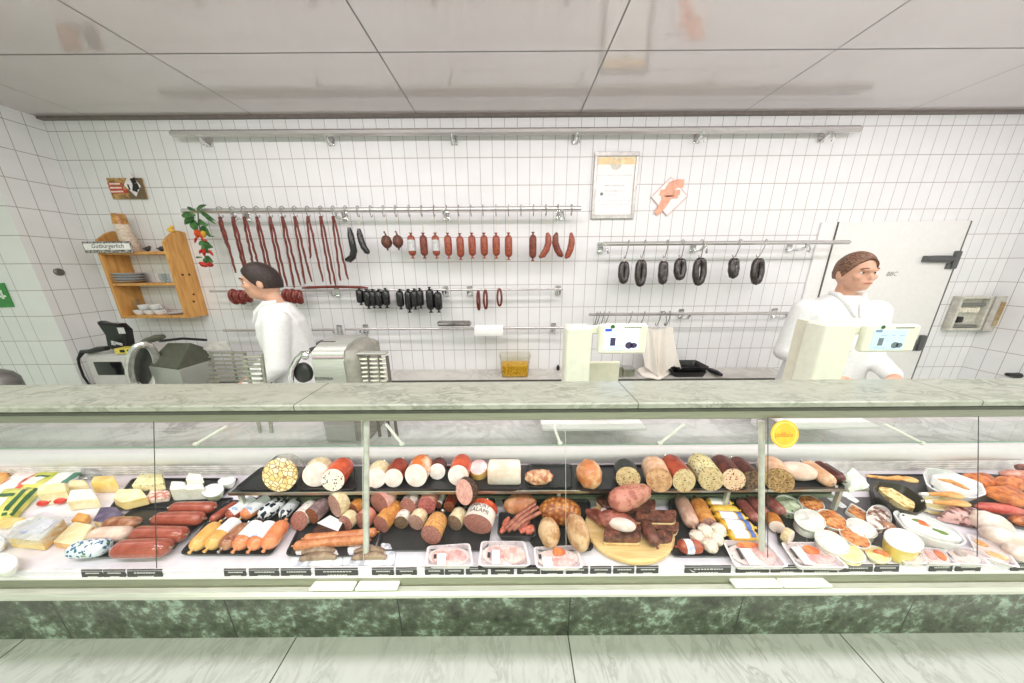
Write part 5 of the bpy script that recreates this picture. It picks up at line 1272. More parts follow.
MEAT_D = food('smoked_dark_meat', (78, 46, 38), (150, 98, 82), 46, t=(.38, .6), rough=.4, bump=.5, coat=.2, specks=(190, 140, 100), sscale=70, sthr=.16); MEAT_R = food('smoked_red_meat', (136, 76, 64), (190, 126, 110), 34, rough=.4, bump=.2, coat=.2); FAT = food('fat_cream', (222, 190, 140), (240, 218, 176), 30, rough=.4); FATW = food('fat_white_face', (232, 212, 206), (244, 232, 228), 20, rough=.35, bump=.05)
ROAST = food('roast_golden', (168, 92, 36), (226, 164, 86), 70, rough=.4, bump=.8, coat=.3); ROASTP = food('roast_pale', (196, 154, 112), (228, 200, 166), 30, rough=.5, bump=.3); ROASTB = food('roast_pinkish', (190, 128, 92), (222, 176, 140), 24, rough=.4, bump=.2)
TAGM = M('tag_black', (66, 66, 64), .5); CHALK = M('tag_writing', (206, 206, 200), .7)

def chunky():
    k = NT('chunky_yellow'); co = k.co(); v = k.voro(co, 62); e = k.voro(co, 62, 'DISTANCE_TO_EDGE')
    col = k.ramp(v.outputs['Color'], [(.2, (250, 236, 196)), (.6, (244, 208, 130)), (.85, (252, 244, 220))])
    k.link(k.mix(k.math('LESS_THAN', e.outputs['Distance'], .07), col, (176, 134, 84)), k.b.inputs['Base Color']); k.b.inputs['Roughness'].default_value = .4
    k.bump(e.outputs['Distance'], .5, .004); return k.m
# ---- black trays
tray('black tray behind the cheeses at the left, under the white cheese blocks', [(108, 509), (212, 507), (240, 478), (132, 478)], ZD)
tray('black tray of red sausages at the left, beside the cheeses', [(68, 557), (160, 557), (236, 497), (140, 503)], ZD + .002)
tray('black tray of orange and yellow sausages left of the long pale ones', [(178, 554.5), (272, 554.5), (303, 500), (226, 500)], ZD)
tray('black tray of cut sausages and two long sausages left of the glass post', [(284, 556), (372, 556), (390, 499), (312, 499)], ZD)
tray('black tray of thick cut salamis right of the glass post', [(376, 550), (488, 550), (496, 498), (388, 498)], ZD)
tray('black tray under the golden loaf and the pale loaves', [(536, 551), (594, 551), (590, 499), (500, 499)], ZD)
tray('black tray of yellow packets and small white balls', [(671, 556), (765, 556), (766, 499), (668, 499)], ZD)
tray('black tray under the bowls right of the second glass post', [(778, 545), (836, 541), (800, 499), (772, 499)], ZD)
tray('black tray of grilled ribs at the far right', [(985, 520), (1060, 535), (1040, 476), (940, 472)], ZD)
tray('black raised tray at the left end of the raised shelf', [(233, 489), (293, 489), (300, 466), (262, 466)], TIER + .001, mat=TRAYM, group='trays on the raised shelf')
tray('black raised tray under the pale and pepper sausages, left of the post', [(295, 489), (356, 489), (357, 466), (303, 466)], TIER + .001, group='trays on the raised shelf')
tray('black raised tray under the five pale cut sausages', [(370, 489), (522, 489), (522, 466), (372, 466)], TIER + .001, group='trays on the raised shelf')
tray('black raised tray holding the small roast piece', [(525, 487), (574, 487), (573, 464), (526, 464)], TIER + .001, group='trays on the raised shelf')
tray('black raised tray under the beige and dotted sausages', [(576, 489), (752, 488), (742, 465), (577, 465)], TIER + .001, group='trays on the raised shelf')
tray('black raised tray at the right end of the raised shelf', [(770, 488), (848, 487), (828, 465), (762, 465)], TIER + .001, group='trays on the raised shelf')

tray('grey tray under the bowls of spreads at the right', [(806, 552), (905, 560), (902, 497), (806, 497)], DECK, h=.007, mat=M('grey_tray_metal', (112, 106, 110), .35, .3), group='grey trays')
tray('black tray under the wooden spoons and the dark angular bowl', [(872, 512), (938, 506), (930, 474), (866, 474)], DECK, h=.010)
# ---- cheese corner (far left)
pouch('orange cheese packet at the far left back corner', [(-22, 484), (6, 482), (12, 470), (-10, 470)], ZD, .02, CH_O, name='cheese_packet', group='flat cheese packets')
pouch('red and white sliced cheese packet, at the left edge behind the green ones', [(-24, 503), (6, 499), (44, 472), (18, 471)], ZD, .022, WRED, name='cheese_packet', group='flat cheese packets', parts=[('packet_label', .25, .3, .8, .75, LABW), ('packet_stripe', .86, .05, .99, .95, M('red_print2', (220, 92, 64), .35))])
pouch('yellow packet with green swoosh, between the red one and the teal edged one', [(14, 488), (40, 487), (64, 472), (42, 471)], ZD, .022, YG, name='cheese_packet', group='flat cheese packets', parts=[('packet_label', .15, .1, .75, .5, LABW), ('packet_swoosh', .3, .5, .85, .62, DG)])
pouch('white packet with a teal edge, behind the block with red vegetables', [(38, 488), (62, 487), (84, 472), (62, 471)], ZD, .022, LABW, name='cheese_packet', group='flat cheese packets', parts=[('packet_edge', .82, .05, .99, .95, TEAL)])
pouch('yellow and green striped cheese packet, largest at the left edge', [(-26, 522), (12, 518), (40, 488), (6, 487)], ZD, .034, YG, name='cheese_packet', group='flat cheese packets', parts=[('packet_stripe', .68, .05, .82, .95, DG), ('packet_stripe', .90, .05, .985, .95, DG), ('packet_label', .1, .15, .5, .55, LABW), ('packet_swoosh', .1, .58, .6, .68, DG)])
block('large pale cheese block with two red vegetables before it', [(36, 494), (66, 490), (66, 482), (38, 485)], .058, ZD, CH_P, group='cheese blocks')
for i, (u, v) in enumerate(((44, 502.5), (61, 500.5))):
    p = PZ(u, v, ZD + .014); b = MB().blob(p, (.019, .013, .012), RZ(.2)); b.tube([p + Vector((.017, 0, 0)), p + Vector((.026, .003, .006))], [.003, .002], 6)
    rr_ = build('red_vegetable', b, food('vegetable_red', (206, 54, 44), (230, 92, 76), 20, rough=.3, bump=0), label='small red vegetable before the large pale cheese block, ' + ('left' if i == 0 else 'right'), cat='vegetable', group='red vegetables'); build('root_tip', MB().lathe([(.004, 0), (.001, .012)], p + Vector((-.018, 0, 0)), 8, axis=(-1, 0, 0)), FATW, rr_)
block('pale wedge behind the wrapped cheese, right of the block with vegetables', [(67, 487), (88, 484), (84, 479), (69, 480)], .03, ZD, CH_P, group='cheese blocks')
block('cheese wedge wrapped in white film with a pale yellow face', [(66, 501), (98, 498), (92, 488), (70, 490)], .046, ZD, CH_W, CH_P, group='cheese blocks')
block('golden cheese block with a bright orange side', [(90, 483), (117, 482), (114, 475), (93, 476)], .052, ZD, CH_Y, group='cheese blocks')
pouch('crumpled clear wrap behind the golden cheese block', [(78, 477), (102, 477), (100, 470), (82, 470)], ZD + .004, .03, WRAP, name='clear_wrap', cat='wrap')
block('pale pointed cheese wedge right of the golden block', [(112, 497), (122, 502), (147, 496), (140, 488), (118, 489)], .040, ZD + .016, CH_P, CH_Y, group='cheese blocks')
block('pink marbled wedge under the herb cheese', [(143, 500), (168, 497), (170, 490), (150, 490)], .022, ZD + .016, CH_PK, name='marbled_wedge', group='cheese blocks')
block('herb flecked cheese lying on the pink marbled wedge', [(131, 485), (164, 483), (162, 473), (140, 473)], .034, ZD + .034, CH_H, group='cheese blocks')
o = block('half round cheese with a purple rind, beside the red sausage tray', [(92, 520), (112, 524), (124, 514), (115, 506), (100, 507)], .034, ZD, CH_PUR, CH_P, name='purple_cheese', group='cheese blocks')
block('yellow cheese slice with an orange rind, left of the printed sausage', [(52, 541), (80, 545), (94, 524), (74, 521)], .030, ZD, CH_P, CH_O, group='cheese blocks')
block('small orange cheese behind the slice with the orange rind', [(70, 520), (84, 521), (90, 514), (78, 512)], .026, ZD, CH_O, group='cheese blocks')
block('small golden cheese behind the big film wrapped block', [(-4, 524), (20, 523), (26, 517), (2, 517)], .026, ZD, CH_Y, group='cheese blocks')
o = block('big yellow cheese block in film with a white paper label, front left', [(6, 537), (40, 540), (64, 518), (38, 515), (14, 522)], .046, ZD, CH_W, CH_Y, group='cheese blocks')
P = [PZ(u, v, ZD + .0475) for u, v in ((18, 533), (40, 534), (58, 520), (40, 518))]; build('paper_label', MB().prism(P, .001), LABB, o)
P = [PZ(u, v, ZD + .056) for u, v in ((-14, 541), (42, 545), (74, 517), (36, 511))]
def wr(u, v):
    q = (P[0] * (1 - u) + P[1] * u) * (1 - v) + (P[3] * (1 - u) + P[2] * u) * v; return q + Vector((0, 0, .006 * sin(u * 9 + v * 5) - .02 * abs(u - .5) ** 2 * 4 * .3))
b = MB(); b.grid(wr, 14, 10); build('wrapping_film', b, WRAP, o)
bowl('white tub with a slanted lid at the bottom left corner', (2, 564), 17, 9, -12, .03, WHITEP, None, name='white_tub', cat='tub', lid=M('tub_lid', (240, 240, 242), .25))
bowl('low clear tub at the left edge beside the big yellow block', (-4, 543), 10, 7, -8, .02, M('clear_tub', (226, 226, 226), .2), None, name='white_tub', cat='tub', lid=M('tub_lid', (240, 240, 242), .25))
block('white cheese block, left one of the three behind the red sausages', [(169, 489), (186, 488), (185, 481), (171, 481)], .058, ZD + .006, CH_W, name='white_cheese_block', group='white cheese blocks')
block('white cheese block, right one of the lower two behind the red sausages', [(185, 489), (204, 488), (202, 481), (187, 481)], .058, ZD + .006, CH_W, name='white_cheese_block', group='white cheese blocks')
block('white cheese block set on top of the two others', [(185, 479.5), (203, 478.5), (201, 473), (188, 473)], .024, ZD + .065, CH_W, name='white_cheese_block', group='white cheese blocks')
bowl('round pale green tub with white lid right of the white cheese blocks', (213, 491), 11, 6, -14, .034, M('pale_green_tub', (214, 226, 196), .35), None, name='round_tub', cat='tub', base=ZD + .006, lid=M('tub_lid', (240, 240, 242), .25))
bowl('flat white tub left of the raised shelf end', (227, 481), 9, 4.2, -16, .026, WHITEP, None, name='round_tub', cat='tub', base=ZD + .012, lid=M('tub_lid', (240, 240, 242), .25))

# ---- red sausage tray
saus('white sausage with blue and green printed marks, front left of the sausage tray', (71, 549.5), (108, 547), 8, P_BLUE, base=ZB + .003, clipmat=WRAP, group='sausages in the left tray')
saus('pale pink sausage behind the blue printed one', (91, 535), (130, 533.5), 7, food('pale_pink_casing', (232, 202, 186), (246, 226, 214), 14, rough=.25, coat=.5, bump=0), group='sausages in the left tray')
saus('brown sausage in clear wrap, at the back left of the tray', (106, 523), (139, 523), 5.8, S_CLR, group='sausages in the left tray', clipmat=CLIP)
for i, (a, c, r_, lb) in enumerate((((115, 549), (170, 547.5), 8.3, 'glossy red sausage nearest the glass in the left tray'), ((133, 533.5), (186, 534.5), 7.1, 'glossy red sausage second from the glass in the left tray'), ((154, 519), (203, 518.5), 6.4, 'glossy red sausage third from the glass in the left tray'), ((171, 508), (215, 507.5), 5.6, 'glossy red sausage farthest back in the left tray'))):
    saus(lb, a, c, r_, S_REDG, base=ZB + .003, clipmat=CLIP, group='sausages in the left tray')

# ---- orange and yellow sausage tray
front = [((193, 549), (218, 524), 7.8, S_YEL, None, 'plain yellow sausage, leftmost of the front six'), ((208, 548), (236, 522), 7.8, S_YEL, (.45, .95, LABB, 80), 'yellow sausage with a white and blue label, second of the front six'), ((222, 548.5), (246, 525), 7.5, S_CLR, None, 'clear cased brown sausage, third of the front six'), ((236, 548.5), (258, 525), 8, S_ORG, (.3, .95, LABW, 60), 'orange sausage with a white label, fourth of the front six'), ((251, 548.5), (271, 525.5), 8, S_ORG, (.25, .95, LABB, 65), 'orange sausage with pale blue label, fifth of the front six'), ((266, 547.5), (284, 522.5), 8.3, S_ORG, None, 'plain orange sausage, rightmost of the front six')]
for a, c, r_, mt, sl_, lb in front: saus(lb, a, c, r_, mt, base=ZB, sleeve=sl_, group='front row of the orange sausage tray', clipmat=CLIP if mt is S_CLR else None)
back = [((210, 521), (237, 503), 4.2, S_REDG, None, 'thin red sausage, leftmost of the back row'), ((226, 518), (256, 499), 6.5, S_REDG, (.15, .9, LABB, 75), 'red sausage with a white label, second of the back row'), ((241, 517.5), (269, 499), 6.5, S_ORG, (.2, .95, LABB, 80), 'orange sausage in a white label, third of the back row'), ((259, 517), (284, 500), 7.5, P_BLK, None, 'black and white printed sausage, left of two in the back row'), ((281, 517), (297, 500), 5.5, P_BLK, None, 'black and white printed sausage, right end of the back row')]
for a, c, r_, mt, sl_, lb in back: saus(lb, a, c, r_, mt, base=ZB, sleeve=sl_, group='back row of the orange sausage tray', clipmat=CLIP)

# ---- cut sausages left of the post
G1 = 'cut sausages left of the glass post'
cut('cut sausage with a long oval pinkish face and white top, left of its tray', (299, 521), (316, 500), 8.8, S_WHT, C_SAL, group=G1, tilt=.4)
cut('grey purple cut sausage with brown face, leaning right of the oval one', (311.5, 516), (330, 497), 8, S_PUR, C_BRN, group=G1, lift=.018)
cut('thick cut sausage with a broad grey pink face and cream skin', (334.5, 506), (346, 493), 11, S_CRM, C_GREY, group=G1, lift=.028)
cut('small cut sausage with a rust brown face, left of the post', (352.5, 510), (361, 499), 7, S_YO, C_BRN, group=G1, lift=.018)
o = block('dark brown block with a big white paper label', [(311, 532), (337, 534), (345, 522), (322, 519)], .026, ZB, food('dark_brown_loaf', (84, 52, 44), (120, 80, 68), 30), name='dark_loaf', cat='sausage', group=G1)
P = [PZ(u, v, ZB + .0275) for u, v in ((317, 523), (338, 531), (343, 521.5), (330, 515))]; build('paper_label', MB().prism(P, .0012), LABW, o)
cut('cut sausage with round pinkish face under the rust brown one', (345.5, 523), (354, 511), 8.2, S_CRM, C_SAL, group=G1)
cut('pink cut sausage half hidden by the glass post', (362, 521.5), (372, 508), 9, S_PNK, C_SAL, group=G1)
LONG = food('long_pale_sausage', (206, 136, 90), (228, 168, 122), 50, rough=.3, coat=.3)
saus('long thin pale brown sausage, the rear of two', (304, 538.5), (377, 532), 4.4, LONG, bend=.004, group='two long thin sausages', name='long_sausage')
saus('long thin pale brown sausage, the front of two', (294, 546), (369, 540), 4.4, LONG, bend=-.004, group='two long thin sausages', name='long_sausage')
GS = food('grey_sausage', (150, 126, 106), (190, 168, 146), 30, rough=.4)
for q, lb in (([(290, 566), (344, 565), (338, 544), (294, 545)], 'clear packet of greyish sausages, left of the glass post'), ([(342, 565), (394, 565), (396, 541), (346, 544)], 'clear packet of greyish sausages behind the glass post')):
    o = pouch(lb, q, ZD, .006, food('crinkled_plastic', (200, 200, 214), (248, 248, 252), 34, t=(.4, .56), rough=.15, bump=.8, coat=.6), name='sausage_packet', group='clear sausage packets')
    for k_ in range(2):
        a_, c2 = [PZ(q[0][0] + 10 + 2 * k_, q[0][1] - 7 - k_ * 6, ZD + .014), PZ(q[1][0] - 8 - 2 * k_, q[1][1] - 8 - k_ * 6, ZD + .014)]
        build('packed_sausage', MB().tube([a_, a_ * .7 + c2 * .3 + Vector((0, .006, 0)), a_ * .3 + c2 * .7 + Vector((0, .006, 0)), c2], [.006, .011, .011, .006], 10), GS, o)

# ---- thick cut salamis right of the post
G2 = 'cut salamis right of the glass post'
cut('pink wrapped ham with a grey pink face, top left of the salami tray', (379, 503), (391, 487), 10.5, food('pink_ham_wrap', (222, 164, 156), (244, 214, 204), 20, rough=.3, coat=.4), C_SAL, group=G2, lift=.03, name='cut_ham', cat='ham')
cut('golden cut sausage lying below the pink wrapped ham', (381, 524.5), (400, 500), 9, S_YO, C_SAL, group=G2)
cut('grey mottled cut salami in the upper row', (408, 506), (415, 492), 8.3, S_GRY, C_SAL, group=G2, lift=.024)
cut('red pink cut salami in the upper row, right of the grey mottled one', (426.5, 506), (432, 489), 8.8, S_PNK, food('rosy_cut', (176, 100, 100), (200, 132, 130), 120), group=G2, lift=.024)
cut('slim white cut sausage between two red ones', (438, 505), (444.5, 490), 3.8, S_WHT, C_BRN, group=G2, lift=.02)
cut('orange brown cut sausage right of the slim white one', (449, 507), (454, 492), 5.6, S_RB, C_BRN, group=G2, lift=.018)
cut('big pink cut ham sausage with a peppered rind', (464, 492), (471, 487.5), 10.4, S_DPK, C_PINK, group=G2, lift=.085, tilt=.3, name='cut_ham', cat='ham')
cut('small white mould cut salami in the lower row, left', (401, 522.5), (406, 509), 7.2, S_WHT, food('dark_cut', (118, 92, 72), (160, 134, 112), 170), group=G2)
cut('cream cut salami in the lower row', (416, 522.5), (423, 508), 8.4, S_CRM, C_GREY, group=G2)
cut('largest tan cut salami, nearest the glass in its tray', (431, 535), (441, 511), 10.6, S_TAN, C_SAL, group=G2, taper=.95)
cut('tan cut salami right of the largest one', (454.5, 523), (463, 507), 8.2, S_CRM, food('greyish_cut', (138, 112, 96), (166, 140, 124), 150), group=G2)
o, A, B, r = cut('huge cut salami in a red and white lettered wrapper', (477.5, 524), (485, 499), 14.6, food('cream_wrapper', (240, 226, 216), (250, 242, 236), 14, rough=.35, bump=.02), C_SAL, group=G2, fl=.8, tilt=0.0)
d, u_, w_ = ang_frame(B - A); L = (B - A).length
def oncyl(t, a, k=1.012): return A + d * t + u_ * r * k * sin(a) + w_ * r * .8 * k * cos(a)
q = MB(); rr = [[oncyl(L * t, rad(-95 + 190 * j / 20)) for j in range(21)] for t in (.66, .82, .97)]; q.rings(rr, False, False, closed=False); build('wrapper_band', q, S_OR, o)
for txt, t_, sz in (('IMPORT', .36, .016), ('SALAMI', .09, .019)):
    tm = text_mb(txt, (0, 0, 0), (1, 0, 0), (0, 1, 0), sz, 0, 'CENTER'); tm.v = [oncyl(L * t_ + v.y * 1.2 + r * .12 * cos(v.x / r * .9) , v.x / r * 1.1, 1.018) for v in tm.v]
    build('wrapper_lettering', tm, M('letter_navy', (40, 40, 52), .5), o, label='dark capital lettering')

# ---- raised shelf, left to right
G3 = 'cut sausages on the raised shelf'
cut('big round cut face of chunky yellow cheese pieces, leftmost on the raised shelf', (280, 475), (289, 466), 16, film('thin_clear_casing', (246, 244, 240), .2, .1), chunky(), base=UB, group=G3, name='cut_cheese_roll', cat='cheese', clip=False)
cut('plain white cut sausage, second from the left on the raised shelf', (316, 474.5), (321, 466), 11.8, S_CRM, C_LY, base=UB, group=G3)
cut('orange red cut sausage with a speckled white face and green label', (333, 480), (345, 464), 11, S_OR, C_LYS, base=UB, group=G3)
cut('pale cut sausage with cream skin, just right of the glass post', (375.5, 478), (382, 466), 10, S_CRM, C_LY, base=UB, group=G3)
cut('red brown skinned cut sausage with pale face, second right of the post', (393.5, 478), (401, 463), 9.2, S_RB, C_LY, base=UB, group=G3)
cut('large pale cut sausage with orange and cream skin', (416, 475.5), (424, 461), 11.2, food('orange_cream_wrap', (230, 140, 70), (248, 228, 206), 18, t=(.42, .56), rough=.3, bump=0, coat=.3), C_LY, base=UB, group=G3)
cut('small cut sausage with a white face and dark red skin', (437.3, 471.5), (440, 462), 8, S_DRD, food('white_cut', (244, 234, 230), (252, 246, 242), 60), base=UB, group=G3)
cut('pale cut sausage with a bright orange red skin', (458.3, 475.5), (463, 460), 10.3, S_OR, C_LY, base=UB, group=G3)
p = PZ(479, 473, UB); s_ = SZ(p); b = MB().lathe([(.031, 0), (.035, .004), (.035, .030), (.033, .034)], p + Vector((0, 0, 0)), 26, axis=(0, -.25, 1)); o = build('ham_stub', b, food('yellow_rind', (222, 176, 96), (238, 206, 140), 20), label='short standing ham stub with a pink top, before the white block', cat='ham')
build('cut_face', MB().lathe([(.0325, .0335), (.0325, .036), (.02, .0365)], p, 26, axis=(0, -.25, 1)), food('pink_white_top', (240, 206, 206), (250, 236, 232), 30), o)
block('large pale block of white bacon fat on the raised shelf', [(487, 469), (521, 469), (520, 459), (489, 459)], .068, UB, food('fat_block', (236, 216, 200), (250, 240, 232), 10, rough=.4, bump=.04), name='bacon_fat_block', cat='meat')
lump('small browned roast piece lying in a black tray on the raised shelf', (539, 477), 13.5, 6.8, food('roast_small', (186, 122, 90), (232, 196, 164), 50, rough=.5), base=UB, noise=.18, seed=3)
o = lump('round roast ham with an orange crust on top, right of the small roast', (589, 474), 12, 12.5, food('roast_ham', (206, 140, 88), (240, 206, 168), 16, rough=.35, coat=.3), base=UB, noise=.10, seed=8, name='roast_ham')
cut('sausage with a black rind and a square beige herb face', (628, 478), (624, 465), 11.5, S_BLK, C_HERB, base=UB, group=G3, fl=.95)
cut('beige cut sausage pointing back to the left, right of the black rind one', (659, 480), (652, 463), 12, S_BEI, food('beige_cut', (196, 154, 116), (220, 184, 148), 60, specks=(150, 100, 70), sscale=90, sthr=.2), base=UB, group=G3)
cut('red brown cut sausage with a beige face, beside the dotted one', (684, 480.5), (668, 461), 11.5, S_RB, C_HERB, base=UB, group=G3)
cut('pale sausage in a casing dotted all over with green', (711, 479), (697, 460), 11.6, S_DOT, C_HERB, base=UB, group=G3)
cut('dark red cut sausage with red flecks in its face', (733.5, 479.5), (718, 461), 10.8, S_DRD, C_RED, base=UB, group=G3)
cut('dark salami behind the second glass post, on the raised shelf', (752, 480), (735, 462), 9.5, S_DRD, food('pepper_cut', (70, 56, 46), (150, 120, 92), 130), base=UB, group=G3)
cut('pale skinned cut sausage with a grainy brown face, right of the second post', (779, 480.5), (768, 463), 11.8, S_BEI, food('grainy_cut', (160, 126, 86), (204, 176, 130), 150, specks=(110, 80, 50), sscale=120, sthr=.3), base=UB, group=G3)
lump('large pale pink ham half with a smooth domed top on the raised shelf', (797, 471), 16, 8.5, food('pale_pink_ham', (232, 200, 184), (246, 224, 212), 12, rough=.35, bump=.03), base=UB, rot=-12, noise=.05, name='ham_half', cat='ham', seed=2)
saus('long light beige sausage near the right end of the raised shelf', (833, 484), (804, 463), 7, S_BEI, base=UB, group='long sausages on the raised shelf', name='long_sausage', clipmat=CLIP)
saus('long dark brown salami behind the light beige sausage', (844, 481), (815, 463), 5.2, S_DRD, base=UB, group='long sausages on the raised shelf', name='long_sausage', clipmat=CLIP)
pouch('frosted white bag at the right end of the raised shelf', [(839, 477), (850, 489), (870, 484), (852, 466)], TIER + .002, .034, food('frosted_bag', (226, 234, 222), (248, 250, 246), 20, rough=.35, bump=.3), name='white_bag', cat='bag', puff=.8)

# ---- ham, loaves and small tray in the middle
lump('smooth brown roast ham behind the small tray of thin sausages', (520, 504), 16.5, 9.5, ROASTB, rot=10, noise=.06, seed=4, name='roast_ham')
o = tray('small black tray of thin reddish sausages in the middle of the counter', [(497, 536), (536, 537), (535, 513), (499, 512)], ZB, h=.026, name='snack_tray', group='small deep trays', cr=.012)
KAB = food('thin_red_sausage', (164, 102, 84), (196, 138, 116), 60, rough=.4); PEP = food('bright_red_piece', (204, 116, 96), (230, 156, 134), 40, rough=.35)
for i, (a, c) in enumerate((((505, 529), (535, 504)), ((508, 531), (538, 507)), ((513, 530), (541, 512)))):
    A = PZ(a[0], a[1], ZB + .022); B = PZ(c[0], c[1], ZB + .052); build('thin_sausage', MB().tube([A, (A + B) / 2 + Vector((0, .004, .004)), B], [.007, .0075, .006], 10), KAB, label=f'thin stick sausage leaning out of the small tray, {["leftmost", "middle", "rightmost"][i]} of three', cat='sausage', group='thin sausages leaning out of the small tray')
for i, (a, c) in enumerate((((500, 533), (508, 524)), ((503, 526), (509, 518)), ((518, 529), (529, 521)), ((520, 532), (533, 526)), ((514, 525), (524, 519)), ((526, 533), (535, 529)))):
    A = PZ(a[0], a[1], ZB + .016 + .003 * (i % 2)); B = PZ(c[0], c[1], ZB + .018); build('red_piece', MB().tube([A, (A + B) / 2, B], [.006, .010, .006], 10), PEP, label=f'short red sausage piece in the small tray, {ORD[i]} from the left front', cat='sausage', group='short red pieces in the small tray')
def honey():
    k = NT('golden_honeycomb_crust'); v = k.voro(k.co(), 75, 'F1'); f = k.noise(k.co(), 30, 3)
    k.link(k.mix(k.math('MULTIPLY', v.outputs['Distance'], 1.5), (226, 158, 76), (140, 70, 22)), k.b.inputs['Base Color']); k.b.inputs['Roughness'].default_value = .35; k.b.inputs['Coat Weight'].default_value = .3
    k.bump(k.math('SUBTRACT', 1, v.outputs['Distance']), .8, .006); return k.m
lump('golden meat loaf with a honeycomb crust', (560, 511), 20, 12, honey(), noise=.04, seed=5, name='meat_loaf', rot=-4)
lump('pale oval loaf in front of the honeycomb loaf', (549, 532), 10, 12.5, ROASTP, noise=.07, seed=6, name='pale_loaf', rot=10, group='pale loaves')
lump('pale oval loaf beside the wooden board', (577.5, 532), 9.5, 15.5, ROASTP, noise=.09, seed=9, name='pale_loaf', rot=12, group='pale loaves')
PKS = food('pink_ham_slices', (232, 186, 180), (246, 222, 216), 40, rough=.3, coat=.3); PKW = food('white_fat_slices', (240, 222, 214), (250, 240, 234), 40, rough=.3, coat=.3); ORS = food('orange_slice', (226, 130, 80), (242, 170, 120), 40, rough=.3); INK = M('label_ink', (64, 64, 70), .6)
def meatpack(label, q, parts, group='clear packs of sliced meat along the glass', h=.018): return vac(label, q, ZD, parts, h, group=group)
meatpack('sliced ham pack with a white strip label, left one below the largest salami', [(425, 566), (474, 566), (470, 543), (427, 546)], [('ham_slices', .5, .5, .46, .44, PKW, .010), ('ham_slices', .30, .45, .2, .28, PKS, .014), ('ham_slices', .66, .45, .22, .3, PKS, .013), ('paper_label', .34, .3, .09, .26, LABW, 0), ('paper_label', .20, .42, .03, .10, INK, 0)])
meatpack('sliced ham pack with round pink slices, in the middle of three packs', [(478, 566), (531, 566), (525, 541), (481, 541)], [('ham_slices', .5, .5, .46, .44, PKW, .010), ('ham_slices', .70, .42, .25, .32, PKS, .015), ('ham_slices', .32, .5, .2, .3, PKS, .012), ('paper_label', .34, .32, .08, .28, LABW, 0), ('paper_label', .2, .4, .03, .10, INK, 0)])
meatpack('sliced meat pack with an orange round slice, left of the wooden board', [(536, 568), (584, 568), (577, 545), (533, 547)], [('ham_slices', .5, .48, .46, .44, PKW, .010), ('ham_slices', .58, .28, .3, .18, PKS, .013), ('orange_slice', .55, .72, .15, .2, ORS, .015), ('paper_label', .26, .25, .10, .22, LABW, 0), ('paper_label', .12, .5, .03, .1, INK, 0)])
a_, c2 = PZ(478, 568, ZD + .004), PZ(538, 568, ZD + .004); build('tag_rail', MB().box(((a_.x + c2.x) / 2, a_.y + .002, ZD + .004), (c2.x - a_.x, .008, .006), bev=.001), DARKM, label='thin dark strip before the two sliced ham packs', cat='strip')

# ---- wooden board with smoked meats
P = []
for i in range(40):
    t = 2 * PI * i / 40; x, y = 46 * cos(t), 31 * sin(t); P.append(PZ(630 + x * .97 - y * -.22, 530.5 + x * .06 + y, ZD + .022))
BW = NT('board_wood'); mp = BW.node('ShaderNodeMapping'); mp.inputs['Scale'].default_value = (6, 60, 20); BW.link(BW.co(), mp.inputs[0]); BW.link(BW.ramp(BW.noise(mp.outputs[0], 2, 3), [(.3, (222, 182, 118)), (.7, (242, 212, 154))]), BW.b.inputs['Base Color']); BW.b.inputs['Roughness'].default_value = .45
bd = MB().prism(P, .018, bev=.004); build('wooden_board', bd, BW.m, label='oval pale wooden board carrying smoked meats', cat='board')
WB = ZD + .023
def slab(label, top, h, base, parts_fat=True, mt=MEAT_D, name='bacon_slab', seed=0, group='smoked meats on the wooden board'):
    P = rpoly([PZ(u, v, base + h) for u, v in top], .012, 2)
    from mathutils import noise as N
    b = MB().prism([p + Vector((0, 0, .003 * N.noise(p * 40))) for p in P], h * .72, bev=.003); o = build(name, b, mt, label=label, cat='meat', group=group)
    c = sum(P, Vector()) / len(P)
    if parts_fat:
        f_ = MB().prism([c + (p - c) * 1.01 - Vector((0, 0, h * .72)) for p in P], h * .27, bev=.002); build('fat_layer', f_, FAT, o, label='cream coloured fat layer')
    return o
slab('bacon slab at the back left of the wooden board, under the round ham', [(595, 497), (612, 492), (624, 503), (606, 508)], .026, WB)
slab('dark smoked block at the back right of the wooden board', [(624, 509), (655, 511), (656, 499), (630, 499)], .052, WB, False)
o = slab('dark red smoked meat reaching over the left edge of the board', [(584, 508), (598, 508), (620, 516), (604, 524), (590, 514)], .030, WB, False, mt=MEAT_R)
build('bone_end', MB().lathe([(.010, 0), (.012, .006), (.006, .010)], PZ(604, 512, WB + .031), 12, axis=(0, -.4, 1)), FATW, o, label='white round bone end')
o = lump('oval smoked ham with a pale fat face at the left of the board', (617, 521), 17.5, 8.8, MEAT_R, base=WB, rot=-16, noise=.06, seed=11, name='smoked_ham', cat='ham', lift=.020, group='smoked meats on the wooden board')
c = PZ(620, 521.5, WB + .052); build('fat_face', MB().blob(c + Vector((0, -.012, .002)), (.044, .020, .024), RZ(-.25) @ RX(.4)), FATW, o, label='pale pinkish fat face')
slab('thick bacon slab lying along the front of the board', [(603, 536), (642, 537), (641, 524), (606, 524)], .038, WB)
slab('long dark slab reaching over the right edge of the board', [(634, 518), (676, 519), (677, 510), (637, 509)], .026, WB + .026)
slab('second dark slab on the right, under the long one', [(650, 527), (677, 531), (680, 522), (655, 518)], .026, WB, group='smoked meats on the wooden board')
slab('small slab with pale fat at the front right of the board', [(652, 541), (672, 540), (674, 531), (656, 529)], .022, WB)
saus('knobbly dark smoked sausage across the board front', (656, 545), (644, 522), 7, MEAT_D, base=WB + .004, name='smoked_sausage', group='smoked meats on the wooden board')
A, B = PZ(622, 499, WB + .102), PZ(648, 490, WB + .112); d = B - A
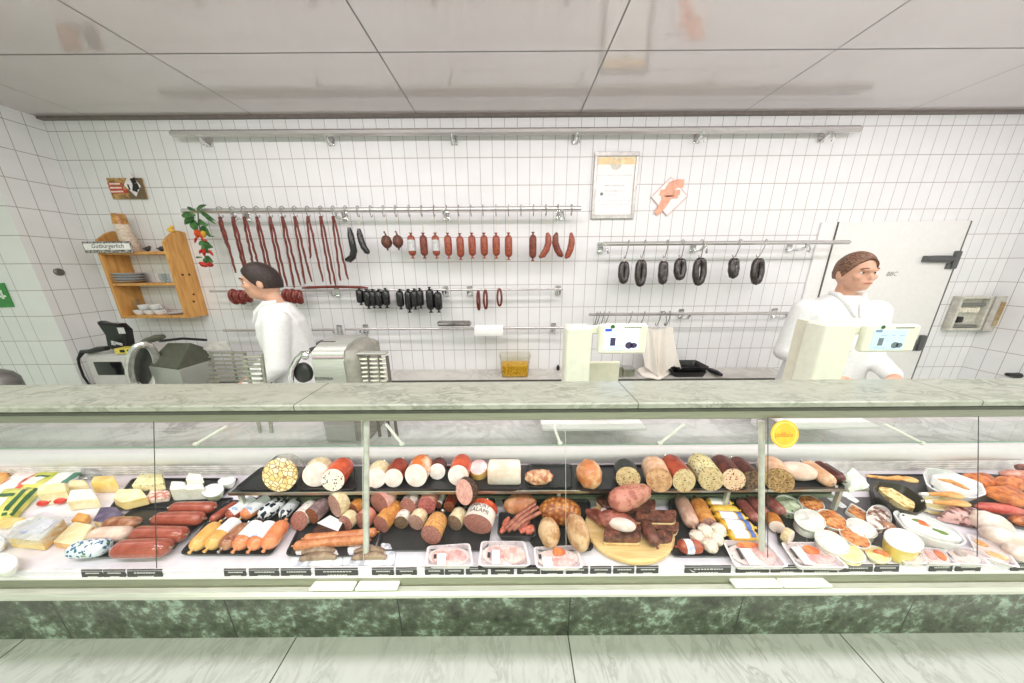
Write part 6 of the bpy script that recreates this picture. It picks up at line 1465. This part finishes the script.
o = build('netted_ham', MB().tube([A - d * .42, A - d * .3, A - d * .05, A + d * .3, A + d * .7, A + d * .95, B + d * .06], [.016, .030, .038, .036, .028, .020, .008], 22), food('netted_pink_meat', (180, 112, 98), (212, 156, 140), 40, rough=.4), label='cone shaped pink ham tied with net, on top of the board', cat='ham')
q = MB()
dn, un, wn = ang_frame(d)
for j in range(14):
    a = 2 * PI * j / 14; q.tube([A + d * t + (un * cos(a) + wn * sin(a)) * rr_ for t, rr_ in ((0.3, .0362), (.5, .0326), (.7, .0284), (.95, .0204))], .0012, 4)
build('ham_net', q, M('brown_twine', (186, 146, 118), .8), o, kind='stuff')

# ---- tray of yellow packets
saus('pinkish grey whole sausage at the left of the yellow packet tray', (693, 526), (680, 498), 7.6, food('pinkish_grey_casing', (200, 164, 146), (226, 196, 182), 30, rough=.35, coat=.2), group='whole sausages by the yellow packets')
cut('tan cut sausage between the grey one and the yellow packets', (709, 525), (695, 497), 7.8, S_YO, C_GREY, group='whole sausages by the yellow packets')
YW = food('yellow_packet', (238, 196, 74), (248, 220, 120), 20, rough=.3, bump=0, coat=.3)
for i, (a, c, r_, pl_) in enumerate((((706, 502), (731, 503), 4.2, 1), ((711, 509.5), (738, 510.5), 4.4, 0), ((715, 516.5), (745, 518), 5, 1), ((720, 525), (753, 527.5), 6, 1), ((728, 535), (757, 535.5), 5, 1))):
    o = saus(f'yellow twist wrapped packet, {ORD[i]} from the back' + ('' if pl_ else ', without white label'), a, c, r_, YW, group='yellow twist wrapped packets', name='yellow_packet', sleeve=(.12, .62, LABW, 70) if pl_ else None, cat='packet')
    if pl_:
        A, B, r = axis_pts(a, c, r_, ZB); dd, uu, ww = ang_frame(B - A); L = (B - A).length
        q = MB(); q.rings([[A + dd * L * t + (uu * sin(rad(60) * (k_ / 4 - 1)) + ww * cos(rad(60) * (k_ / 4 - 1))) * r * 1.05 for k_ in range(9)] for t in (.68, .84)], False, False, closed=False); build('blue_band', q, M('band_blue', (92, 116, 190), .35), o)
for i, (u, v) in enumerate(((697, 537), (705.5, 531), (718.5, 530), (716, 538.5), (710, 545.5))):
    p = PZ(u, v, ZB + .020 + (.016 if i in (1, 2) else 0)); b = MB().blob(p, (.022, .021, .021), noise=.07, seed=i); o = build('white_ball_sausage', b, food('white_mould', (224, 208, 194), (244, 234, 224), 60, rough=.7), label=f'small white mould covered ball sausage, {["leftmost", "upper left", "upper right", "lower right", "nearest the glass"][i]} of five', cat='sausage', group='five small white ball sausages')
    build('tied_end', MB().tube([p + Vector((-.018, 0, .01)), p + Vector((-.025, 0, .014))], [.006, .004], 6), STRING, o)
saus('small sausage striped red, white and blue before the white balls', (678, 546.5), (702, 546.5), 6.2, food('reddish_small', (170, 84, 60), (200, 120, 92), 20, rough=.3, coat=.3), group=None, sleeve=(.25, .55, LABB, 150))
for i, (a, c, r_) in enumerate((((757, 521), (739, 500), 5.2), ((768, 517), (749, 498), 5.6), ((783, 514), (764, 496), 6.0))):
    saus(f'rosy brown sausage pointing back left, {["left", "middle", "right"][i]} of three behind the second post', a, c, r_, food('rosy_brown', (158, 98, 92), (190, 132, 122), 40, rough=.35, coat=.2), group='rosy brown sausages behind the post', clipmat=CLIP)
cut('orange skinned sausage with a white cut face, right of the second post', (777, 527), (770, 512), 6.5, S_YO, C_LY)
cut('short white cut sausage lying behind the sliced meat packs', (791, 538), (784, 530), 7.5, S_CRM, C_LY, clip=False)
meatpack('sliced meat pack with a curved orange slice, left of the second post', [(735, 567), (790, 567), (766, 540), (722, 540)], [('ham_slices', .5, .5, .46, .44, PKW, .010), ('ham_slices', .72, .45, .2, .36, PKS, .013), ('orange_slice', .5, .80, .26, .12, ORS, .015), ('paper_label', .38, .35, .10, .30, LABW, 0), ('paper_label', .22, .45, .03, .2, INK, 0)])
meatpack('sliced meat pack with an orange wedge, right of the second post', [(797, 567), (851, 568), (820, 542), (780, 542)], [('ham_slices', .5, .5, .46, .44, PKW, .010), ('ham_slices', .62, .35, .3, .2, PKS, .013), ('orange_slice', .58, .66, .17, .2, ORS, .015), ('paper_label', .26, .42, .09, .34, LABW, 0), ('paper_label', .12, .5, .025, .2, INK, 0)])

# ---- bowls and tubs
B1 = 'oval bowls of spreads and salads'
GLB = M('clear_bowl_rim', (232, 232, 228), .15); CRE = food('white_spread', (238, 236, 230), (250, 249, 246), 30, rough=.35, bump=.1); ORA = food('orange_salad', (204, 126, 74), (234, 178, 122), 70, t=(.4, .55), specks=(110, 60, 30), sscale=60, sthr=.25, rough=.35); GRS = food('green_herb_spread', (196, 206, 176), (226, 232, 212), 30, specks=(90, 130, 70), sscale=70, sthr=.3, rough=.4); PAY = food('pale_yellow_spread', (240, 226, 170), (248, 240, 204), 30, rough=.35)
bowl('oval bowl of pale green herb spread under the raised shelf', (789, 504), 14.5, 8, 24, .034, GLB, GRS, group=B1, seed=1)
bowl('oval bowl of orange salad, behind the big white one', (811.5, 503), 14, 6.8, 22, .028, GLB, ORA, group=B1, seed=2, fill=.95)
bowl('big white oval tub of white spread, front of the herb bowl', (810, 520), 16.5, 10, 22, .040, WHITEP, CRE, group=B1, seed=3, fill=.95)
bowl('oval bowl of orange salad right of the big white tub', (832, 519.5), 17, 8, 26, .032, GLB, ORA, group=B1, seed=4, fill=.95)
bowl('oval white lidded tub above the orange wedge pack', (832, 542), 19, 9.5, 28, .034, WHITEP, CRE, group=B1, seed=5, fill=.96)
bowl('long bowl of orange salad between two white tubs', (855, 537.5), 18, 7, 30, .030, GLB, ORA, group=B1, seed=6, fill=.95)
bowl('oval bowl of white spread behind the long orange one', (862, 528), 17, 7.5, 26, .034, WHITEP, CRE, group=B1, seed=7, fill=.95)
bowl('oval bowl of pale yellow spread at the glass, left of the yellow tub', (850, 553), 17, 8, 22, .022, GLB, PAY, group=B1, seed=8, fill=.95)
bowl('low pale bowl with a brown piece, before the yellow tub', (878, 554), 14, 7, 24, .016, GLB, PAY, group=B1, seed=9, fill=.9)
lump('small brown piece lying in the low pale bowl', (881, 553), 6, 2.6, ORS, base=ZD + .015, rot=-20, name='brown_piece', noise=.1)
bowl('yellow tub with a white lid near the glass', (903.5, 541), 20.5, 10, 20, .055, food('yellow_tub_side', (236, 216, 130), (246, 234, 176), 12, rough=.35, bump=0), None, name='yellow_tub', cat='tub', bot=.82, lid=M('white_lid', (246, 244, 236), .25))
o = block('rectangular tray of brown minced salad behind the white tubs', [(845, 511), (866, 524), (872, 514), (851, 502)], .016, ZD, M('white_dish', (226, 222, 214), .3), name='minced_salad_tray', cat='tray')
P = [PZ(u, v, ZD + .020) for u, v in ((847.5, 510.5), (865, 521), (869, 514.5), (852, 504))]; build('minced_salad', MB().prism(rpoly(P, .008), .006, bev=.002), ORA, o)
for i, q in enumerate(([(818, 492), (842, 508), (848, 507), (828, 492)], [(834, 491), (856, 503), (860, 501), (846, 491)])):
    block('white flat card lying behind the orange bowls, ' + ('left one' if i == 0 else 'right one'), q, .006, ZD, LABW, name='white_card', cat='card', group='white cards behind the bowls', bev=.001)
o = bowl('clear round pack with layered white and brown slices', (879, 517), 13, 12, 30, .030, GLB, food('layered_salad', (150, 110, 90), (246, 236, 232), 40, t=(.4, .5), rough=.3), group=B1, seed=12, fill=.9, contname='layered_slices')
lump('brown bread roll piece in clear film before the layered pack', (887, 528), 7, 6, food('brown_roll', (170, 120, 90), (216, 176, 144), 30, coat=.5), base=ZD, noise=.1, name='bread_roll')
# large dark and white serving bowls
def trough(label, top, h, mat, cont, contpoly, name='serving_bowl', base=None, bot=.72, lift=0, group='large serving bowls', bump=.006, cname='salad', fill=.55):
    base = ZD if base is None else base; z = base + h
    T_ = rpoly([PZ(u, v, z) for u, v in top], .015); c = sum(T_, Vector()) / len(T_)
    def rg(k, zz): return [Vector((c.x + (p.x - c.x) * k, c.y + (p.y - c.y) * k, zz)) for p in T_]
    b = MB().rings([rg(bot, base + .001), rg((1 + bot) / 2, base + h * .5), rg(1, z - .003), rg(1, z), rg(.95, z), rg((1 + bot) / 2 - .06, base + h * .48), rg(bot - .06, base + .006)])
    o = build(name, b, mat, label=label, cat='bowl', group=group)
    if cont:
        from mathutils import noise as N
        C = [PZ(u, v, base + h * fill) for u, v in contpoly]; cc = sum(C, Vector()) / len(C); C = rpoly(C, .02, 3)
        rr = [[cc + (p - cc) * k + Vector((0, 0, bump * (1.4 - k) + bump * 1.3 * N.noise((cc + (p - cc) * k) * 70) - (h * fill - .008 if i == 0 else 0))) for p in C] for i, k in enumerate((1, 1, .85, .6, .3, .05))]
        build(cname, MB().rings(rr), cont, o)
    return o
PASTA = food('pasta_salad', (206, 170, 108), (246, 230, 182), 70, t=(.4, .52), specks=(214, 120, 70), sscale=46, sthr=.3, rough=.4, bump=.6)
trough('dark angular bowl of pasta salad at the right', [(872, 487), (879, 480), (905, 485), (925, 499), (927, 509), (917, 514), (895, 508)], .060, M('dark_olive_bowl', (60, 56, 48), .35), PASTA, [(876, 488), (888, 487), (914, 502), (915, 510), (900, 505)], fill=.72)
FLW = food('garnish', (214, 120, 56), (120, 140, 60), 40, t=(.45, .55), rough=.4)
o = trough('long white bowl of white salad with a green and orange garnish', [(892, 512), (900, 509), (926, 515), (955, 528), (968, 541), (962, 546), (935, 541), (905, 529)], .050, M('white_porcelain', (232, 232, 234), .2), CRE, [(898, 512), (925, 518), (957, 533), (964, 542), (938, 539), (906, 527)], fill=.95, bump=.002)
for i, (u, v, s_, mt) in enumerate(((920, 522, .016, FLW), (926, 526, .018, ORS), (931, 528, .012, FATW), (936, 531, .012, M('garnish_green', (104, 140, 62), .5)), (942, 533, .015, M('garnish_green', (104, 140, 62), .5)), (903, 516, .004, INK), (915, 521, .010, M('garnish_green', (104, 140, 62), .5)))):
    build('garnish', MB().blob(PZ(u, v, ZD + .047), (s_, s_ * .6, .006), RZ(-.4), 12, 8, .2, 3, i), mt, o)
trough('long white bowl with a thin orange filling at the back right', [(923, 474), (927, 467), (948, 470), (982, 483), (987, 494), (975, 498), (945, 495), (927, 486)], .050, M('white_porcelain', (232, 232, 234), .2), CRE, [(930, 475), (948, 475), (976, 487), (980, 493), (950, 490)], fill=.8, bump=.002)
b = MB(); P = [PZ(u, v, ZD + .048) for u, v in ((938, 479), (950, 481), (962, 486), (970, 490))]; b.tube(P, [.002, .008, .007, .002], 8); build('orange_strip', b, food('orange_strip', (206, 130, 70), (230, 176, 120), 60), label='thin strip of orange topping in the back white bowl', cat='topping')
SPO = food('beech_wood', (222, 168, 104), (240, 198, 142), 20, rough=.45)
for i, (pts, hd, lb) in enumerate(((((876, 477), (888, 478.5), (900, 478)), (909, 479.5), 'wooden spoon lying behind the dark angular bowl'), (((928, 494), (938, 494), (947, 494.5)), (953, 495), 'wooden spatula before the back white bowl, upper of two'), (((932, 502), (944, 503), (954, 503)), (959, 503), 'wooden spatula before the back white bowl, lower of two'))):
    P = [PZ(u, v, ZD + .055) for u, v in pts]; b = MB().tube(P, [.006, .007, .010], 8); b.blob(PZ(hd[0], hd[1], ZD + .055), (.034 if i else .030, .016, .008), RZ(-.1)); o = build('wooden_spoon', b, SPO, label=lb, cat='spoon', group='wooden spoons among the bowls')
    h_ = MB().tube([P[0] - (P[1] - P[0]) * .8, P[0] - (P[1] - P[0]) * .1], [.005, .006], 8); build('spoon_handle', h_, SPO if i == 0 else M('white_handle', (238, 236, 232), .4), o)
bowl('shallow pale yellow bowl under the wooden spatulas', (940, 503), 22, 7, 8, .030, GLB, PAY, group=B1, seed=21, fill=.8)
BAC = food('striped_bacon', (120, 60, 66), (226, 190, 186), 40, t=(.42, .52), rough=.35, coat=.3)
pouch('pile of streaky bacon slices behind the long garnished bowl', [(938, 516), (978, 524), (980, 510), (944, 507)], ZD, .04, BAC, name='bacon_slices', cat='meat', puff=.6)
GRL = food('grilled_orange', (176, 88, 40), (234, 158, 92), 40, t=(.38, .6), rough=.4, bump=.7, coat=.2)
for i, (q, lb) in enumerate((([(958, 475), (982, 486), (1008, 487), (985, 474)], 'grilled orange rib strip, at the back left of the rib tray'), ([(980, 488), (1012, 503), (1040, 504), (1010, 486)], 'grilled orange rib strip, in front of the rib tray'), ([(992, 478), (1016, 487), (1044, 487), (1020, 478)], 'grilled orange rib strip, upper right of the rib tray'))):
    pouch(lb, q, ZD + .008 + .012 * i, .040, GRL, name='grilled_rib', cat='meat', group='grilled ribs at the far right', puff=.5)
lump('pale pink raw meat piece behind the grilled ribs', (1018, 475), 15, 5, S_PNK, base=ZD + .03, rot=-8, noise=.08, name='raw_meat')
lump('dark red meat piece at the back right edge', (1023, 468), 6, 4, MEAT_R, base=ZD + .03, noise=.1, name='raw_meat')
lump('long bright red meat strip before the rib tray', (1000, 509), 19, 5.2, food('raw_red', (204, 88, 76), (230, 134, 118), 26, rough=.3, coat=.3), base=ZD, rot=-12, noise=.12, name='raw_meat', seed=14)
CHK = food('raw_poultry', (232, 214, 202), (250, 244, 240), 16, rough=.3, coat=.4)
for i, (c, rx, ry, lb) in enumerate((((990, 523), 13, 10, 'pale raw poultry piece in film, back one at the right'), ((1003, 538), 13, 10, 'pale raw poultry piece in film, front one at the right'), ((1018, 553), 9, 8, 'small pale poultry piece at the right edge near the glass'))):
    o = lump(lb, c, rx, ry, CHK, base=ZD, noise=.14, seed=20 + i, name='poultry_piece', group='raw poultry pieces at the right', rot=-25)
lump('orange breaded piece at the right edge behind the poultry', (1020, 521), 9, 5, GRL, base=ZD, noise=.15, name='breaded_piece')
for i, (q, parts, lb) in enumerate((
    ([(903, 563), (930, 564), (924, 553), (898, 552)], [('ham_slices', .5, .5, .46, .44, PKW, .012), ('ham_slices', .4, .5, .2, .3, PKS, .013)], 'small clear pack of pale slices below the yellow tub'),
    ([(926, 563), (962, 565), (944, 549), (914, 546)], [('ham_slices', .5, .5, .46, .44, PKW, .010), ('orange_slice', .66, .55, .14, .34, ORS, .014), ('ham_slices', .35, .5, .15, .3, PKS, .013)], 'clear pack with an orange slice below the garnished bowl'),
    ([(954, 563), (994, 566), (974, 548), (942, 546)], [('ham_slices', .5, .5, .46, .44, PKW, .012), ('ham_slices', .4, .6, .2, .2, food('grey_slices', (176, 160, 156), (216, 204, 200), 40), .014)], 'clear pack of greyish white slices before the film wrapped poultry'),
    ([(978, 556), (1022, 569), (1004, 546), (966, 533)], [('ham_slices', .5, .5, .46, .44, PKW, .012), ('ham_slices', .55, .3, .3, .14, FAT, .014), ('ham_slices', .3, .7, .2, .14, S_TAN, .014)], 'long clear pack with a brown edged piece, right of the garnished bowl'))):
    meatpack(lb, q, parts)

# ---- price tags along the glass
tags = [(81, 102, 'below the blue printed sausage'), (103, 125, 'below the nearest red sausage, left of the glass joint'), (127, 162, 'right of the left glass joint, longer than its neighbours'), (224, 246, 'below the orange sausage tray, left of a wide gap'), (249, 279, 'below the plain orange sausage'), (281, 311, 'left of the greyish sausage packets'), (315, 358, 'below the left sausage packet, before the post'), (372, 394, 'just right of the left glass post'), (396, 417, 'below the golden cut sausage'), (425, 444, 'below the left ham pack, its left half'), (445, 464, 'below the left ham pack, its right half'), (466, 488, 'below the gap between two ham packs'), (491, 514, 'below the middle ham pack'), (517, 540, 'left of the middle glass joint, one before last'), (541, 563, 'just left of the middle glass joint'), (566, 588, 'just right of the middle glass joint'), (590, 611, 'below the left side of the wooden board'), (613, 634, 'below the middle of the wooden board'), (636, 658, 'below the right side of the wooden board'), (684, 730, 'below the small white balls, with a tiny bird mark'), (735, 768, 'left of the right glass joint under the sliced meat'), (770, 801, 'just right of the second glass post'), (803, 836, 'below the orange wedge pack'), (838, 871, 'below the pale yellow spread'), (873, 897, 'below the yellow tub'), (927, 950, 'below the garnished bowl, left of two'), (953, 978, 'below the garnished bowl, right of two'), (1008, 1034, 'at the right edge of the photo')]
tn = Vector((0, .7675 - .801, -(.6425 - .6485))).normalized(); tu = Vector((0, .0060, .033)).normalized(); tn = Vector((0, -tu.z, tu.y))
for i, (x0, x1, lb) in enumerate(tags):
    a_, c2 = PY(x0, 572, .6445), PY(x1, 572, .6445); m0 = Vector(((a_.x + c2.x) / 2, .6456, .7865)) + tn * .0028; w_ = c2.x - a_.x; hh = .034
    P = [m0 + Vector((sx * w_ / 2, 0, 0)) + tu * sy * hh / 2 for sx, sy in ((-1, -1), (1, -1), (1, 1), (-1, 1))]
    o = build('price_tag', MB().prism(P, .0016, down=-tn), TAGM, label='dark price tag with pale writing, ' + lb, cat='price tag', group='price tags along the glass', smooth=0)
    q = MB(); R.seed(i)
    for row, (yy, wf) in enumerate(((.18, .62), (-.16, .42))):
        x = -w_ * wf / 2
        while x < w_ * wf / 2:
            lw_ = w_ * (.04 + .05 * R.random()); cc = m0 + Vector((x + lw_ / 2, 0, 0)) + tu * yy * hh + tn * .0004
            q.add([cc + Vector((sx * lw_ * .4, 0, 0)) + tu * sy * hh * .055 for sx, sy in ((-1, -1), (1, -1), (1, 1), (-1, 1))], [(0, 1, 2, 3)]); x += lw_
    build('tag_writing', q, CHALK, o, kind='stuff')
    if i == 19:
        cc = m0 + Vector((-w_ * .34, 0, 0)) + tn * .0005; q = MB(); q.add([cc + Vector((-.010, 0, 0)) + tu * .008, cc + Vector((.002, 0, 0)) - tu * .004, cc + Vector((.012, 0, 0)) - tu * .003, cc + Vector((-.001, 0, 0)) + tu * .002], [(0, 1, 2, 3)]); build('tag_bird', q, CHALK, o)
# ------------------------------------------------------------------ light: shop-front daylight, ceiling lamps and an added fill row
w = bpy.data.worlds.new('daylight'); SC.world = w; w.use_nodes = True
w.node_tree.nodes['Background'].inputs[0].default_value = lin((230, 247, 222)); w.node_tree.nodes['Background'].inputs[1].default_value = 0.58
def area(name, loc, sx, sy, e, col=(255, 244, 248), rot=(0, 0, 0)):
    l = bpy.data.lights.new(name, 'AREA'); l.shape = 'RECTANGLE'; l.size = sx; l.size_y = sy; l.energy = e; l.color = lin(col)[:3]
    o = bpy.data.objects.new(name, l); COL.objects.link(o); o.location = loc; o.rotation_euler = rot; return o
for x in (-1.5, .8, 3.1):
    area('ceiling_lamp', (x, 1.25, CZ - .03), 2.1, .12, 13.5, rot=(.55, 0, 0))
for x in (-1.6, .6, 2.8):
    area('shop_ceiling_lamp', (x, -.05, CZ - .03), 2.2, .12, 24, (255, 247, 253))
for x in (-2.2, .4, 3.0):
    area('shop_rear_fill', (x, -1.7, CZ - .03), 2.4, .2, 42, (236, 248, 224))  # unseen greenish row, added as fill for the floor shadow under the counter
area('counter_lamp', (0, .835, 1.218), 5.0, .03, 2.7, (255, 246, 253))
SC.view_settings.view_transform = 'Standard'; SC.view_settings.look = 'None'; SC.view_settings.gamma = 1.0
SC.view_settings.use_curve_mapping = False; SC.view_settings.exposure = 0.12
SC.cycles.use_denoising = True
SC.cycles.transparent_max_bounces = 24; SC.cycles.max_bounces = 10
